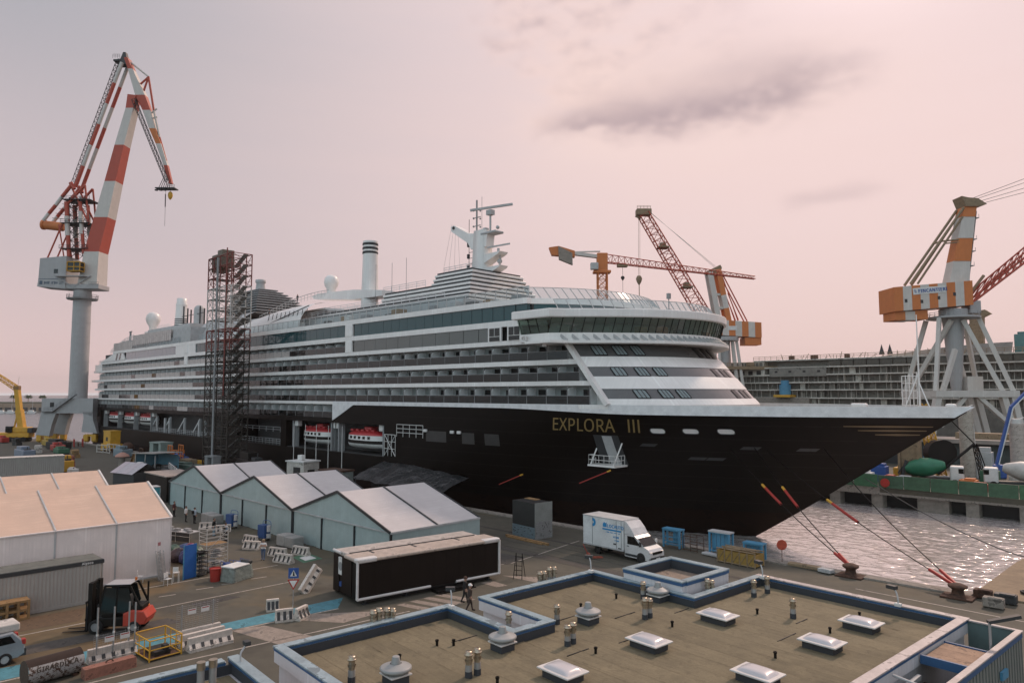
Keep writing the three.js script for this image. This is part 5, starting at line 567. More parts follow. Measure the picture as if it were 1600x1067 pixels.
  function bollard(x, z, l) { const t = thing('bollard', l, 'bollard', [x, 0.0, z]); const q = nb(); q.lathe([[0.75, 0], [0.72, 0.12], [0.42, 0.2], [0.36, 0.55], [0.6, 0.72], [0.62, 0.85], [0.3, 0.98], [0.01, 1]], 0, 0.02, 0, 18); q.build('post', M.rust, t); const w = nb(); w.rb(0, 0, 0, 2.0, 0.14, 1.5, 0.05); w.build('base_plate', M.rust, t); } bollard(-20.7, -59.3, 'rusty bollard holding the left pair of mooring lines'); bollard(-13.2, -58.5, 'rusty bollard at the pier corner holding the right pair of lines');
  // red disc on a post at the quay edge
  { const t = thing('disc_sign', 'round faded red disc on a thin post at the quay edge', 'sign', [-26.4, 0.1, -59.7], 0.75); const q = nb(); q.geo(new THREE.CylinderGeometry(0.42, 0.42, 0.06, 28).rotateX(Math.PI / 2), m4(0, 1.45, 0)); q.geo(new THREE.TorusGeometry(0.41, 0.03, 6, 28), m4(0, 1.45, 0)); q.build('disc', mat([0.62, 0.10, 0.05], 0.6, { map: 'worn', size: 1 }), t); const w = nb(); w.bar(V(0, 0, -0.03), V(0, 1.3, -0.03), 0.03, 6); w.build('post', M.rust, t); }
  // blue steel stands and small gear along the quay edge
  function stand(x, z, w, h, l, kind) { const t = thing('blue_stand', l, 'steel frame', [x, 0.1, z]); const q = nb(); for (const dx of [-w / 2, w / 2]) { q.box(dx - 0.08, dx + 0.08, 0, h, 0.25, 0.4); q.box(dx - 0.08, dx + 0.08, 0, h, -0.4, -0.25); } for (const y of [0.25, h - 0.1]) { q.box(-w / 2, w / 2, y, y + 0.1, 0.28, 0.38); q.box(-w / 2, w / 2, y, y + 0.1, -0.38, -0.28); } q.build('frame', M.ltBlue, t); const p = nb(); for (let i = 0; i < 4; i++) if (kind !== 1 || i > 1) p.box(-w / 2 + 0.1 + i * (w - 0.2) / 4, -w / 2 + 0.05 + (i + 1) * (w - 0.2) / 4, 0.4, h - 0.15, -0.05, 0.05); else p.box(-w / 2, w / 2, 0.5 + i * 0.4, 0.6 + i * 0.4, 0.2, 0.3); p.build('panel', M.ltBlue, t); const c = nb(); c.box(-w / 2 - 0.1, w / 2 + 0.1, h, h + 0.12, -0.45, 0.45); c.build('top_cap', kind === 2 ? M.lightGrey : M.ltBlue, t); }
  stand(-36.2, -58.4, 1.7, 1.6, 'open blue steel frame on the quay behind the truck nose', 1); stand(-31.6, -58.9, 1.9, 1.9, 'blue panelled steel frame with grey top behind the yellow skip', 2); stand(-28.6, -59.2, 1.6, 1.3, 'low dark blue steel frame at the stem of the ship', 0);
  { const t = thing('waste_skip', 'battered yellow scaffold-caged skip on the quay near the bow', 'skip', [-28.9, 0, -57.1], -0.05); let q = nb(); q.box(-1.75, 1.75, 0.1, 0.2, -0.7, 0.7); q.build('floor', M.rust, t); for (const z of [-0.7, 0.7]) { q = nb(); for (let i = 0; i < 5; i++) q.box(-1.75 + i * 0.7, -1.07 + i * 0.7, 0.1, 1.05, z - 0.02, z + 0.02); q.build('side_panel', mat([0.42, 0.28, 0.07], 0.7, { map: 'worn', size: 1.3 }), t); } for (const x of [-1.75, 1.75]) { q = nb(); q.box(x - 0.02, x + 0.02, 0.1, 1.05, -0.7, 0.7); q.build('end_panel', mat([0.42, 0.28, 0.07], 0.7, { map: 'worn', size: 1.3 }), t); } q = nb(); for (const z of [-0.74, 0.74]) { for (let i = 0; i <= 5; i++) q.bar(V(-1.75 + i * 0.7, 0, z), V(-1.75 + i * 0.7, 1.2, z), 0.05, 5); q.bar(V(-1.8, 1.2, z), V(1.8, 1.2, z), 0.05, 5).bar(V(-1.8, 0.1, z), V(1.8, 0.1, z), 0.05, 5); for (let i = 0; i < 5; i++) q.bar(V(-1.75 + i * 0.7, 0.1, z), V(-1.05 + i * 0.7, 1.1, z), 0.03, 4); } q.build('frame', M.tan, t); q = nb(); for (let i = 0; i < 22; i++) q.bar(V(-1.6 + R() * 0.6, 1.1 + R() * 0.2, -0.6 + R() * 1.2), V(0.6 + R() * 1.1, 1.1 + R() * 0.2, -0.6 + R() * 1.2), 0.03, 5); stuff(q.build('steel_tubes', M.tan, t)); }
  const bits = [['red_mesh_crate', 'rusty red mesh crate between the blue frames', -34.2, -58.6, 1.5, 1.3, M.rust, 1], ['plank_bundle', 'pale plank bundle lying at the quay edge beside the skip', -31.8, -57.9, 2.2, 0.2, M.lightGrey, 0], ['timber_baulk', 'timber baulk lying along the quay edge right of the red disc', -24.2, -59.4, 3.0, 0.25, M.tan, 0], ['white_sack', 'pale blue rope heap at the quay edge left of the first bollard', -22.5, -59.0, 1.1, 0.3, M.lightGrey, 0], ['concrete_block', 'pale concrete block on the pier corner, nearest the picture edge', -10.9, -57.5, 1.2, 0.62, M.concrete, 0], ['dark_fender', 'dark weathered fender block behind the concrete block', -10.5, -59.2, 1.3, 0.6, M.charcoal, 0], ['fender_block', 'dark fender block beside the second bollard', -11.9, -59.6, 1.1, 0.55, M.rust, 0]];
  for (const [n, l, x, z, w, h, m, cage] of bits) { const q = nb(); if (cage) { for (const dx of [-w / 2, 0, w / 2]) for (const dz of [-0.5, 0.5]) q.bar(V(dx, 0, dz), V(dx, h, dz), 0.04, 4); for (const y of [0.1, h * 0.5, h]) for (const dz of [-0.5, 0.5]) q.bar(V(-w / 2, y, dz), V(w / 2, y, dz), 0.035, 4); } else { q.rb(0, 0, 0, w, h, 0.7, 0.06).rb(w * 0.1, h * 0.6, 0.1, w * 0.7, h * 0.5, 0.5, 0.05); } const o = q.build(n, m); tag(o, l, n.split('_').pop()); o.position.set(x, 0.06, z); o.rotation.y = R() * 0.3 - 0.2; }
  { const q = nb(); const pts = []; for (let i = 0; i < 40; i++) { const a = i * 0.42; pts.push(V(-8.7 + Math.cos(a) * (1.3 + 0.25 * Math.sin(i * 1.7)), 0.1 + 0.004 * i, -62.5 + Math.sin(a) * 0.9)); } q.tube(pts, 0.06, 5, 160); tag(q.build('hose_coil', M.charcoal), 'black hose coiled on the tan pier at the right edge', 'hose'); }
}
{ // scaffold stair tower against the ship
  const t = thing('scaffold_tower', 'tall scaffold stair tower with red and white frames against the ship side', 'scaffolding', [0, 0, 0]);
  const x0 = -140, x1 = -129.3, z0 = -60.3, z1 = -56.4, Hh = 41, nl = 20; const redS = mat([0.22, 0.05, 0.04], 0.6), dkS = mat([0.045, 0.036, 0.028], 0.7), grS = mat([0.22, 0.22, 0.21], 0.6), whS = mat([0.55, 0.54, 0.52], 0.6);
  const colr = k => { const u = k / nl; return u > 0.83 ? redS : u > 0.64 ? whS : u > 0.5 ? redS : dkS; };
  const xs = [x0, x0 + 2.6, x0 + 5.6, x1 - 2.4, x1], zs = [z0, z1];
  for (let k = 0; k < nl; k++) { const y = k * Hh / nl, y2 = (k + 1) * Hh / nl; const q = nb(); for (const x of xs) for (const z of zs) q.bar(V(x, y, z), V(x, y2, z), 0.12, 4); for (let i = 0; i + 1 < xs.length; i++) for (const z of zs) { q.bar(V(xs[i], y2, z), V(xs[i + 1], y2, z), 0.1, 4); if ((i + k) % 2 === 0 || i < 2) q.bar(V(xs[i], y, z), V(xs[i + 1], y2, z), 0.05, 3); if (i < 2) q.bar(V(xs[i + 1], y, z), V(xs[i], y2, z), 0.075, 3); q.bar(V(xs[i], (y + y2) / 2, z), V(xs[i + 1], (y + y2) / 2, z), 0.045, 3); } for (const x of xs) { q.bar(V(x, y2, z0), V(x, y2, z1), 0.07, 4); if (x !== xs[2]) q.bar(V(x, y, z0), V(x, y2, z1), 0.05, 3); } q.build('scaffold_lift', colr(k), t);
    const f = nb(); const up = k % 2; f.beam(V(xs[2] + 0.3, y + 0.1, z0 + 1), V(xs[4] - 0.4, y2, z0 + 1), 0.9, 0.12); f.build('stair_flight', grS, t); const d1 = nb(); d1.box(xs[0], xs[1], y2 - 0.06, y2, z0, z1); d1.build('deck_board', grS, t); }
  for (const [x, y] of [[x0 + 1.6, 38.3], [x0 + 4.2, 39]]) { const q = nb(); q.rb(x, y, z1 - 1.6, 2.3, 3.4, 2.4, 0.1); q.build('hoist_cabin', mat([0.22, 0.20, 0.17], 0.7, { map: 'worn', size: 2 }), t); }
  const q = nb(); q.bar(V(x0 + 5.6, 0, z1 + 0.5), V(x0 + 5.6, 40.5, z1 + 0.5), 0.22, 6); q.build('hoist_mast', M.grey, t); const q2 = nb(); q2.bar(V(x1 - 1.5, 14, z1 + 0.3), V(x1 - 1.5, 42, z1 + 0.3), 0.12, 5); q2.build('hoist_mast', redS, t);
  const n = nb(); for (let k = 0; k < 24; k++) { const y = k * 1.1; for (let i = 0; i < 4; i++) n.bar(V(x1 + 0.1, y, z1 - i * 1.2), V(x1 + 0.1, y + 1.1, z1 - (i + 1) * 1.0), 0.06, 3); n.bar(V(x1 + 0.1, y, z0), V(x1 + 0.1, y, z1), 0.06, 3).bar(V(x0 + 5.6, y, z1), V(x1, y, z1), 0.05, 3).bar(V(x0 + 5.6, y, z1 - 0.1), V(x1, y + 1.1, z1 - 0.1), 0.05, 3); } stuff(n.build('guard_rail', dkS, t));
}
{ // dark netted shed at the foot of the hull
  const t = thing('tarpaulin_shed', 'dark sloping tarpaulin shelter at the foot of the black hull', 'shelter', [0, 0, 0]); let b = nb(); b.grid((u, v) => V(lerp(-84, -66, u), 4.9 - 1.9 * v - 0.9 * u + 0.5 * fbm(u * 7, v * 3, 4.4, 3) + 0.12 * Math.sin(u * 24 + v * 3) * v, lerp(-59.5, -54.2, v)), 26, 8); b.build('tarpaulin', mat([0.007, 0.010, 0.012], 0.35, { bump: 0.25, bumpTex: 'folds', bumpSize: 3 }), t); b = nb(); b.box(-84, -70, 0, 3.0, -57.5, -57.3); b.box(-70.2, -70, 0, 2.6, -57.5, -55); b.build('wall', M.black, t); for (const x of [-83.5, -78, -72, -66.5]) { b = nb(); b.bar(V(x, 0, -54.4), V(x, 3.0 - (x + 84) * 0.05, -54.4), 0.08, 5); b.build('post', M.charcoal, t); }
}
// ---------------------------------------------------------------- flat-roofed building in the foreground
const BR = -4.6 * Math.PI / 180, bc_ = Math.cos(BR), bs_ = -Math.sin(BR);
const toB = (x, z) => [x * bc_ + z * bs_, -x * bs_ + z * bc_];
{
  const g = thing('flat_roofed_building', 'low white building with brown bitumen roof and pale blue parapet in the foreground', 'building', [0, 0, 0], BR);
  const B = (n, m, mb) => mb.build(n, m, g); const RT = 4.3, PT = 4.78;
  const wallM = mat([0.66, 0.67, 0.72], 0.7, { map: 'streak', size: 5 }), capM = mat([0.36, 0.50, 0.60], 0.35, { map: 'worn', size: 4 }), capW = mat([0.62, 0.58, 0.60], 0.35, { map: 'worn', size: 4 }), trimM = mat([0.035, 0.11, 0.25], 0.5), upM = mat([0.045, 0.05, 0.06], 0.7);
  const bit = []; for (let i = 0; i < 6; i++) { const m = mat([0.196 + i * 0.006, 0.166 + i * 0.0052, 0.106 + i * 0.0036], 0.9, { map: 'felt', size: 6.3 + i * 0.9, bump: 0.004, bumpSize: 0.35 }); bit.push(m); }
  const seamM = mat([0.165, 0.140, 0.092], 0.95, { map: 'worn', size: 1.5 });
  const X0 = -26.72, XN = -22.2, Z1 = -19.3, Z2 = -21.35, Z3 = -28.97, XG = -20.25, Z4 = -35, XR = -10.75, ZF = -11.4, ZB = -4;
  const poly = [[X0, ZF], [X0, Z1], [XN, Z1], [XN, Z2], [X0, Z2], [X0, Z3], [XG, Z3], [XG, Z4], [XR, Z4], [XR, ZF]];
  let b = nb(); b.ext(poly, 0, RT - 0.05); B('wall', wallM, b);
  // roofing felt, roll by roll, each a sheet of its own
  let k = 0; for (let z = Z4 + 0.3; z < ZF - 0.3; z += 1.0) { const z2 = Math.min(z + 0.998, ZF - 0.3), zm = (z + z2) / 2; const xa = zm < Z3 ? XG : (zm > Z2 && zm < Z1) ? XN : X0; const cut = lerp(xa + 2, XR - 2, R()); for (const [a, c] of [[xa + 0.3, XR - 0.3]]) { b = nb(); b.grid((u, v) => V(lerp(a, c, u), RT + 0.006 + 0.022 * (1 - v) + 0.012 * fbm(lerp(a, c, u) * 0.5, z, 3, 2), lerp(z, z2 + 0.06, v)), 10, 2); B('felt_strip', bit[(k++ * 5 + (R() * 4 | 0)) % 6], b); } if (z > Z4 + 0.5) { b = nb(); b.grid((u, v) => { const x = lerp(xa + 0.3, XR - 0.3, u), w = -0.004 + 0.06 * Math.max(0, fbm(x * 1.3, z * 3, 7, 3)); return V(x, RT + 0.046 + 0.002 * v, z + 0.03 + (v - 0.5) * 2 * w + 0.02 * fbm(x * 0.6, z, 2, 2)); }, 60, 1); B('bitumen_seam', seamM, b); } }
  b = nb(); b.ext(poly, RT - 0.06, RT - 0.012); B('roof_slab', bit[0], b);
  // parapet pieces: outer wall trim, cap and dark upstand
  const cap = (x0, z0, x1, z1, m, ix, iz) => { const w = 0.40; const ax = Math.abs(x1 - x0) > Math.abs(z1 - z0), xa = Math.min(x0, x1), xb = Math.max(x0, x1), za = Math.min(z0, z1), zb = Math.max(z0, z1); const bx = (o, h0, h1, e) => ax ? o.box(xa - e, xb + e, h0, h1, z0 - e, z0 + e) : o.box(x0 - e, x0 + e, h0, h1, za + e + 0.004, zb - e - 0.004);
    const c = nb(); if (ax) c.rb((xa + xb) / 2, PT - 0.05, z0, xb - xa + w, 0.07, w, 0.02); else c.rb(x0, PT - 0.05, (za + zb) / 2, w, 0.07, zb - za - w, 0.02); const o = B('parapet_cap', m, c); bx(nb(), RT - 0.1, PT - 0.05, 0.15).build('upstand', wallM, o); bx(nb(), PT - 0.15, PT - 0.055, 0.17).build('trim', trimM, o);
    const u = nb(); if (ax) u.box(xa - 0.149, xb + 0.149, RT - 0.02, PT - 0.16, z0 + iz * 0.16 - 0.012, z0 + iz * 0.16 + 0.012); else u.box(x0 + ix * 0.16 - 0.012, x0 + ix * 0.16 + 0.012, RT - 0.02, PT - 0.16, za - 0.149, zb + 0.149); u.build('felt_turn_up', upM, o); };
  cap(X0, ZF, X0, Z1, capM, 1, 0); cap(X0, Z1, XN, Z1, capM, 0, 1); cap(XN, Z1, XN, Z2, capM, 1, 0); cap(X0, Z2, XN, Z2, capM, 0, -1); cap(X0, Z2, X0, Z3, capM, 1, 0); cap(X0, Z3, XG, Z3, capM, 0, 1); cap(XG, Z3, XG, Z4, capM, 1, 0); cap(XG, Z4, XR, Z4, capW, 0, 1); cap(XR, Z4, XR, -24, capW, -1, 0); cap(XR, -24.4, XR, ZF, capW, -1, 0); cap(X0, ZF, XR, ZF, capM, 0, -1);
  b = nb(); b.box(X0 - 0.2, X0 - 0.14, 1.2, 3.4, -17.5, -12.2); B('wall_panel', trimM, b);
  // raised stair block
  const by = 5.3; b = nb(); b.box(-24.6, -20.95, 0, 4.7, -33, -29.2); B('stair_block_wall', wallM, b); b = nb(); b.box(-24.4, -21.15, 4.7, 4.75, -32.8, -29.4); B('stair_block_roof', mat([0.30, 0.25, 0.21], 0.85, { map: 'worn', size: 2 }), b);
  for (const [x0, x1, z0, z1] of [[-24.6, -20.95, -29.35, -29.05], [-24.6, -20.95, -33.1, -32.8], [-24.65, -24.35, -32.8, -29.35], [-21.2, -20.9, -32.8, -29.35]]) { b = nb(); b.box(x0, x1, 4.6, by - 0.06, z0, z1); const o = B('stair_block_parapet', wallM, b); b = nb(); b.box(x0 - 0.05, x1 + 0.05, by - 0.055, by, z0 - 0.05 * (x1 - x0 > 1), z1 + 0.05 * (x1 - x0 > 1)); b.build('cap', capM, o); b = nb(); b.box(x0 - 0.03, x1 + 0.03, by - 0.22, by - 0.06, z0 - 0.03 * (x1 - x0 > 1), z1 + 0.03 * (x1 - x0 > 1)); b.build('trim', trimM, o); }
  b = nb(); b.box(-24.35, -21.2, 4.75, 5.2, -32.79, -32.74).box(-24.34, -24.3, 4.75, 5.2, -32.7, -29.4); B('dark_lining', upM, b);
  // skylights, vents, pipes
  const domeM = mat([0.50, 0.48, 0.49], 0.3, { map: null, phys: { clearcoat: 0.5 } }), frameW = mat([0.66, 0.64, 0.63], 0.5), curb = mat([0.05, 0.05, 0.055], 0.8);
  for (const [x, z] of [[-16.78, -19.65], [-16.3, -24.35], [-15.93, -29.25], [-11.04, -32.65], [-11.33, -29.07], [-11.72, -24.25]]) { const [lx, lz] = toB(x, z); b = nb(); b.box(lx - 0.62, lx + 0.62, RT, RT + 0.3, lz - 0.42, lz + 0.42); const o = B('skylight', curb, b); b = nb(); b.rb(lx, RT + 0.3, lz, 1.56, 0.07, 1.12, 0.03); b.build('frame', frameW, o); b = nb(); b.grid((u, v) => { const p = 2 * u - 1, q = 2 * v - 1; return V(lx + p * 0.64, RT + 0.36 + 0.15 * Math.pow((1 - p ** 4) * (1 - q ** 4), 0.7), lz + q * 0.44); }, 14, 12); b.build('dome', domeM, o); }
  for (const [x, z] of [[-19.93, -25.08], [-19.57, -30.1], [-20.32, -20.14], [-20.74, -15.29]]) { const [lx, lz] = toB(x, z); b = nb(); b.rb(lx, RT, lz, 0.7, 0.32, 0.7, 0.03); const o = B('cowl_vent', upM, b); b = nb(); b.rb(lx, RT + 0.3, lz, 0.84, 0.06, 0.84, 0.02); b.build('plate', frameW, o); b = nb(); b.lathe([[0.24, 0.34], [0.24, 0.46]], lx, RT, lz, 22).lathe([[0.24, 0.44], [0.52, 0.46]], lx, RT, lz, 24).lathe([[0.52, 0.46], [0.56, 0.49], [0.56, 0.55], [0.52, 0.58]], lx, RT, lz, 24).lathe([[0.52, 0.58], [0.2, 0.68]], lx, RT, lz, 24).lathe([[0.18, 0.66], [0.13, 0.9], [0.11, 0.92], [0.01, 0.92]], lx, RT, lz, 20); b.build('cowl', mat([0.33, 0.34, 0.34], 0.45), o); }
  const P = [[-25.11, -27.62], [-25.07, -27.9], [-25.06, -28.31], [-24.97, -28.59], [-20.83, -24.02], [-18.75, -22.26], [-18.79, -22.65], [-18.43, -27.27], [-18.43, -27.64], [-18.08, -32.22], [-18.04, -32.57], [-21.42, -21.6], [-19.25, -17.38], [-19.21, -17.77], [-16.52, -33.99], [-16.33, -35.09], [-13.75, -32.07], [-25.6, -17.66], [-25.6, -17.96], [-25.6, -18.37], [-25.5, -18.59], [-21.82, -14.19], [-20.3, -29.9]];
  const brass = mat([0.60, 0.55, 0.46], 0.3, { metal: 0.8, map: 'worn', size: 0.8 });
  for (const [x, z] of P) { const [lx, lz] = toB(x, z), h = 0.82 + R() * 0.2; b = nb(); b.cyl(lx, RT, lz, 0.125, h * 0.5, 12); const o = B('vent_pipe', M.galv, b); b = nb(); b.cyl(lx, RT, lz, 0.135, 0.24, 12); b.build('collar', upM, o); b = nb(); b.cyl(lx, RT + h * 0.5, lz, 0.115, h * 0.3, 12).lathe([[0.15, h * 0.62], [0.15, h * 0.68]], lx, RT, lz, 12); b.lathe([[0.1, h * 0.78], [0.16, h * 0.86], [0.16, h * 0.9], [0.1, h * 0.92], [0.13, h], [0.02, h * 1.01]], lx, RT, lz, 12); b.build('wind_cap', brass, o); }
  for (const [x, z] of [[-22.05, -19.09], [-21.48, -26.48], [-21.25, -28.97], [-17.02, -27.25], [-17.45, -22.41], [-18.12, -17.71], [-22.28, -16.59], [-15.18, -31.52], [-11.82, -31.21], [-12.25, -26.85], [-11.66, -34.3], [-22.5, -18.6]]) { const [lx, lz] = toB(x, z); b = nb(); b.cyl(lx, RT, lz, 0.055, 0.26, 8).cyl(lx, RT + 0.2, lz, 0.075, 0.06, 8); B('air_vent_stub', M.black, b); }
  for (const [x, z, L] of [[-21, -25.1, 1.4], [-18, -22.0, 1.2], [-13.3, -31.9, 1.0], [-17.4, -24.7, 1.5], [-19.4, -27.1, 1.4], [-22.3, -19.9, 1.3], [-12.9, -29.4, 1.5], [-17.9, -29.5, 1.1]]) { const [lx, lz] = toB(x, z); b = nb(); b.box(lx - 0.02, lx + 0.02, RT + 0.02, RT + 0.045, lz - L / 2, lz + L / 2); B('cable', M.dark, b); }
  // flood lamps on the parapet
  for (const [x, z, ry] of [[-24.1, -30.6, 0.6], [-16.95, -35.9, -0.4], [-10.42, -35.6, -0.2], [-24.65, -21.2, 0.9]]) { const [lx, lz] = toB(x, z); b = nb(); b.tube([V(lx, PT, lz), V(lx, PT + 0.35, lz), V(lx - 0.08, PT + 0.6, lz - 0.05), V(lx - 0.2, PT + 0.75, lz - 0.1)], 0.035, 6, 14); const o = B('lamp_arm', M.lightGrey, b); b = nb(); b.cb(lx - 0.3, PT + 0.7, lz - 0.15, 0.42, 0.16, 0.26, ry); b.build('lamp_head', M.charcoal, o); b = nb(); b.rb(lx, PT, lz, 0.28, 0.16, 0.2, 0.03); b.build('junction_box', M.white, o); }
  // annex on the right: open court, boarded roof, sheet walls
  const sheet = mat([0.22, 0.24, 0.23], 0.55, { map: 'streak', size: 3 }), board = mat([0.42, 0.29, 0.21], 0.8, { map: 'worn', size: 2 });
  b = nb(); b.box(-8.82, -8.7, 0, 4.7, -35, -20); for (let z = -35; z < -20; z += 0.35) b.box(-8.69, -8.665, 0, 4.7, z, z + 0.05); B('annex_wall', sheet, b); b = nb(); b.box(-10.6, -8.8, 0, 4.7, -35.1, -35); B('annex_wall', mat([0.13, 0.19, 0.19], 0.6), b);
  b = nb(); b.rb(-8.74, 4.7, -27.5, 0.24, 0.07, 15.2, 0.02); b.rb(-9.7, 4.7, -35.02, 1.7, 0.07, 0.2, 0.02); B('annex_cap', capW, b); b = nb(); b.box(-8.66, -8.64, 4.5, 4.69, -35, -20); B('annex_trim', trimM, b);
  for (let i = 0; i < 6; i++) { b = nb(); b.box(-10.5, -8.86, 4.45, 4.5 + 0.003 * (i % 2), -31.95 + i * 0.4, -31.56 + i * 0.4); B('roof_board', board, b); } b = nb(); b.box(-10.55, -8.85, 4.3, 4.62, -29.54, -29.44); B('roof_beam', trimM, b); b = nb(); b.box(-10.55, -8.85, 4.3, 4.55, -32.05, -31.97); B('roof_beam', trimM, b);
  b = nb(); b.beam(V(-10.4, 4.0, -28.9), V(-10.2, 4.0, -24), 0.14, 0.16).beam(V(-9.9, 3.8, -28.7), V(-9.7, 3.8, -24), 0.14, 0.16); b.bar(V(-10.5, 4.55, -26.8), V(-8.8, 4.6, -26.2), 0.05, 6); B('conduit_rail', M.lightGrey, b); b = nb(); b.box(-10.5, -8.9, 0, 3.6, -29.6, -29.5); B('inner_wall', M.rust, b); b = nb(); b.box(-10.55, -8.9, 0.02, 0.1, -35, -20); B('court_floor', M.concrete, b);
  b = nb(); b.box(-8.66, -8.5, 3.2, 3.9, -30.4, -30.1); const pn = B('sign_strip', M.lightGrey, b); for (let i = 0; i < 5; i++) { b = nb(); b.box(-8.51, -8.46, 2.2 + i * 0.22, 2.34 + i * 0.22, -30.42, -30.1); b.build('red_mark', M.red, pn); } b = nb(); b.box(-8.66, -8.62, 2.3, 3.3, -32.7, -32.0); B('notice_board', M.paintWhite, b); b = nb(); b.box(-8.66, -8.56, 3.6, 3.9, -32.6, -31.9); B('wall_lamp', M.ltBlue, b);
  b = nb(); b.bar(V(-9.0, 4.4, -32.2), V(-9.0, 5.6, -32.2), 0.05, 6); const lp = B('lamp_post', M.galv, b); b = nb(); b.beam(V(-9.05, 5.6, -32.2), V(-8.2, 5.85, -33.0), 0.22, 0.12); b.build('lamp_head', M.charcoal, lp);
  b = nb(); b.box(-10.6, -9, 0.1, 2.6, -35, -34.4).box(-9.8, -9.4, 2.6, 3.0, -34.8, -34.5); B('court_cabinet', M.grey, b);
  // lower left wing
  b = nb(); b.box(X0, -18, 0, RT - 0.05, -9.7, -2); B('wing_wall', wallM, b); for (let i = 0; i < 8; i++) { b = nb(); b.box(X0 + 0.3, -18, RT - 0.05, RT + 0.01 + 0.006 * (i % 2), -9.4 + i, -8.402 + i); B('felt_strip', bit[i % 4], b); } cap(X0, -9.7, -18, -9.7, capM, 0, 1); cap(X0, -9.5, X0, -2, capM, 1, 0);
  { b = nb(); const lx = X0 + 0.6, lz = -9.7; b.tube([V(lx, PT, lz), V(lx, PT + 0.3, lz), V(lx - 0.1, PT + 0.5, lz - 0.2)], 0.035, 6, 12); const o = B('lamp_arm', M.lightGrey, b); b = nb(); b.rb(lx - 0.12, PT + 0.5, lz - 0.25, 0.3, 0.16, 0.22, 0.03); b.build('lamp_head', M.charcoal, o); }
  for (const z of [-8.6, -8.2]) { b = nb(); b.cyl(X0 + 1.0, RT, z, 0.125, 0.7, 12); const o = B('vent_pipe', M.galv, b); b = nb(); b.cyl(X0 + 1.0, RT + 0.7, z, 0.15, 0.25, 10); b.build('wind_cap', brass, o); }
}
// ---------------------------------------------------------------- yard: markings, tents, containers
{ const mk = (n, m, pts, y = 0.006) => { const b = nb(); b.ext(pts, 0.002, y); return struct(b.build(n, m)); };
  const wp = mat([0.50, 0.47, 0.44], 0.8, { map: 'worn', size: 1.7 }), bl = mat([0.10, 0.33, 0.44], 0.8, { map: 'worn', size: 2.3 }), pale = mat([0.36, 0.32, 0.29], 0.85, { map: 'worn', size: 1.6 });
  mk('blue_lane', bl, [[-44.4, -2], [-43.3, -18.9], [-42.4, -26.4], [-44.3, -28], [-44.8, -19.2], [-46.6, -2]]);
  const ln = (x0, z0, x1, z1, w = 0.13, m = wp) => { const d = V(x1 - x0, 0, z1 - z0).normalize(), nx = -d.z * w / 2, nz = d.x * w / 2; mk('painted_line', m, [[x0 + nx, z0 + nz], [x1 + nx, z1 + nz], [x1 - nx, z1 - nz], [x0 - nx, z0 - nz]]); };
  ln(-44.2, -2, -43.15, -18.9, 0.16); ln(-43.15, -18.9, -42.3, -26.4, 0.16); ln(-40.9, -2, -40.36, -13.76); ln(-40.36, -13.76, -38.43, -29.4); ln(-51.3, -6, -50.84, -27.5); ln(-57, -16, -56.5, -29.3);
  for (const [a, c] of [[-18.9, -20], [-21.5, -22.7], [-23.4, -24.5], [-25.7, -26.9]]) ln(-53.8, a, -53.6, c, 0.12);
  ln(-19.2, -55.86, 20, -54.0, 0.13); ln(-42.9, -43.6, -44.6, -54.8, 0.13); ln(-45.7, -34.9, -42.9, -43.6, 0.12); ln(-51.5, -6, -56, -6.2, 0.12);
  mk('painted_hatch', pale, [[-43.2, -19.4], [-42.6, -21.3], [-38.6, -22.4], [-38.4, -20.4]]); mk('painted_hatch', pale, [[-43, -22.6], [-42.6, -24.4], [-39.6, -28.4], [-39.5, -25.0]]); mk('painted_hatch', pale, [[-40.6, -40.2], [-36.8, -40.6], [-37.6, -42.2]]); mk('painted_hatch', pale, [[-40.3, -37.5], [-39.9, -38.5], [-38.2, -38.4], [-38.5, -37.5]]); for (let i = 0; i < 4; i++) mk('painted_hatch', pale, [[-40.2 + i * 0.02, -29.6 - i * 1.1], [-40.1, -30.2 - i * 1.1], [-37.3, -31.0 - i * 1.1], [-37.3, -30.3 - i * 1.1]]);
  for (const z of [-46.9, -48.3, -50.1, -51.4]) ln(-75, z - 0.4, -12, z + 1.0, 0.09, M.dark);
  ln(-75, -53.6, -26, -52.6, 0.5, mat([0.075, 0.07, 0.065], 0.9, { map: 'worn', size: 2 })); ln(-75, -47.7, -22, -46.9, 0.9, mat([0.09, 0.085, 0.08], 0.9, { map: 'worn', size: 2 }));
  mk('tarred_patch', mat([0.07, 0.068, 0.066], 0.85, { map: 'worn', size: 2 }), [[-50.6, -19.8], [-49.4, -20], [-49.6, -23], [-50.4, -22.6]]); mk('tarred_patch', mat([0.08, 0.078, 0.075], 0.85, { map: 'worn', size: 2 }), [[-46, -42], [-42.8, -43], [-43.5, -46], [-47, -45.4]]); mk('tarred_patch', mat([0.095, 0.09, 0.085], 0.85, { map: 'worn', size: 2 }), [[-49, -9], [-47.3, -9], [-47, -18], [-48.4, -17.6]]); mk('tarred_patch', mat([0.15, 0.10, 0.06], 0.85, { map: 'worn', size: 1.4 }), [[-55, -6], [-52.4, -6.4], [-51.8, -13.5], [-54.7, -14.6]]); mk('green_mat', M.green, [[-58.3, -31.6], [-55.6, -31.2], [-55.9, -33.2], [-58.7, -33.4]]); mk('pale_mat', M.white, [[-57.6, -31.9], [-56.2, -31.7], [-56.4, -32.9], [-57.8, -33]], 0.02);
}
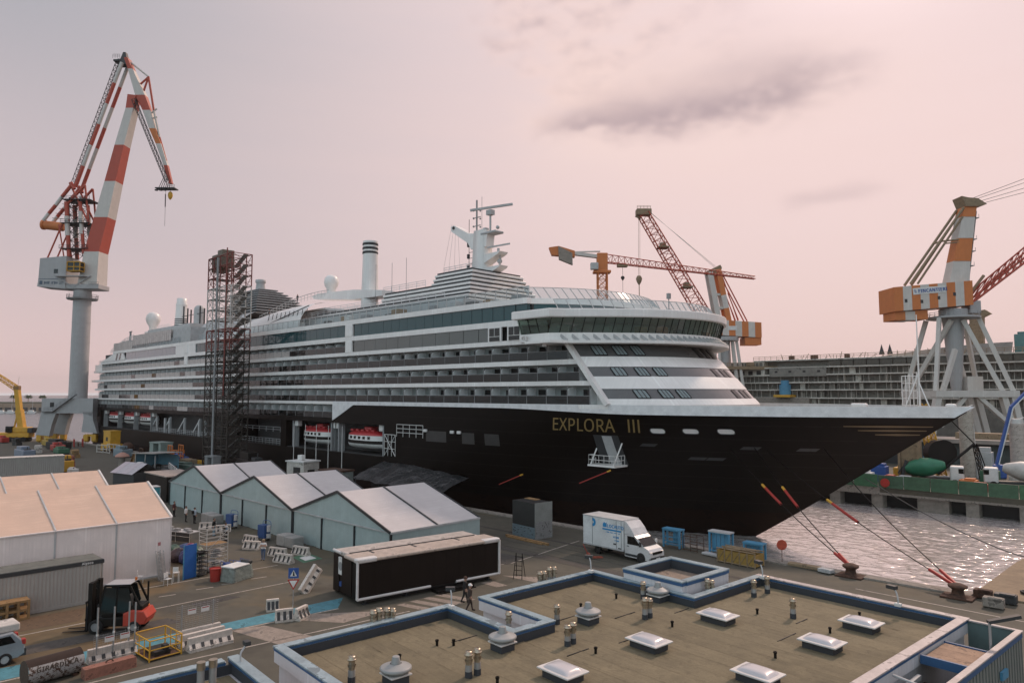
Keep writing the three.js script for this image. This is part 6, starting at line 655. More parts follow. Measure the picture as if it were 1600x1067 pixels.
{ // gabled marquees
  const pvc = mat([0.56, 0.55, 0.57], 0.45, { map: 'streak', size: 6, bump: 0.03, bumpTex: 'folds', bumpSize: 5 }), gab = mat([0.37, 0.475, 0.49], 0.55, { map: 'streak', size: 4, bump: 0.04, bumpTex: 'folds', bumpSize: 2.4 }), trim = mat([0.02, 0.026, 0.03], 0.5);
  const labels = ['white marquee farthest left of the three joined gabled tents', 'middle white marquee of the three joined gabled tents', 'nearest white marquee of the three joined tents, behind the black cabin'];
  [-97.4, -81.5, -64.8].forEach((xl, i) => { const w = [15.9, 16.7, 16.4][i], t = thing('marquee', labels[i], 'tent', [xl, 0, -35]); const Bt = (n, m, mb) => mb.build(n, m, t); let b; const eh = 2.95, ah = 5.5;
    const slope = (s, z0, z1) => { b = nb(); b.grid((u, v) => { const x = s < 0 ? lerp(0.02, w / 2, u) : lerp(w - 0.02, w / 2, u); return V(x, lerp(eh, ah, u) - 0.10 * Math.sin(u * Math.PI) * Math.sin(v * Math.PI), lerp(z0, z1, v)); }, 8, 6); Bt('roof_panel', pvc, b); };
    for (const s of [-1, 1]) { slope(s, 0.05, -4.95); slope(s, -5.05, -10); }
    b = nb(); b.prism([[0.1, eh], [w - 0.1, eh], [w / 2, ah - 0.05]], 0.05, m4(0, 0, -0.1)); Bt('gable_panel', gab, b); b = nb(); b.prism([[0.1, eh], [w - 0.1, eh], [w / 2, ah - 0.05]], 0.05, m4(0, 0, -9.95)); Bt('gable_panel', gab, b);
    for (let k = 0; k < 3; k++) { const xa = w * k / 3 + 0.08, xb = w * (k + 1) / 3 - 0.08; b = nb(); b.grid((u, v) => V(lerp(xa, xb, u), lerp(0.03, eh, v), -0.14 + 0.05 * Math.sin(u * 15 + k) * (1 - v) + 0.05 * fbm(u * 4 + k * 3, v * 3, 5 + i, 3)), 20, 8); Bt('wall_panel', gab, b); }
    for (let k = 0; k <= 3; k++) { b = nb(); const x = k === 0 ? 0.1 : k === 3 ? w - 0.1 : w * k / 3; b.box(x - 0.07, x + 0.07, 0, k % 3 === 0 ? eh : eh - 0.15, -0.12, 0.0); Bt('post', trim, b); }
    for (const s of [0, 1]) { b = nb(); b.beam(V(s ? w : 0, eh + 0.02, 0.04), V(w / 2, ah + 0.04, 0.04), 0.12, 0.22); Bt('gable_edge', trim, b); b = nb(); b.beam(V(s ? w : 0, eh + 0.05, -5), V(w / 2, ah + 0.05, -5), 0.14, 0.08); Bt('rafter_seam', trim, b); b = nb(); b.beam(V(s ? w : 0, eh + 0.03, -10), V(w / 2, ah + 0.04, -10), 0.1, 0.12); Bt('gable_edge', trim, b); }
    b = nb(); b.box(0, w, eh - 0.06, eh + 0.04, -0.06, 0.02); Bt('eave_tape', M.lightGrey, b);
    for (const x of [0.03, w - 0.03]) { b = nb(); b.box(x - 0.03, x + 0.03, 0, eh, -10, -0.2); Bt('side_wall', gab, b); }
    b = nb(); b.box(w - 0.06, w + 0.08, eh - 0.1, eh + 0.06, -10, 0); Bt('gutter', M.lightGrey, b); });
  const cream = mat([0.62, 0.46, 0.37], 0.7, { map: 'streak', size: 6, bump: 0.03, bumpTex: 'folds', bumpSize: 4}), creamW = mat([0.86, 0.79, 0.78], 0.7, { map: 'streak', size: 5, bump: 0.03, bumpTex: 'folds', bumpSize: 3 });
  [[-59.8, -21.8, 'cream tent with pink-lit roof nearest the camera, left edge'], [-73.1, -21.6, 'cream tent behind the near cream tent, left edge']].forEach(([xr, ze, l], i) => { const t = thing('cream_tent', l, 'tent', [xr, 0, ze]); const Bt = (n, m, mb) => mb.build(n, m, t); let b; const eh = 4.5, ah = 6.8, hw = 5.8, bay = 4.02;
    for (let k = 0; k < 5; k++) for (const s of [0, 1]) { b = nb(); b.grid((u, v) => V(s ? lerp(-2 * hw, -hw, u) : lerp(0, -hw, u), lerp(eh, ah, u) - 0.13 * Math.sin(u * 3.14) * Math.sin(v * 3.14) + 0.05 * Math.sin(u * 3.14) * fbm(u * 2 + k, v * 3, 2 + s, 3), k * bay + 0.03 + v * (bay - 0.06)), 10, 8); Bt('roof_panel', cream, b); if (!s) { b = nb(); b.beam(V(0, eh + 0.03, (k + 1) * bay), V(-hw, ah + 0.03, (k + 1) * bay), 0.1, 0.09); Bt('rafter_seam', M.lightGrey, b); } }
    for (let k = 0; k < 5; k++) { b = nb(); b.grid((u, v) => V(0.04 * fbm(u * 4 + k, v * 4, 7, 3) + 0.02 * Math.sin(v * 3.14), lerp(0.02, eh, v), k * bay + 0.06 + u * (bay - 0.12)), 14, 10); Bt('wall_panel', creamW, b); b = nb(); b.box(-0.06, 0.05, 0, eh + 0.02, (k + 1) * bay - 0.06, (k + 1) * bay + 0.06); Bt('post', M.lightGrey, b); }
    b = nb(); b.prism([[-2 * hw, eh], [0, eh], [-hw, ah]], 0.06, m4(0, 0, 0.03)); b.box(-2 * hw, 0, 0, eh, -0.02, 0.03); Bt('end_wall', creamW, b); b = nb(); b.box(-0.12, 0.12, eh - 0.05, eh + 0.03, 0, 5 * bay); Bt('eave_beam', creamW, b); b = nb(); b.beam(V(0, eh + 0.02, -0.02), V(-hw, ah + 0.02, -0.02), 0.12, 0.12).beam(V(-2 * hw, eh + 0.02, -0.02), V(-hw, ah + 0.02, -0.02), 0.12, 0.12); Bt('gable_edge', M.white, b); b = nb(); b.box(-0.1, 0.14, 0, 0.12, 0, 5 * bay); Bt('ground_rail', M.lightGrey, b); b = nb(); b.cb(0.03, 2.4, 0.9, 0.05, 0.26, 0.2); Bt('small_notice', mat([0.50, 0.20, 0.20], 0.7), b); });
}
function corr(mb, len, h, x, y0, z0, pitch = 0.3, dep = 0.04) { const n = Math.round(len / pitch); mb.grid((u, v) => { const k = Math.round(u * n * 4), ph = k % 4; return V(x + (ph === 1 || ph === 2 ? dep : 0), y0 + v * h, z0 + u * len); }, n * 4, 1); return mb; }
{ // containers
  let t = thing('office_container', 'long grey ribbed container with dark top rail, left foreground', 'container', [-55.7, 0, -15.8]); const ct = mat([0.38, 0.365, 0.35], 0.6, { map: 'streak', size: 4 }); let b = nb(); corr(b, 12.9, 2.4, 0, 0.22, 0.1, 0.22, 0.035); b.build('side_panel', ct, t); b = nb(); b.box(-2.4, -0.02, 0.2, 2.6, 0, 0.06); b.box(-2.44, -2.38, 0.2, 2.6, 0, 13); b.build('end_panel', ct, t); b = nb(); b.box(-0.06, 0.07, 2.6, 2.86, -0.02, 13.1); b.box(-2.44, -0.06, 2.6, 2.84, -0.02, 0.08); b.build('top_rail', M.charcoal, t); b = nb(); b.box(-0.04, 0.05, 0, 0.22, 0, 13.1); b.build('bottom_rail', ct, t); for (let i = 0; i < 3; i++) { b = nb(); b.box(-2.4 + i * 0.79, -1.62 + i * 0.79, 2.84, 2.88 + 0.004 * (i % 2), 0.05, 13.1); b.build('roof_sheet', mat([0.17, 0.19, 0.18], 0.6, { map: 'worn', size: 3 }), t); } for (const z of [4.4, 7.2]) { b = nb(); b.box(0.03, 0.07, 0.02, 0.13, z, z + 0.55); b.build('fork_pocket', M.dark, t); } b = nb(); const tg = textGeo('Algeco', 0.16, 0.01); tg.rotateY(Math.PI / 2); b.geo(tg, m4(0.08, 2.66, 1.35)); b.build('rail_lettering', M.white, t); for (const y of [0.02, 2.62]) { b = nb(); b.box(-0.08, 0.08, y, y + 0.2, -0.04, 0.14); b.build('corner_casting', M.charcoal, t); }
  t = thing('shipping_container', 'pale long container with dark lettering behind the cream tents, left', 'container', [-142, 0, -33.5], -0.12); b = nb(); corr(b, 13.5, 3.4, 0, 0.2, 0, 0.3, 0.04); b.build('side_panel', mat([0.34, 0.34, 0.33], 0.6, { map: 'streak', size: 5 }), t); b = nb(); b.box(-3.2, -0.02, 0.1, 3.6, 0, 13.5); b.build('body', mat([0.36, 0.36, 0.35], 0.6), t); b = nb(); b.box(-3.25, 0.1, 3.6, 3.72, -0.05, 13.55); b.build('roof', M.paintWhite, t); b = nb(); for (let r = 0; r < 2; r++) for (let i = 0; i < 7; i++) { const zz = 9.6 + r * 0.9, yy = 2.7 - i * 0.34 - r * 0.2; b.box(0.06, 0.09, yy, yy + 0.24, zz, zz + 0.06); b.box(0.06, 0.09, yy + (i % 2 ? 0.18 : 0.08), yy + (i % 2 ? 0.24 : 0.14), zz + 0.06, zz + 0.18); } stuff(b.build('lettering', M.dark, t));
  t = thing('timber_crate', 'open slatted wooden crate at the left edge against the grey container', 'crate', [-55.0, 0, -10.4]); b = nb(); for (const y of [0, 0.55, 1.1]) b.box(-0.5, 0.5, y, y + 0.14, -0.9, 0.9); b.build('board', M.wood, t); for (const z of [-0.85, -0.3, 0.3, 0.85]) for (const x of [-0.45, 0.46]) { b = nb(); b.box(x - 0.05, x + 0.06, 0, 1.25, z - 0.07, z + 0.07); b.build('post', M.wood, t); }
  t = thing('timber_panelled_box', 'tall grey sheet-clad crate with printed film near the truck', 'crate', [-49.6, 0, -53.4], -0.12); b = nb(); b.box(-1.75, 1.75, 0, 3.5, -1.1, 1.1); b.build('core', M.dark, t); b = nb(); b.box(-1.78, 1.78, 1.15, 3.5, 1.1, 1.14); b.build('dark_sheet', mat([0.035, 0.037, 0.036], 0.5), t); b = nb(); b.box(-1.78, 1.78, 0, 1.14, 1.1, 1.15); b.build('film', mat([0.22, 0.31, 0.38], 0.4, { map: 'worn', size: 0.8 }), t); b = nb(); b.box(1.75, 1.8, 0, 3.55, -1.15, 1.15); b.build('grey_sheet', mat([0.24, 0.26, 0.25], 0.5), t); b = nb(); b.box(1.79, 1.82, 0, 1.7, -1.1, 1.1); b.build('film', mat([0.30, 0.33, 0.36], 0.4, { map: 'worn', size: 0.6 }), t); b = nb(); for (let i = 0; i < 26; i++) { const side = i % 2; const p = -1 + R() * 2, y = 0.15 + R() * (side ? 1.3 : 0.8); if (side) b.cb(1.83, y, p, 0.004, 0.16, 0.06); else b.cb(p * 1.6, y, 1.155, 0.22, 0.06, 0.004); } stuff(b.build('film_print', M.dark, t)); b = nb(); b.box(-1.7, 0, 3.5, 3.56, -1.1, -0.4); b.build('timber_top', M.wood, t);
  t = thing('timber_baulk', 'long timber baulk on the ground in front of the sheet-clad crate', 'timber', [-48.3, 0.01, -51.2], -0.06); b = nb(); b.box(-3, 3, 0, 0.2, -0.13, 0.13); b.build('beam', M.wood, t); b = nb(); b.box(-2.6, 2.4, 0.0, 0.12, 0.14, 0.34); b.build('beam', M.wood, t);
}
{ // black cabin on legs with white edging
  const t = thing('mobile_cabin', 'long black panelled cabin with rounded white edges and pale roof', 'cabin', [-41.7, 0, -27.4], -8.2 * Math.PI / 180); const Bt = (n, m, mb) => mb.build(n, m, t); let b; const L = 12.0, bk = mat([0.012, 0.008, 0.006], 0.5, { map: 'streak', size: 4, phys: { specularIntensity: 0.4 } });
  const y0 = 0.45, y1 = 3.0; const W = 2.7; for (let i = 0; i < 10; i++) { const z = -0.2 - i * 1.16; b = nb(); b.box(-0.05, 0, y0, y1 - 0.15, z - 1.145, z); Bt('side_panel', bk, b); }
  b = nb(); b.box(-W + 0.05, -0.06, y0, y1 - 0.1, -L + 0.1, -0.12); Bt('core', M.black, b); b = nb(); b.box(-W - 2.0, -W + 0.05, 0.2, y1 - 0.2, -L + 0.6, -0.35); Bt('slide_out', bk, b); b = nb(); b.box(-4.6, -3.6, 0.15, y1 - 0.25, -0.34, -0.3); Bt('end_panel', bk, b); b = nb(); b.box(-2.6, -1.0, y0, y1 - 0.1, -0.12, -0.06); Bt('end_panel', bk, b);
  b = nb(); b.box(-3.5, -2.75, 1.5, 2.7, -0.34, -0.2); const ac = Bt('air_unit', M.white, b); b = nb(); b.geo(new THREE.CylinderGeometry(0.3, 0.3, 0.03, 20).rotateX(Math.PI / 2), m4(-3.12, 2.1, -0.19)); b.build('fan', M.grey, ac); b = nb(); b.box(-3.5, -2.75, 0.2, 1.4, -0.5, -0.4); b.box(-3.3, -3, 0.7, 1.0, -0.4, -0.2); Bt('utility_bay', M.blue, b);
  const wE = mat([0.72, 0.70, 0.69], 0.4); const edge = (a, c) => { b = nb(); b.bar(V(...a), V(...c), 0.1, 8); Bt('white_edge', wE, b); }; edge([0, y0, -0.05], [0, y1, -0.05]); edge([0, y0, -L], [0, y1, -L]); edge([0, y0, -0.05], [0, y0, -5.8]); edge([0, y0, -8], [0, y0, -L]); edge([0, y1, -0.05], [-0.9, y1 + 0.02, -0.05]); edge([-W - 1.9, y1, -0.3], [-W - 0.6, y1, -0.3]);
  b = nb(); b.rb(-1.0, y1 - 0.12, -L / 2, 2.2, 0.26, L + 0.1, 0.12); Bt('roof', mat([0.60, 0.53, 0.49], 0.5, { map: 'worn', size: 3 }), b); b = nb(); b.rb(-0.2, y1 - 0.16, -0.75, 0.6, 0.34, 1.6, 0.14); Bt('corner_cap', wE, b); b = nb(); b.rb(-0.2, y1 - 0.16, -L + 0.75, 0.6, 0.34, 1.6, 0.14); Bt('corner_cap', wE, b); b = nb(); b.rb(-W - 0.6, y1 - 0.2, -L / 2 + 0.1, 2.2, 0.3, L - 0.8, 0.1); Bt('roof', mat([0.62, 0.59, 0.58], 0.5, { map: 'worn', size: 3 }), b); b = nb(); b.box(-2.45, -2.25, y1 + 0.02, y1 + 0.12, -L + 0.8, -0.5); Bt('roof_gap', M.dark, b); for (const z of [-1.8, -5.2, -9]) { b = nb(); b.box(-2.3, -1.2, y1 + 0.13, y1 + 0.17, z - 0.12, z); Bt('roof_bar', M.charcoal, b); }
  for (const z of [-0.8, -4, -8.2, -11.2]) { b = nb(); b.cb(-0.35, 0, z, 0.14, y0, 0.14).cb(-0.35, 0, z, 0.4, 0.04, 0.4); Bt('support_leg', M.charcoal, b); } b = nb(); b.box(-4.6, -0.4, 0.1, y0, -L + 0.8, -0.6); Bt('chassis', M.dark, b); b = nb(); b.box(-0.1, 0.9, 0.0, 0.05, -9.2, -6); b.rb(0.2, 0, -7.6, 0.9, 0.22, 3.2, 0.05); Bt('ground_tray', M.black, b);
  const l2 = thing('folding_ladder', 'black folding step ladder standing at the far end of the black cabin', 'ladder', [-39.1, 0, -40.6], 0.5); b = nb(); for (const s of [-0.35, 0.35]) b.bar(V(s, 0, 0.5), V(s * 0.7, 1.9, 0), 0.03, 5).bar(V(s, 0, -0.5), V(s * 0.7, 1.9, 0), 0.03, 5); for (let i = 1; i < 6; i++) b.bar(V(-0.33, i * 0.33, 0.5 - i * 0.085), V(0.33, i * 0.33, 0.5 - i * 0.085), 0.025, 4); b.build('steps', M.black, l2);
}
// ---------------------------------------------------------------- vehicles
function wheel(b, x, y, z, r, w) { b.geo(new THREE.LatheGeometry([[r * 0.6, -w / 2], [r * 0.93, -w / 2], [r, -w * 0.32], [r, w * 0.32], [r * 0.93, w / 2], [r * 0.6, w / 2]].map(p => new THREE.Vector2(...p)), 22).rotateX(Math.PI / 2), m4(x, y, z)); return b; }
function addWheel(t, x, z, r, w, rimM = M.lightGrey) { let b = nb(); wheel(b, x, r, z, r, w); const o = b.build('wheel', M.rubber, t); b = nb(); b.geo(new THREE.CylinderGeometry(r * 0.6, r * 0.6, w * 0.7, 18).rotateX(Math.PI / 2), m4(x, r, z)); b.geo(new THREE.CylinderGeometry(r * 0.2, r * 0.2, w * 0.9, 8).rotateX(Math.PI / 2), m4(x, r, z)); b.build('rim', rimM, o); }
{ // box van, nose to +x, near side +z
  const t = thing('box_truck', 'white box truck with blue rental lettering parked by the hull', 'truck', [-37.9, 0, -52.4], -3.8 * Math.PI / 180); const Bt = (n, m, mb) => mb.build(n, m, t); let b; const wh = mat([0.74, 0.76, 0.77], 0.35), body = mat([0.72, 0.72, 0.73], 0.25, { phys: { clearcoat: 0.6 } });
  b = nb(); b.rb(-1.15, 0.78, 0, 4.7, 2.55, 2.2, 0.04); Bt('cargo_box', wh, b); for (const x of [-2.35, 0.45, 1.0]) { b = nb(); b.box(x - 0.02, x + 0.02, 0.8, 3.25, 1.1, 1.125); Bt('box_seam', M.grey, b); } b = nb(); b.box(-3.5, 1.2, 0.72, 0.84, -1.12, 1.13); Bt('box_rail', M.lightGrey, b); b = nb(); b.box(-3.5, 1.2, 3.28, 3.36, -1.12, 1.13); Bt('box_rail', M.lightGrey, b);
  const bm = mat([0.02, 0.22, 0.46], 0.5, { map: null }); b = nb(); const tx = textGeo('LOCAUTO', 0.30, 0.012); b.geo(tx, m4(-0.62, 2.55, 1.106)); b.box(-1.15, 0.98, 2.3, 2.44, 1.1, 1.116); b.prism([[-1.1, 2.55], [-1.1, 2.8], [-0.95, 2.98], [-0.8, 2.88], [-0.66, 2.98], [-0.66, 2.55]], 0.014, m4(0, 0, 1.11)); strokes(b, -0.75, 2.1, 1.103, 20, 0.1, 0.08); strokes(b, 0.1, 1.72, 1.103, 6, 0.17, 0.13); strokes(b, 0.25, 1.46, 1.103, 6, 0.12, 0.1); stuff(Bt('box_lettering', bm, b)); b = nb(); b.geo(new THREE.RingGeometry(0.13, 0.38, 24, 1, -Math.PI / 2, Math.PI), m4(-2.32, 2.8, 1.118)); Bt('round_logo', bm, b); b = nb(); b.box(0.1, 0.4, 1.15, 1.28, 1.1, 1.112).box(0.62, 0.95, 0.86, 0.95, 1.1, 1.112); Bt('plate_mark', M.charcoal, b);
  // cab with raked screen and short bonnet
  b = nb(); b.prism([[1.25, 0.35], [1.25, 2.1], [1.45, 2.28], [2.25, 2.25], [2.62, 2.0], [3.25, 1.42], [3.75, 1.22], [3.98, 0.95], [4.02, 0.45], [3.9, 0.3]], 1.9, m4(0, 0, 0)); Bt('cab', body, b); b = nb(); b.geo(new THREE.ExtrudeGeometry(new THREE.Shape([[1.25, 2.2], [2.3, 2.25], [1.95, 2.75], [1.45, 3.25], [1.22, 3.28]].map(p => new THREE.Vector2(...p))), { depth: 1.4, bevelEnabled: true, bevelThickness: 0.25, bevelSize: 0.02, bevelSegments: 3 }), m4(0, 0, -0.7)); Bt('wind_deflector', body, b);
  b = nb(); b.quad(V(2.66, 2.0, 0.88), V(2.66, 2.0, -0.88), V(3.28, 1.44, -0.92), V(3.28, 1.44, 0.92)); const ws = Bt('windscreen', M.dkGlass, b); ws.position.set(0.02, 0.02, 0); for (const s of [1, -1]) { b = nb(); b.prism([[1.55, 1.42], [1.55, 2.1], [2.3, 2.1], [2.9, 1.5], [2.88, 1.42]], 0.012, m4(0, 0, s * 0.956)); Bt('side_window', M.dkGlass, b); b = nb(); b.rb(3.05, 1.4, s * 1.12, 0.14, 0.42, 0.24, 0.05); Bt('mirror', s > 0 ? M.charcoal : M.white, b); b = nb(); b.rb(3.86, 0.86, s * 0.75, 0.24, 0.16, 0.4, 0.05); Bt('headlight', M.steel, b); b = nb(); b.box(1.3, 2.7, 0.42, 0.62, s * 0.94, s * 0.965); Bt('door_rubbing_strip', M.charcoal, b); b = nb(); b.box(1.5, 1.72, 1.22, 1.28, s * 0.95, s * 0.975); Bt('door_handle', M.charcoal, b); }
  b = nb(); b.box(3.98, 4.05, 0.82, 1.02, -0.62, 0.62); Bt('grille', M.black, b); for (const s of [1, -1]) { b = nb(); b.geo(new THREE.CylinderGeometry(0.46, 0.46, 0.02, 24).rotateX(Math.PI / 2), m4(3.0, 0.42, s * 0.945)); Bt('wheel_arch', M.dark, b); } b = nb(); b.rb(3.95, 0.28, 0, 0.26, 0.32, 1.9, 0.06); Bt('bumper', M.charcoal, b); b = nb(); b.box(4.08, 4.1, 0.4, 0.52, -0.26, 0.26); Bt('number_plate', M.white, b); b = nb(); b.box(-3.4, 1.3, 0.5, 0.75, -0.5, 0.5); Bt('chassis', M.dark, b); for (const z of [-0.85, 0.85]) { addWheel(t, 3.0, z, 0.36, 0.24, M.dark); addWheel(t, -1.9, z, 0.36, 0.3, M.dark); }
}
{ // red forklift, forks towards local +x
  const t = thing('forklift', 'red and black forklift with raised overhead guard, left foreground', 'forklift', [-48.3, 0, -14.5], 230 * Math.PI / 180); const Bt = (n, m, mb) => mb.build(n, m, t); let b; const rd = mat([0.50, 0.06, 0.035], 0.4);
  b = nb(); b.geo(new THREE.ExtrudeGeometry(new THREE.Shape([[-1.75, 0.5], [-1.88, 0.8], [-1.7, 1.1], [-1.1, 1.16], [-0.7, 1.0], [-0.7, 0.4]].map(p => new THREE.Vector2(...p))), { depth: 1.1, bevelEnabled: true, bevelThickness: 0.1, bevelSize: 0.06, bevelSegments: 3 }), m4(0, 0, -0.55)); Bt('counterweight', rd, b); t.scale.setScalar(1.1); b = nb(); b.rb(-0.1, 0.35, 0, 1.7, 0.5, 1.2, 0.08); Bt('body', M.black, b); b = nb(); b.rb(0.3, 0.84, 0, 0.9, 0.5, 1.1, 0.06); Bt('step_panel', M.black, b); b = nb(); b.box(1.21, 1.24, 0.2, 1.5, -0.66, 0.66); Bt('carriage_plate', mat([0.035, 0.045, 0.055], 0.6), b); b = nb(); b.rb(-1.15, 1.12, 0, 0.9, 0.32, 1.05, 0.1); Bt('engine_hood', M.black, b); b = nb(); b.rb(-0.6, 1.0, 0, 0.9, 0.35, 0.9, 0.08).rb(-0.5, 1.3, 0, 0.5, 0.2, 0.5, 0.05).rb(-0.78, 1.35, 0, 0.14, 0.6, 0.5, 0.05); Bt('seat', M.charcoal, b); b = nb(); b.rb(0.6, 0.8, 0, 0.3, 0.75, 1.1, 0.05).bar(V(0.45, 1.5, 0), V(0.15, 1.7, 0), 0.03); b.geo(new THREE.TorusGeometry(0.17, 0.025, 6, 16).rotateY(Math.PI / 2), m4(0.12, 1.72, 0)); Bt('dashboard', M.charcoal, b);
  b = nb(); for (const z of [-0.55, 0.55]) b.beam(V(0.75, 0.9, z), V(0.35, 2.55, z), 0.09, 0.11).beam(V(-1.5, 1.4, z), V(-0.95, 2.5, z), 0.08, 0.1).beam(V(0.35, 2.55, z), V(-0.95, 2.5, z), 0.08, 0.1); for (let i = 0; i < 6; i++) b.beam(V(0.3 - i * 0.24, 2.56, -0.55), V(0.3 - i * 0.24, 2.56, 0.55), 0.05, 0.05); Bt('overhead_guard', M.black, b); b = nb(); b.box(-0.95, 0.35, 2.59, 2.61, -0.56, 0.56); Bt('roof_pane', mat([0.30, 0.32, 0.33], 0.15, { map: null }), b);
  b = nb(); for (const z of [-0.52, -0.32, 0.32, 0.52]) b.box(1.0, 1.22, 0.15, 2.72, z - 0.085, z + 0.085); for (const y of [0.4, 1.5, 2.6]) b.box(1.07, 1.18, y, y + 0.12, -0.5, 0.5); b.bar(V(1.1, 0.3, 0), V(1.1, 2.3, 0), 0.06, 8); Bt('mast', M.black, b); b = nb(); b.box(1.22, 1.3, 0.2, 0.3, -0.7, 0.7).box(1.22, 1.3, 0.75, 0.85, -0.7, 0.7); for (let i = 0; i < 7; i++) b.box(1.24, 1.28, 0.2, 1.7, -0.66 + i * 0.22 - 0.02, -0.64 + i * 0.22 + 0.02); b.box(1.22, 1.3, 1.66, 1.76, -0.7, 0.7); Bt('load_backrest', M.black, b); for (const z of [-0.32, 0.32]) { b = nb(); b.prism([[1.3, 0.06], [2.6, 0.06], [2.6, 0.08], [1.42, 0.13], [1.42, 0.9], [1.3, 0.9]], 0.12, m4(0, 0, z)); Bt('fork', M.black, b); } for (const z of [-0.58, 0.58]) { addWheel(t, 0.75, z, 0.38, 0.3, M.grey); addWheel(t, -1.25, z, 0.32, 0.26, M.grey); } b = nb(); b.cyl(-0.9, 2.62, 0.3, 0.06, 0.16, 10); Bt('beacon', M.orange, b); for (const s of [1, -1]) { b = nb(); b.prism([[0.62, 1.0], [0.32, 2.45], [-0.85, 2.4], [-1.1, 1.5], [-0.9, 1.2]], 0.03, m4(0, 0, s * 0.56)); Bt('cab_side_glass', mat([0.03, 0.04, 0.04], 0.08, { map: null, phys: { transmission: 0.55, thickness: 0 } }), b); b = nb(); b.beam(V(-0.25, 1.1, s * 0.57), V(-0.3, 2.5, s * 0.57), 0.07, 0.08); Bt('cab_pillar', M.black, b); } b = nb(); b.bar(V(-1.5, 1.4, 0.5), V(-1.5, 2.5, 0.5), 0.05, 6); Bt('exhaust', M.black, b); b = nb(); b.rb(-1.55, 1.1, 0.42, 0.14, 0.16, 0.2, 0.03); Bt('tail_lamp', M.orange, b);
}
{ // grey car cut by the left edge
  const t = thing('parked_car', 'grey estate car with red tail lamp cut off by the left edge', 'car', [-46.9, 0, -7.2], Math.PI / 2 + 0.06); const Bt = (n, m, mb) => mb.build(n, m, t); let b; const pt = mat([0.30, 0.33, 0.36], 0.25, { phys: { clearcoat: 0.8 } });
  b = nb(); b.geo(new THREE.ExtrudeGeometry(new THREE.Shape([[-2.2, 0.45], [-2.2, 0.85], [-1.3, 1.0], [-0.7, 1.5], [1.6, 1.6], [2.0, 1.15], [2.12, 0.9], [2.15, 0.5], [1.9, 0.35], [-1.9, 0.35]].map(p => new THREE.Vector2(...p))), { depth: 1.5, bevelEnabled: true, bevelThickness: 0.12, bevelSize: 0.08, bevelSegments: 3 }), m4(0, 0, -0.75)); Bt('body', pt, b); b = nb(); b.box(1.9, 2.26, 0.35, 0.72, -0.86, 0.86); Bt('bumper', M.charcoal, b); for (const s of [1, -1]) { b = nb(); b.rb(2.12, 0.92, s * 0.72, 0.24, 0.3, 0.3, 0.05); Bt('tail_lamp', M.red, b); b = nb(); b.prism([[-0.7, 1.08], [-0.5, 1.45], [1.5, 1.52], [1.75, 1.12]], 0.02, m4(0, 0, s * 0.875)); Bt('side_window', M.dkGlass, b); addWheel(t, 1.3, s * 0.8, 0.33, 0.22); addWheel(t, -1.4, s * 0.8, 0.33, 0.22); } b = nb(); b.quad(V(1.72, 1.62, -0.6), V(1.72, 1.62, 0.6), V(2.06, 1.15, 0.68), V(2.06, 1.15, -0.68)); Bt('rear_window', M.dkGlass, b); b = nb(); b.rb(0.8, 1.66, 0, 2.4, 0.42, 1.3, 0.1); Bt('roof_load', M.paintWhite, b);
}
// ---------------------------------------------------------------- barriers, fences and signs
function barrier(x, z, ry, L, label, group, m = M.barW, lean) { const t = thing('road_barrier', label, 'barrier', [x, 0, z], ry, group); let b = nb(); b.geo(new THREE.ExtrudeGeometry(new THREE.Shape([[-0.3, 0], [-0.3, 0.16], [-0.12, 0.4], [-0.1, 0.72], [0.1, 0.72], [0.12, 0.4], [0.3, 0.16], [0.3, 0]].map(p => new THREE.Vector2(...p))), { depth: L - 0.08, bevelEnabled: true, bevelThickness: 0.04, bevelSize: 0.02, bevelSegments: 2 }).rotateY(Math.PI / 2), m4(-L / 2 + 0.04, 0.0, 0)); b.build('body', m, t); const hi = L > 2.1 ? 0.42 : 0.62, n = Math.max(3, Math.round(L / 0.5)); for (let i = 0; i < n; i++) for (const s of [1, -1]) { const q = nb(); const xx = -L / 2 + (i + 0.5) * L / n; q.quad(V(xx - 0.09, 0.14, s * 0.335), V(xx + 0.09, 0.14, s * 0.335), V(xx + 0.09, hi, s * (hi > 0.5 ? 0.145 : 0.155)), V(xx - 0.09, hi, s * (hi > 0.5 ? 0.145 : 0.155))); q.build('slot', M.charcoal, t); } if (lean) t.rotation.set(lean[0], ry, lean[1]); return t; }
M.barW = mat([0.80, 0.77, 0.75], 0.6, { map: 'worn', size: 1.2 });
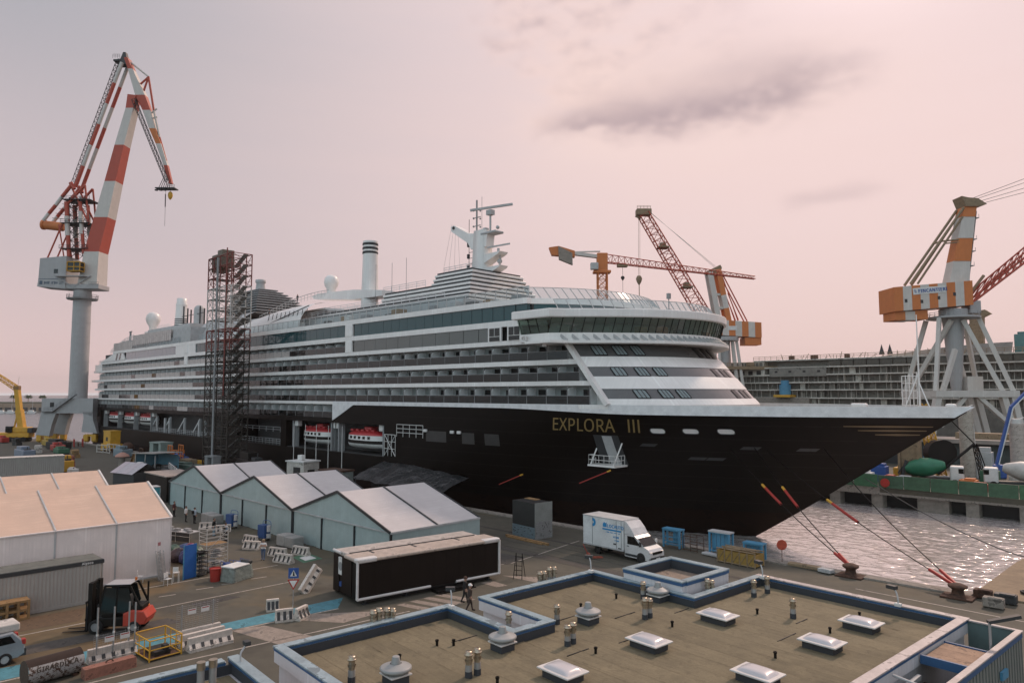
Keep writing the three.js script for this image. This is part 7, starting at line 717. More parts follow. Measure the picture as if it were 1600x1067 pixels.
{ const W = Math.PI / 2; barrier(-64.0, -30.6, 0.55, 1.7, 'white slotted barrier left of the man in jeans, front of two'); barrier(-66.6, -31.7, 0.25, 1.8, 'white slotted barrier beside the left blue cart, behind the man in jeans'); barrier(-59.6, -30.9, 0.35, 1.9, 'white slotted barrier just right of the man in jeans'); barrier(-57.0, -30.1, 0.3, 2.0, 'white slotted barrier nearest the green mat'); barrier(-58.6, -32.6, 0.25, 1.9, 'white slotted barrier in front of the nearest marquee wall'); barrier(-76.5, -31.6, 0.9, 1.7, 'white slotted barrier by the folding table in the yard'); barrier(-74.0, -32.2, 1.2, 1.5, 'white slotted barrier beside the standing worker with backpack');
  barrier(-47.6, -27.4, 1.9, 2.2, 'concrete barrier tipped on its end near the black cabin corner', undefined, M.barW, [0, 0.75]).position.y = 0.55; barrier(-45.1, -23.1, 1.2, 0.8, 'short white barrier stub standing on the blue lane'); barrier(-42.55, -22.6, 1.2, 1.1, 'left barrier block of the pair holding the warning sign'); barrier(-42.2, -23.6, 2.0, 1.1, 'right barrier block of the pair holding the warning sign');
  barrier(-42.9, -17.4, W, 2.5, 'white barrier with a mesh panel standing on it, rear of three'); barrier(-42.1, -17.3, W, 2.5, 'white barrier in the middle of the row of three by the yellow cage'); barrier(-41.3, -17.4, W, 2.5, 'white barrier at the front of the row of three by the yellow cage'); barrier(-43.3, -12.9, W, 2.4, 'white barrier under the tall mesh panels beside the rusty tank');
  { const t = thing('pink_kerb_block', 'long faded red concrete kerb block beside the rusty tank', 'kerb block', [-41.3, 0, -12.2], W + 0.06); let b = nb(); b.geo(new THREE.ExtrudeGeometry(new THREE.Shape([[-0.3, 0], [-0.26, 0.5], [0.26, 0.5], [0.3, 0]].map(p => new THREE.Vector2(...p))), { depth: 2.4, bevelEnabled: true, bevelThickness: 0.03, bevelSize: 0.02, bevelSegments: 1 }).rotateY(W), m4(-1.2, 0, 0)); b.build('block', mat([0.36, 0.17, 0.13], 0.85, { map: 'worn', size: 1.1 }), t); b = nb(); b.tube([V(-0.2, 0.5, 0), V(-0.1, 0.62, 0), V(0.1, 0.62, 0), V(0.2, 0.5, 0)], 0.03, 5, 10); b.build('lifting_eye', M.rust, t); }
  function mesh(x, z, ry, w, h, y0, l, posts) { const t = thing('mesh_fence_panel', l, 'fence panel', [x, y0, z], ry); for (const p of posts) { const b = nb(); b.bar(V(p, -y0, 0), V(p, h, 0), 0.035, 6); b.build('post', M.galv, t); } const b = nb(); for (let y = 0.15; y < h; y += 0.11) b.bar(V(-w / 2, y, 0), V(w / 2, y, 0), 0.006, 3); for (let xx = -w / 2; xx <= w / 2 + 0.01; xx += 0.22) b.bar(V(xx, 0.1, 0), V(xx, h, 0), 0.006, 3); b.build('mesh', M.galv, t); for (const s of [-0.35, 0.42]) { const q = nb(); q.box(s - 0.24, s + 0.24, h * 0.62, h * 0.62 + 0.3, 0.02, 0.03); const o = q.build('notice', M.white, t); const q2 = nb(); q2.box(s - 0.2, s + 0.2, h * 0.62 + 0.21, h * 0.62 + 0.26, 0.03, 0.034); q2.build('notice_heading', M.red, o); } }
  mesh(-42.9, -17.3, W, 2.4, 1.55, 0.62, 'mesh fence panel with two white notices on the row of barriers', [-0.9, 0.9]); mesh(-43.0, -13.0, W, 2.2, 1.2, 0.3, 'mesh fence panel with tall grey posts in front of the forklift', []); 
  for (const [z, x, l] of [[-12.1, -43.2, 'first tall grey fence post in front of the forklift'], [-12.9, -43.15, 'second tall grey fence post in front of the forklift'], [-13.7, -43.3, 'third tall grey fence post in front of the forklift'], [-13.95, -43.1, 'fourth tall grey fence post, nearest the yellow cage']]) { const t = thing('fence_post', l, 'post', [x, 0, z]); const b = nb(); b.bar(V(0, 0, 0), V(0, 2.9 - R() * 0.2, 0), 0.045, 7); b.build('tube', M.galv, t); const q = nb(); q.cyl(0, 1.4, 0, 0.06, 0.1, 8); q.build('clamp', M.white, t); }
  { const t = thing('traffic_sign', 'blue pedestrian sign above a red-bordered yield triangle on a pole', 'road sign', [-42.38, 0, -23.1], FACE + 0.15); let b = nb(); b.bar(V(0, 0, 0), V(0, 3.25, 0), 0.03, 8); b.build('pole', M.galv, t); b = nb(); b.box(-0.32, 0.32, 2.6, 3.24, 0.03, 0.05); let o = b.build('blue_plate', M.blue, t); b = nb(); b.prism([[-0.22, 2.72], [0.22, 2.72], [0, 3.12]], 0.01, m4(0, 0, 0.056)); b.build('white_triangle', M.white, o); b = nb(); b.prism([[-0.05, 2.75], [0.08, 2.75], [0.03, 2.98], [-0.02, 2.98]], 0.01, m4(0, 0, 0.064)); b.sph(0.01, 3.0, 0.064, 0.03, 6); b.build('walker_symbol', M.black, o); b = nb(); b.prism([[-0.38, 2.52], [0.38, 2.52], [0, 1.86]], 0.02, m4(0, 0, 0.04)); o = b.build('yield_plate', M.red, t); b = nb(); b.prism([[-0.25, 2.45], [0.25, 2.45], [0, 2.01]], 0.01, m4(0, 0, 0.057)); b.build('white_field', M.white, o); }
  { const t = thing('work_cage', 'yellow tubular work cage on the ground in the left foreground', 'cage', [-42.3, 0, -14.9], 0.06); let b = nb(); const xx = 1.05, zz = 0.85; for (const x of [-xx, xx]) for (const z of [-zz, zz]) b.bar(V(x, 0, z), V(x, 1.1, z), 0.045, 6); for (const y of [0.12, 0.6, 1.1]) { for (const z of [-zz, zz]) b.bar(V(-xx, y, z), V(xx, y, z), 0.035, 6); for (const x of [-xx, xx]) b.bar(V(x, y, -zz), V(x, y, zz), 0.035, 6); } for (const x of [-0.35, 0.35]) for (const z of [-zz, zz]) b.bar(V(x, 0.1, z), V(x, 1.1, z), 0.028, 5); b.build('frame', M.yellow, t); b = nb(); b.box(-xx, xx, 0.05, 0.1, -zz, zz); b.build('floor', M.rust, t); b = nb(); b.rb(0.1, 0.1, 0, 1.2, 0.25, 0.9, 0.05).rb(0.5, 0.1, -0.2, 0.4, 0.5, 0.3, 0.05); b.build('load', M.dark, t); }
  { const t = thing('scrap_tank', 'rusty cut-open steel tank with flaking grey paint, bottom left', 'tank', [-42.4, 0, -9.9], W + 0.12); let b = nb(); const prof = []; b.grid((u, v) => { const a = lerp(-2.5, 0.7, v); return V(lerp(-1.25, 1.25, u), 0.62 + 0.6 * Math.sin(a), 0.6 * Math.cos(a) * 1.1); }, 12, 16); b.build('shell', mat([0.36, 0.35, 0.34], 0.8, { map: 'peel', size: 1.6 }), t); b = nb(); b.grid((u, v) => { const a = lerp(0.7, 2.6, v); return V(lerp(-1.25, 1.25, u), 0.62 + 0.6 * Math.sin(a), 0.6 * Math.cos(a) * 1.1); }, 8, 10); b.build('rusty_top', mat([0.04, 0.022, 0.016], 0.9, { map: 'worn', size: 0.7 }), t); for (const s of [-1.25, 1.25]) { b = nb(); b.geo(new THREE.CircleGeometry(0.62, 24).rotateY(Math.PI / 2), m4(s, 0.62, 0)); b.build('end_plate', mat([0.10, 0.07, 0.055], 0.9, { map: 'worn', size: 0.6 }), t); } b = nb(); b.geo(textGeo('GIRARDUCA', 0.24, 0.01), m4(-0.95, 0.72, 0.655)); b.build('worn_lettering', mat([0.12, 0.10, 0.085], 0.9, { map: 'peel', size: 0.35 }), t); b = nb(); for (const x of [-0.9, 0.9]) b.cb(x, 0, 0, 0.2, 0.12, 1.0); b.build('skid', M.rust, t); }
}
// ---------------------------------------------------------------- the working area by the marquees
{ let t, b; t = thing('scaffold_rack', 'tall white tubular scaffold rack beside the blue panel', 'scaffolding', [-58.3, 0, -24.6], 0.1); b = nb(); for (const x of [-0.6, 0.6]) for (const z of [-0.9, 0.9]) b.bar(V(x, 0, z), V(x, 3.5, z), 0.03, 5); for (let y = 0.3; y < 3.5; y += 0.32) { for (const x of [-0.6, 0.6]) b.bar(V(x, y, -0.9), V(x, y, 0.9), 0.022, 4); for (const z of [-0.9, 0.9]) b.bar(V(-0.6, y, z), V(0.6, y, z), 0.022, 4); } b.bar(V(0.6, 0.2, -0.9), V(0.6, 1.8, 0.9), 0.02, 4).bar(V(0.6, 3.3, -0.9), V(0.6, 1.8, 0.9), 0.02, 4); b.build('frame', M.paintWhite, t); b = nb(); b.box(-0.6, 0.6, 2.2, 2.26, -0.9, 0.9); b.build('platform', M.wood, t); b = nb(); for (let i = 0; i < 9; i++) b.rb(-0.2 + R() * 0.3, 0.1 + i * 0.2, R() * 0.8 - 0.4, 0.8, 0.05, 0.9, 0.02); b.build('stacked_tubes', M.lightGrey, t);
  t = thing('blue_board', 'upright bright blue board beside the cream tent', 'board', [-57.4, 0, -22.4], 0.25); b = nb(); b.box(-0.04, 0.04, 0.02, 2.6, -0.52, 0.52); b.build('panel', mat([0.02, 0.13, 0.44], 0.55), t); b = nb(); for (const z of [-0.54, 0.54]) b.box(-0.05, 0.05, 0, 2.62, z - 0.02, z + 0.02); b.build('edge', M.ltBlue, t); t = thing('black_rack', 'black shelving rack standing behind the blue board', 'rack', [-57.6, 0, -23.3], 0.2); b = nb(); for (let i = 0; i < 6; i++) b.box(-0.4, 0.4, 0.1 + i * 0.32, 0.14 + i * 0.32, -0.35, 0.35); b.build('shelf', M.charcoal, t); b = nb(); for (const x of [-0.4, 0.4]) for (const z of [-0.35, 0.35]) b.bar(V(x, 0, z), V(x, 1.9, z), 0.025, 4); b.box(-0.42, 0.42, 1.86, 1.9, -0.4, 0.4); b.build('frame', M.black, t);
  t = thing('truss_section', 'grey aluminium truss section leaning on the cream tent corner', 'truss', [-58.9, 0, -20.9], 0.3); b = nb(); lattice(b, V(0, 0, 0), V(-0.4, 2.1, 0), 0.4, 0.4, 0.4, 0.4, 7, 0.025, 0.015, V(1, 0, 0), { x: 1 }); lattice(b, V(0.5, 0, 0.35), V(0.1, 2.05, 0.35), 0.4, 0.4, 0.4, 0.4, 7, 0.025, 0.015, V(1, 0, 0), { x: 1 }); b.build('lattice', M.galv, t);
  function chair(x, z, ry, l, tall) { const t = thing('plastic_chair', l, 'chair', [x, 0, z], ry); const h = tall ? 0.75 : 0.45; let b = nb(); b.rb(0, h, 0, 0.42, 0.04, 0.42, 0.02); b.build('seat', M.white, t); b = nb(); b.rb(-0.2, h + 0.1, 0, 0.03, 0.36, 0.4, 0.02); b.build('backrest', M.white, t); for (const dx of [-0.18, 0.18]) for (const dz of [-0.18, 0.18]) { b = nb(); b.bar(V(dx * 1.1, 0, dz * 1.1), V(dx, h + (dx < 0 ? 0.2 : 0), dz), 0.018, 5); b.build('leg', M.white, t); } } chair(-56.6, -20.5, 0.4, 'low white plastic chair beside the truss section'); chair(-56.9, -21.2, 2.6, 'tall white plastic stool chair beside the blue board', true); chair(-58.9, -19.3, 1.2, 'white plastic chair against the cream tent wall');
  // bags and bins
  t = thing('wrapped_pallet', 'pallet wrapped in clear and grey film with a white lid', 'pallet', [-54.5, 0, -24.9], 0.35); b = nb(); b.grid((u, v) => { const a = u * 6.283, rr = 0.85 + 0.1 * fbm(Math.cos(a) * 3, v * 3, Math.sin(a) * 3, 3) - 0.1 * v; const c = Math.cos(a), s = Math.sin(a), k = Math.max(Math.abs(c), Math.abs(s)); return V(c / k * rr * 0.8, 0.02 + v * 1.05, s / k * rr * 1.25); }, 40, 8); b.build('film', mat([0.30, 0.36, 0.36], 0.25, { map: 'worn', size: 0.8 }), t); b = nb(); b.rb(0, 1.05, 0.2, 1.3, 0.12, 1.7, 0.05); b.build('lid', M.white, t); b = nb(); b.rb(0.1, 1.05, -0.85, 0.9, 0.3, 0.5, 0.12); b.build('black_bag', M.charcoal, t);
  t = thing('waste_bin', 'red waste bin left of the wrapped pallet', 'bin', [-55.2, 0, -23.5]); b = nb(); b.cyl(0, 0, 0, 0.36, 0.95, 16, 0.42); b.build('tub', M.red, t); b = nb(); b.lathe([[0.4, 0.93], [0.46, 0.95], [0.46, 1.0], [0.4, 1.0]], 0, 0, 0, 16); b.build('rim', M.red, t);
  const bagC = [[0.03, 0.05, 0.20], [0.04, 0.10, 0.05], [0.05, 0.04, 0.06], [0.22, 0.03, 0.08], [0.03, 0.07, 0.22], [0.03, 0.09, 0.06]]; [['blue bag in the rubbish heap, front', -62.6, -24.2], ['green bag in the rubbish heap, right', -63.2, -25.2], ['dark bag in the rubbish heap, left', -63.6, -23.8], ['red bag on top of the rubbish heap', -63.0, -24.6], ['blue bag at the back of the rubbish heap', -65.0, -24.9], ['dark green bag at the back left of the rubbish heap', -65.2, -24.0]].forEach(([l, x, z], i) => { b = nb(); b.geo((() => { const g = new THREE.IcosahedronGeometry(i === 3 ? 0.4 : 0.68, 3), p = g.attributes.position; for (let k = 0; k < p.count; k++) { const f = 1 + 0.35 * fbm(p.getX(k) * 1.8 + i * 5, p.getY(k) * 1.8, p.getZ(k) * 1.8, 3); p.setXYZ(k, p.getX(k) * f, Math.max(-0.7, p.getY(k) * f * 0.95), p.getZ(k) * f); } g.computeVertexNormals(); return g; })()); const o = b.build('rubbish_bag', mat(bagC[i], 0.35)); tag(o, l, 'bag', 'rubbish bags by the cream tent'); o.position.set(x, i === 3 ? 1.2 : 0.55, z); });
  [['left blue bag trolley', -55.9, -24.7], ['right blue bag trolley by the wrapped pallet', -55.6, -25.6]].forEach(([l, x, z], i) => { const t = thing('bag_trolley', i ? 'blue sack trolley right, behind the wrapped pallet' : 'blue sack trolley left, behind the red bin', 'trolley', [x, 0, z], i * 0.3); b = nb(); b.rb(0, 0.1, 0, 0.6, 1.0, 0.6, 0.15); b.build('sack', mat([0.03, 0.06, 0.20], 0.6), t); b = nb(); for (const dx of [-0.35, 0.35]) for (const dz of [-0.35, 0.35]) b.bar(V(dx, 0, dz), V(dx, 1.2, dz), 0.02, 5); for (const dz of [-0.35, 0.35]) b.bar(V(-0.35, 1.2, dz), V(0.35, 1.2, dz), 0.02, 5); b.build('frame', M.blue, t); });
  for (const [x, z, w, l] of [[-62.4, -33.6, 2.8, 'grey covered generator in front of the middle and right marquees'], [-79.6, -33.4, 2.8, 'grey covered generator in front of the left marquee']]) { const t = thing('covered_generator', l, 'generator', [x, 0, z], 0.1); b = nb(); b.rb(-w * 0.25, 0.05, 0, w * 0.5, 1.05, 1.3, 0.12); b.build('cover', mat([0.36, 0.36, 0.35], 0.7, { bump: 0.03, bumpTex: 'folds', bumpSize: 1 }), t); b = nb(); b.rb(w * 0.25, 0.05, 0.05, w * 0.5 - 0.04, 1.0, 1.25, 0.12); b.build('cover', mat([0.33, 0.33, 0.32], 0.7, { bump: 0.03, bumpTex: 'folds', bumpSize: 1 }), t); b = nb(); b.box(-w / 2, w / 2, 0, 0.06, -0.6, 0.6); b.build('skid', M.charcoal, t); }
  for (const [x, z, l] of [[-67.0, -33.2, 'blue tool cart with white paper roll, right of two'], [-75.3, -33.6, 'blue tool cart with grey hose reel, left of two']]) { const t = thing('tool_cart', l, 'cart', [x, 0, z], 0.2); b = nb(); b.box(-0.5, 0.5, 0.25, 1.5, -0.4, 0.35); b.build('cabinet', mat([0.03, 0.09, 0.26], 0.5), t); b = nb(); b.tube([V(-0.55, 1.0, -0.4), V(-0.6, 1.75, -0.4), V(0.5, 1.75, -0.4), V(0.55, 1.0, -0.4)], 0.025, 5, 20); b.build('handle', M.blue, t); b = nb(); b.cyl(0.75, 0.9, 0, 0.2, 0.6, 12).cyl(0.75, 0.3, 0, 0.22, 0.4, 12); b.build('roll', M.lightGrey, t); for (const dx of [-0.4, 0.4]) { b = nb(); wheel(b, dx, 0.14, 0.3, 0.14, 0.08); wheel(b, dx, 0.14, -0.3, 0.14, 0.08); b.build('castor', M.rubber, t); } }
  t = thing('work_table', 'long trestle table with tarpaulins and tools behind the rubbish heap', 'table', [-72.5, 0, -27.3], 0.35); b = nb(); b.box(-2, 2, 0.95, 1.02, -0.6, 0.6); b.build('tabletop', M.lightGrey, t); b = nb(); b.box(-1.9, 1.9, 0.1, 0.93, 0.5, 0.54); b.build('skirt', M.charcoal, t); b = nb(); for (const x of [-1.9, 0, 1.9]) for (const z of [-0.55, 0.58]) b.bar(V(x, 0, z), V(x, 1.0, z), 0.03, 5); b.bar(V(-1.9, 0.6, 0.6), V(1.9, 0.6, 0.6), 0.03, 5); b.build('frame', M.paintWhite, t); b = nb(); for (let i = 0; i < 7; i++) b.rb(-1.7 + i * 0.55, 1.02, R() * 0.6 - 0.3, 0.5, 0.1 + R() * 0.25, 0.4, 0.05); b.build('tools', M.grey, t);
  t = thing('pallet_truck', 'small red pallet truck left of the box truck nose', 'pallet truck', [-39.2, 0, -49.6], 0.9); b = nb(); for (const z of [-0.2, 0.2]) b.box(0, 1.15, 0.08, 0.14, z - 0.08, z + 0.08); b.rb(-0.1, 0.08, 0, 0.25, 0.4, 0.6, 0.05); b.build('fork_frame', mat([0.40, 0.09, 0.05], 0.6, { map: 'worn' }), t); b = nb(); b.bar(V(-0.15, 0.4, 0), V(-0.55, 1.2, 0), 0.03, 6).bar(V(-0.55, 1.2, -0.15), V(-0.55, 1.2, 0.15), 0.025, 6); b.build('tiller', M.red, t);
  t = thing('toilet_cabin', 'turquoise portable cabin between the cream tent and the left marquee', 'cabin', [-98.6, 0, -33.4]); b = nb(); b.rb(0, 0, 0, 1.4, 2.2, 1.4, 0.08); b.build('body', mat([0.06, 0.30, 0.36], 0.5), t); b = nb(); b.rb(0, 2.2, 0, 1.5, 0.2, 1.5, 0.1); b.build('roof', M.lightGrey, t); b = nb(); b.box(0.7, 0.73, 0.1, 2, -0.45, 0.45); b.build('door', mat([0.07, 0.33, 0.40], 0.5), t);
}
{ // sheds and equipment between the tents and the ship
  let t, b; t = thing('black_booth', 'dark booth with flat pale roof left of the marquees', 'booth', [-103, 0, -37.5]); b = nb(); b.box(-4, 4, 0, 3.3, -2.2, 2.2); b.build('wall', M.black, t); b = nb(); b.box(-4.2, 4.2, 3.3, 3.45, -2.4, 2.4); b.build('roof', mat([0.50, 0.44, 0.42], 0.6, { map: 'worn' }), t); b = nb(); b.box(0.6, 1.9, 0.6, 1.7, 2.2, 2.24); b.build('window', M.grey, t);
  t = thing('silver_shed', 'small shed with gabled silver sheet roof behind the cream tents', 'shed', [-121.5, 0, -38.6], 0.2); b = nb(); b.box(-3, 3, 0, 2.2, -2, 2); b.build('wall', M.charcoal, t); for (const s of [1, -1]) for (let i = 0; i < 4; i++) { b = nb(); b.quad(V(-3.2 + i * 1.6, 3.5, 0), V(-1.64 + i * 1.6, 3.5, 0), V(-1.64 + i * 1.6, 2.0, s * 2.4), V(-3.2 + i * 1.6, 2.0, s * 2.4)); b.build('roof_sheet', mat([0.48 + R() * 0.1, 0.48, 0.52], 0.4, { metal: 0.2 }), t); }
  t = thing('striped_barrier_row', 'black and white striped low barrier beside the dark booth', 'barrier', [-117, 0, -42.5], -0.25); for (let i = 0; i < 12; i++) { b = nb(); b.box(-6 + i, -5.02 + i, 2.2, 3.1, -0.1, 0.1); b.build('stripe', i % 2 ? M.white : M.black, t); } b = nb(); b.box(-6, 6, 0, 2.2, -0.3, 0.0); b.build('base', M.dark, t);
  t = thing('teal_shelter', 'teal open-fronted work shelter with pale sheet roof in the yard', 'shelter', [-139, 0, -47.6], 0.05); b = nb(); b.box(-4.6, -4.4, 0, 3.2, -2, 2); b.box(-4.6, 4.6, 0, 3.2, -2.1, -2); b.build('wall', mat([0.11, 0.24, 0.32], 0.6), t); b = nb(); b.prism([[-5.2, 3.2], [5.2, 3.7], [5.2, 3.82], [-5.2, 3.32]], 5, m4(0, 0, 0)); b.build('roof', mat([0.42, 0.44, 0.45], 0.5, { map: 'worn' }), t); for (const x of [-4.4, 0, 4.4]) { b = nb(); b.bar(V(x, 0, 2), V(x, 3.3, 2), 0.1, 6); b.build('post', M.galv, t); } b = nb(); for (let i = 0; i < 4; i++) b.rb(-3 + i * 2, 0, -0.6, 1.5, 0.8 + R(), 1.2, 0.06); b.build('bench', M.dark, t);
  // distinct pieces of plant lying about the quay under the big crane
  const eq = [['yellow_winch_house', 'tall ochre yellow control cabinet beside the crane leg', -200, -57.5, 5.4, 4.8, 3, M.yellow, 0], ['grey_pump', 'pale grey-blue pump set in front of the yellow cabinet', -176, -53, 4.4, 2.6, 2.4, mat([0.20, 0.26, 0.30], 0.6), 1], ['white_pipe_frame', 'white pipe frame with red hose reels under the crane', -192, -54.5, 6.5, 1.9, 2.4, M.paintWhite, 2], ['open_steel_booth', 'pale green open steel booth against the hull', -164, -57, 5.2, 3.6, 2.6, mat([0.26, 0.33, 0.31], 0.6), 3], ['rust_frame', 'small orange steel frame right of the pale booth', -154.5, -57, 2.2, 2.6, 1.6, M.orange, 2], ['blue_compressor', 'blue compressor box near the scaffold tower foot', -150, -56, 4, 2.2, 2.2, M.blue, 1], ['orange_hoist', 'orange hoist frame left of the scaffold tower', -146, -53.5, 2.6, 4.2, 2, M.orange, 2], ['green_flatbed', 'flat green topped trailer by the scaffold tower foot', -137, -52.4, 6.5, 1.6, 2.4, mat([0.13, 0.20, 0.17], 0.6), 1], ['red_dumper', 'red site dumper with white canopy far left', -206, -47, 4.6, 2.2, 2.6, M.red, 1], ['orange_crates', 'stack of orange crates right of the pale container', -183, -45.5, 4.4, 1.8, 2.2, M.wood, 4], ['red_gas_rack', 'red and pink gas bottle rack behind the pale container', -160, -38.5, 3.6, 2.4, 2, mat([0.45, 0.16, 0.12], 0.6), 4], ['yellow_tool_box', 'yellow upright tool box at the end of the pale container', -149, -35.6, 2, 3.2, 1.8, M.yellow, 1], ['white_condenser', 'white condenser unit beside the yellow tool box', -145, -35.6, 1.7, 1.3, 1.2, M.white, 1], ['stone_pillar', 'stubby stone pillar with pink cap in the yard', -148.5, -44.6, 1.5, 3.2, 1.5, M.concrete, 5], ['leaning_plywood', 'leaning plywood sheets beside the stone pillar', -150.5, -47.2, 2.8, 2.6, 1.2, M.wood, 6], ['tan_bundle', 'heap of tan timber and mesh behind the teal shelter', -139.5, -53.6, 5, 2, 3, M.tan, 4], ['orange_drum', 'round orange drum beside the striped barrier', -113.4, -42.4, 2.2, 2.0, 2, M.orange, 7], ['red_workbench', 'low rust-red workbench with white top behind the left marquee', -106.5, -46.5, 6, 1.5, 2, M.rust, 1], ['white_cabin', 'small white cabin with dark window behind the left marquee ridge', -101.5, -56.5, 4, 3.8, 3, M.paintWhite, 8], ['rusty_canopy', 'low cabin with rusty canopy behind the middle marquee', -92.6, -57, 4.6, 3.0, 2.6, mat([0.28, 0.32, 0.31], 0.6), 9], ['black_container', 'dark container standing behind the white cabin', -120, -57, 9, 4.2, 2.6, M.black, 1], ['yellow_skip_far', 'yellow skip in front of the crane portal', -228, -50, 6, 2.2, 2.6, mat([0.42, 0.28, 0.05], 0.6), 1], ['dark_skip', 'dark open skip under the crane portal', -214, -49, 7, 2.6, 3, M.dark, 1], ['red_skip_far', 'small red skip by the yellow truck crane', -252, -43.5, 3.4, 2.2, 2, M.red, 1], ['green_skip', 'green open skip right of the red dumper', -196, -45.5, 4.6, 1.8, 2.4, M.green, 1], ['pipe_rack', 'rusty pipe rack between the pump set and the pale booth', -170, -56, 4.4, 2.2, 2, M.rust, 2], ['white_tarp_stack', 'white tarpaulin-covered stack behind the pale container', -205, -43, 4, 1.8, 2.4, M.paintWhite, 4], ['brown_tank', 'brown round tank near the foot of the crane portal', -186, -57, 3, 2.6, 2.4, M.rust, 7], ['grey_switchgear', 'grey switchgear cabinet behind the teal shelter', -133, -55.5, 3, 2.6, 1.6, M.grey, 3], ['yellow_pipe_stack', 'yellow pipe stack beside the orange hoist', -142, -56.5, 4.4, 1.4, 2, M.yellow, 4], ['blue_barrel_rack', 'blue barrel rack right of the orange drum', -109, -44.6, 3, 1.5, 1.6, M.ltBlue, 4], ['orange_compressor', 'orange compressor beside the low workbench', -99.5, -47.6, 3.4, 1.5, 1.8, M.orange, 1], ['dark_generator', 'dark generator set behind the silver shed', -128, -46.4, 4.2, 2, 2.2, M.charcoal, 1], ['tan_crate', 'tan shipping crate behind the silver shed', -131.6, -42.6, 3, 1.6, 2, M.tan, 8], ['red_hose_frame', 'red hose frame under the crane portal at right', -220, -55, 4, 2, 2, M.red, 2], ['black_bale', 'black wrapped bale left of the crane portal', -238, -44.5, 4, 2, 2.4, M.dark, 4], ['blue_roof_van', 'blue and white van roof above the pale container', -190, -37, 7, 2.6, 2.4, mat([0.20, 0.25, 0.33], 0.4), 1]];
  for (const [n, l, x, z, w, h, d, m, k] of eq) { const t = thing(n, l, n.split('_').filter(w => !['far', 'roof'].includes(w)).pop(), [x, 0, z], (R() - 0.5) * 0.5); b = nb();
    if (k === 0) { b.box(-w / 2, w / 2, 0, h * 0.35, -d / 2, d / 2); b.box(-w * 0.38, w * 0.38, h * 0.35, h, -d * 0.4, d * 0.4); b.box(-w * 0.4, w * 0.4, h, h + 0.2, -d * 0.44, d * 0.44); b.build('body', m, t); b = nb(); b.box(-w * 0.1, w * 0.1, h * 0.5, h * 0.7, d * 0.4, d * 0.41); b.build('door', M.charcoal, t); }
    else if (k === 1) { b.rb(0, 0.25, 0, w, h * 0.62, d, 0.12); b.rb(-w * 0.2, h * 0.6, 0, w * 0.5, h * 0.38, d * 0.7, 0.1); b.build('body', m, t); b = nb(); b.cb(w * 0.25, h * 0.6, 0, w * 0.2, h * 0.2, d * 0.5).box(-w / 2, w / 2, 0, 0.25, -d * 0.4, d * 0.4); b.bar(V(w * 0.35, h * 0.6, 0.2), V(w * 0.35, h, 0.2), 0.08, 6); b.build('fittings', M.charcoal, t); }
    else if (k === 2) { for (const dx of [-w / 2, 0, w / 2]) for (const dz of [-d / 2, d / 2]) b.bar(V(dx, 0, dz), V(dx, h, dz), 0.12, 5); for (const y of [0.2, h * 0.5, h]) for (const dz of [-d / 2, d / 2]) b.bar(V(-w / 2, y, dz), V(w / 2, y, dz), 0.1, 5); b.build('frame', m, t); b = nb(); for (let i = 0; i < 3; i++) b.geo(new THREE.TorusGeometry(Math.min(0.5, h * 0.2), 0.14, 6, 14), m4(-w * 0.3 + i * w * 0.3, h * 0.35, 0)); b.build('hose_reel', M.rust, t); }
    else if (k === 3) { b.box(-w / 2, -w * 0.18, 0, h, -d / 2, d / 2).box(w * 0.3, w / 2, 0, h, -d / 2, d / 2).box(-w / 2, w / 2, h, h + 0.25, -d * 0.55, d * 0.55); b.build('wall', m, t); b = nb(); b.box(-w * 0.18, w * 0.3, 0, h, -d / 2, -d * 0.3); b.build('opening', M.dark, t); }
    else if (k === 4) { for (let i = 0; i < 6; i++) b.cb(-w * 0.3 + (i % 3) * w * 0.3, (i / 3 | 0) * h * 0.5, R() * 0.4, w * 0.27, h * 0.46, d * 0.6, R() * 0.4); b.build('stack', m, t); b = nb(); for (let i = 0; i < 5; i++) b.bar(V(-w / 2, h * (0.4 + R() * 0.6), R() - 0.5), V(w / 2, h * (0.4 + R() * 0.6), R() - 0.5), 0.07, 5); b.build('lashing', M.charcoal, t); }
    else if (k === 5) { b.lathe([[0.75, 0], [0.6, 0.3], [0.55, h * 0.7], [0.7, h * 0.75]], 0, 0, 0, 14); b.build('shaft', m, t); b = nb(); b.lathe([[1.3, h * 0.75], [1.1, h * 0.86], [0.3, h], [0.01, h]], 0, 0, 0, 14); b.build('cap', mat([0.45, 0.25, 0.2], 0.8), t); }
    else if (k === 6) { for (let i = 0; i < 3; i++) b.beam(V(-w * 0.3 + i * 0.8, 0, 0.4), V(-w * 0.1 + i * 0.5, h, -0.2), 0.9, 0.06); b.build('sheet', m, t); b = nb(); b.bar(V(0.3, 0, -1), V(0.2, h * 0.9, -0.3), 0.07, 5); b.build('prop', M.tan, t); }
    else if (k === 7) { b.sph(0, h * 0.5, 0, h * 0.55, 16); b.build('drum', m, t); b = nb(); b.cyl(0, 0, 0, 0.9, 0.5, 14); b.build('stand', M.rust, t); }
    else { b.box(-w / 2, w / 2, 0.1, h, -d / 2, d / 2); b.build('wall', m, t); b = nb(); b.box(w / 2, w / 2 + 0.04, h * 0.2, h * 0.7, -d * 0.2, d * 0.25).box(-w * 0.1, w * 0.3, h * 0.45, h * 0.8, d / 2, d / 2 + 0.04); b.build('window', M.dark, t); b = nb(); b.box(-w * 0.54, w * 0.54, h, h + 0.2, -d * 0.56, d * 0.56); if (k === 8) b.rb(-0.4, h + 0.2, 0, 1, 0.8, 0.8, 0.1); b.build('roof', k === 9 ? M.rust : M.white, t); } }
}
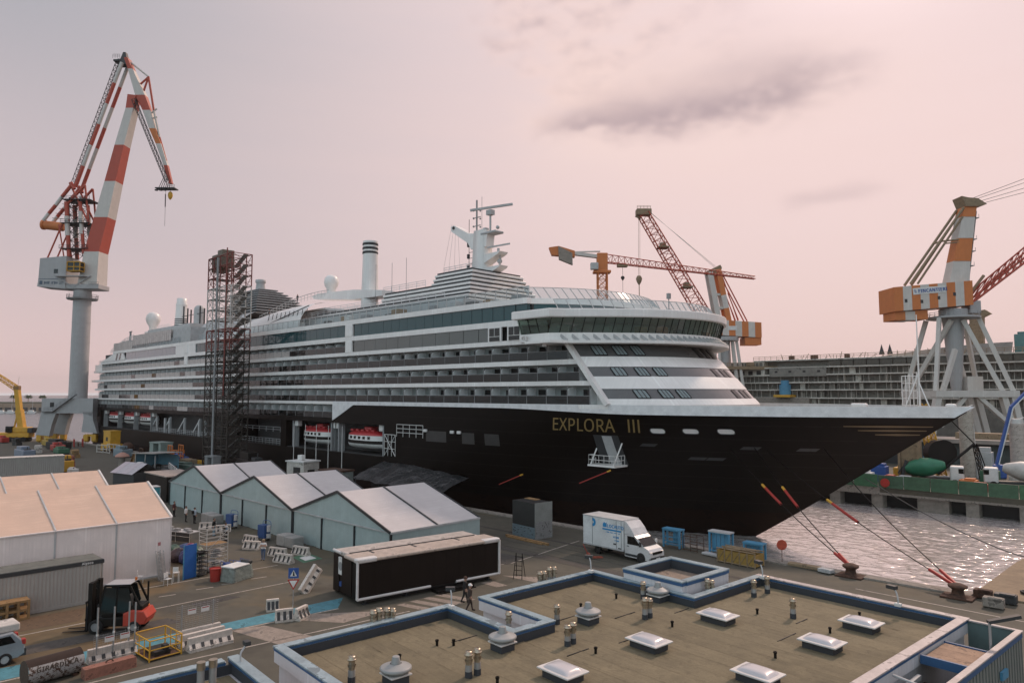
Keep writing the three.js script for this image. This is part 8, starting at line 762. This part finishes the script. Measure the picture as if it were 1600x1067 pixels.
// ---------------------------------------------------------------- people
function smin(a, b, k) { const h = clamp(0.5 + 0.5 * (b - a) / k); return lerp(b, a, h) - k * h * (1 - h); }
function personGeo(o) { // joints in metres; +z is where the person faces
  const s = o.stride || 0, J = { hip: [0, 0.95, 0], chest: [0, 1.32, 0.02 + (o.bend || 0)], neck: [0, 1.47, (o.bend || 0) * 1.3 + 0.01], head: [0, 1.62, (o.bend || 0) * 1.5 + 0.03] };
  const Lk = (x, d) => [[x, 0.92, 0], [x * 1.05, 0.5, d * 0.5 + 0.03], [x, 0.09, d - (d < 0 ? 0.06 : 0)], [x * 1.15, 0.04, d + 0.16]]; const l1 = Lk(0.1, s), l2 = Lk(-0.1, -s);
  const b = J.chest[2]; const arms = [o.armL || [[0.19, 1.42, b], [0.25, 1.14, b - 0.03], [0.24, 0.9, b + 0.08]], o.armR || [[-0.19, 1.42, b], [-0.25, 1.14, b - 0.03], [-0.24, 0.9, b + 0.08]]];
  const caps = [[J.hip, J.chest, 0.145, 0.165], [[0.07, 0.96, 0], [-0.07, 0.96, 0], 0.13, 0.13], [[0.12, 1.38, b], [-0.12, 1.38, b], 0.095, 0.095], [J.chest, J.neck, 0.1, 0.06], [J.neck, J.head, 0.055, 0.07], [J.head, [0, 1.67, J.head[2] + 0.01], 0.095, 0.1], [[0, 1.57, J.head[2] + 0.03], [0, 1.55, J.head[2] + 0.07], 0.06, 0.04]];
  for (const l of [l1, l2]) caps.push([l[0], l[1], 0.1, 0.065], [l[1], l[2], 0.065, 0.045], [l[2], l[3], 0.05, 0.045]); for (const a of arms) caps.push([a[0], a[1], 0.062, 0.047], [a[1], a[2], 0.045, 0.033]);
  const N = 64, mc = new MarchingCubes(N, new THREE.MeshBasicMaterial(), false, false, 60000); mc.isolation = 0; const sc = 1.0; // cube covers 2 m, centred at 0.9 m
  for (let k = 0; k < N; k++) for (let j = 0; j < N; j++) for (let i = 0; i < N; i++) { const x = (i / N * 2 - 1) * sc, y = 0.9 + (j / N * 2 - 1) * sc, z = (k / N * 2 - 1) * sc; let d = 9; if (Math.abs(x) < 0.75 && Math.abs(z) < 0.75) for (const [p, q, r0, r1] of caps) { const ax = q[0] - p[0], ay = q[1] - p[1], az = q[2] - p[2], L2 = ax * ax + ay * ay + az * az, t = clamp(((x - p[0]) * ax + (y - p[1]) * ay + (z - p[2]) * az) / L2); const dd = Math.hypot(x - p[0] - ax * t, y - p[1] - ay * t, z - p[2] - az * t) - lerp(r0, r1, t); d = d > 5 ? dd : smin(d, dd, 0.035); } mc.field[k * N * N + j * N + i] = -d; }
  mc.update(); const n = mc.count, pos = new Float32Array(n * 3); for (let i = 0; i < n; i++) { pos[3 * i] = mc.positionArray[3 * i] * sc; pos[3 * i + 1] = mc.positionArray[3 * i + 1] * sc + 0.9; pos[3 * i + 2] = mc.positionArray[3 * i + 2] * sc; }
  let g = new THREE.BufferGeometry(); g.setAttribute('position', new THREE.BufferAttribute(pos, 3)); const mb = nb(); const nrm = new Float32Array(n * 3); for (let i = 0; i < n * 3; i++) nrm[i] = mc.normalArray[i]; g.setAttribute('normal', new THREE.BufferAttribute(nrm, 3)); mb.geo(g);
  for (const a of arms) { const w = V(...a[2]), d = V(...a[2]).sub(V(...a[1])).normalize(); const sd = V(1, 0, 0), palm = w.clone().addScaledVector(d, 0.07); mb.bar(w, palm, 0.033, 7, 0.04); for (let f = 0; f < 4; f++) { const p0 = palm.clone().addScaledVector(sd, (f - 1.5) * 0.018), p1 = p0.clone().addScaledVector(d, 0.04 + 0.008 * (f % 3)).add(V(0, 0, 0.01)), p2 = p1.clone().addScaledVector(d, 0.03).add(V(0, 0, 0.022)); mb.bar(p0, p1, 0.01, 5).bar(p1, p2, 0.009, 5, 0.007); } const th = w.clone().addScaledVector(d, 0.03).add(V(0, 0, 0.03)); mb.bar(th, th.clone().addScaledVector(d, 0.035).add(V(0, 0, 0.025)), 0.012, 5, 0.009); }
  g = mergeGeometries(mb.g); const c = new Float32Array(g.attributes.position.count * 3), P = g.attributes.position, hz = J.head[2]; for (let i = 0; i < P.count; i++) { const x = P.getX(i), y = P.getY(i), z = P.getZ(i); let k; const dh = Math.min(...arms.map(a => Math.hypot(x - a[2][0], y - a[2][1], z - a[2][2]))); const fore = Math.min(...arms.map(a => Math.hypot(x - (a[1][0] + a[2][0]) / 2, y - (a[1][1] + a[2][1]) / 2, z - (a[1][2] + a[2][2]) / 2))); if (y > 1.485) k = [0.42, 0.25, 0.18]; else if (dh < 0.13 || (o.short && fore < 0.13)) k = [0.42, 0.25, 0.18]; else if (y < 0.085) k = [0.02, 0.02, 0.02]; else if (y < 0.97 && Math.abs(x) < 0.2) k = o.legs; else k = o.top; c.set(k, 3 * i); } g.setAttribute('color', new THREE.BufferAttribute(c, 3)); boxUV(g); return { g, J };
}
function person(x, z, ry, label, o) { const t = thing('person', label, 'person', [x, 0, z], ry); const { g, J } = personGeo(o); const m = new THREE.MeshStandardMaterial({ vertexColors: true, roughness: 0.85, side: THREE.DoubleSide }); addMesh('body', g, m, t); const hz = J.head[2]; let b = nb(); if (o.helmet) { b.geo(new THREE.SphereGeometry(0.135, 14, 8, 0, 6.283, 0, 1.6), m4(0, 1.68, hz)); b.cyl(0, 1.665, hz + 0.03, 0.15, 0.015, 14); b.build('helmet', o.helmet, t); } else { b.geo(new THREE.SphereGeometry(0.118, 14, 9, 0, 6.283, 0, 1.7), m4(0, 1.672, hz - 0.022)); b.build('hair', o.hair || M.dark, t); } b = nb(); for (const s of [-0.035, 0.035]) b.sph(s, 1.645, hz + 0.1, 0.012, 6); b.build('eyes', M.dark, t); b = nb(); b.sph(0, 1.61, hz + 0.115, 0.018, 6); b.sph(0.1, 1.63, hz + 0.01, 0.025, 6).sph(-0.1, 1.63, hz + 0.01, 0.025, 6); b.build('nose_and_ears', mat([0.42, 0.25, 0.18], 0.8, { map: null }), t); if (o.pack) { b = nb(); b.rb(0, 1.05, J.chest[2] - 0.22, 0.3, 0.42, 0.16, 0.07); b.build('backpack', o.pack, t); } }
const jean = [0.07, 0.11, 0.19], blk = [0.014, 0.013, 0.013], wsh = [0.62, 0.61, 0.60];
person(-59.13, -29.3, 0.9, 'man in white shirt and jeans with helmet holding papers, mid yard', { top: wsh, legs: jean, short: true, stride: 0.08, helmet: M.tan, armL: [[0.19, 1.42, 0.02], [0.27, 1.2, 0.08], [0.08, 1.24, 0.28]], armR: [[-0.19, 1.42, 0.02], [-0.27, 1.2, 0.08], [-0.06, 1.26, 0.28]] });
person(-69.4, -30.4, 3.6, 'person in blue shirt and dark trousers with dark backpack', { top: [0.22, 0.28, 0.36], legs: blk, pack: M.black }); person(-72.6, -30.6, 2.2, 'dark-haired person in black top and pale blue jeans behind the scaffold rack', { top: blk, legs: [0.22, 0.34, 0.42] });
person(-80.9, -31.9, 3.4, 'person in pale shirt with dark backpack near the left marquee', { top: [0.36, 0.42, 0.48], legs: blk, pack: M.black }); person(-82.6, -31.6, 2.9, 'person in white shirt left of the person with backpack', { top: wsh, legs: blk }); person(-87.2, -32.0, 2.2, 'person in dark red top farthest left by the marquee wall', { top: [0.10, 0.03, 0.03], legs: blk });
person(-35.6, -32.2, 2.5, 'walker in white helmet and dark overalls beside the black cabin', { top: [0.05, 0.035, 0.03], legs: [0.05, 0.035, 0.03], stride: 0.2, helmet: M.white }); person(-37.2, -33.2, 2.5, 'walker in black with dark helmet ahead of the one in white helmet', { top: blk, legs: blk, stride: -0.18, helmet: M.rust });
person(-139.4, 0, 0.4, 'crew member standing by the rail on the ship upper deck, left of two', { top: blk, legs: blk }); scene.children[scene.children.length - 1].position.set(-146, 31.2, -72.3); person(-127, 0, 0.4, 'crew member standing by the rail on the ship upper deck, right of two', { top: blk, legs: blk }); scene.children[scene.children.length - 1].position.set(-133.6, 33.2, -72.3);
renderer.render(scene, camera);
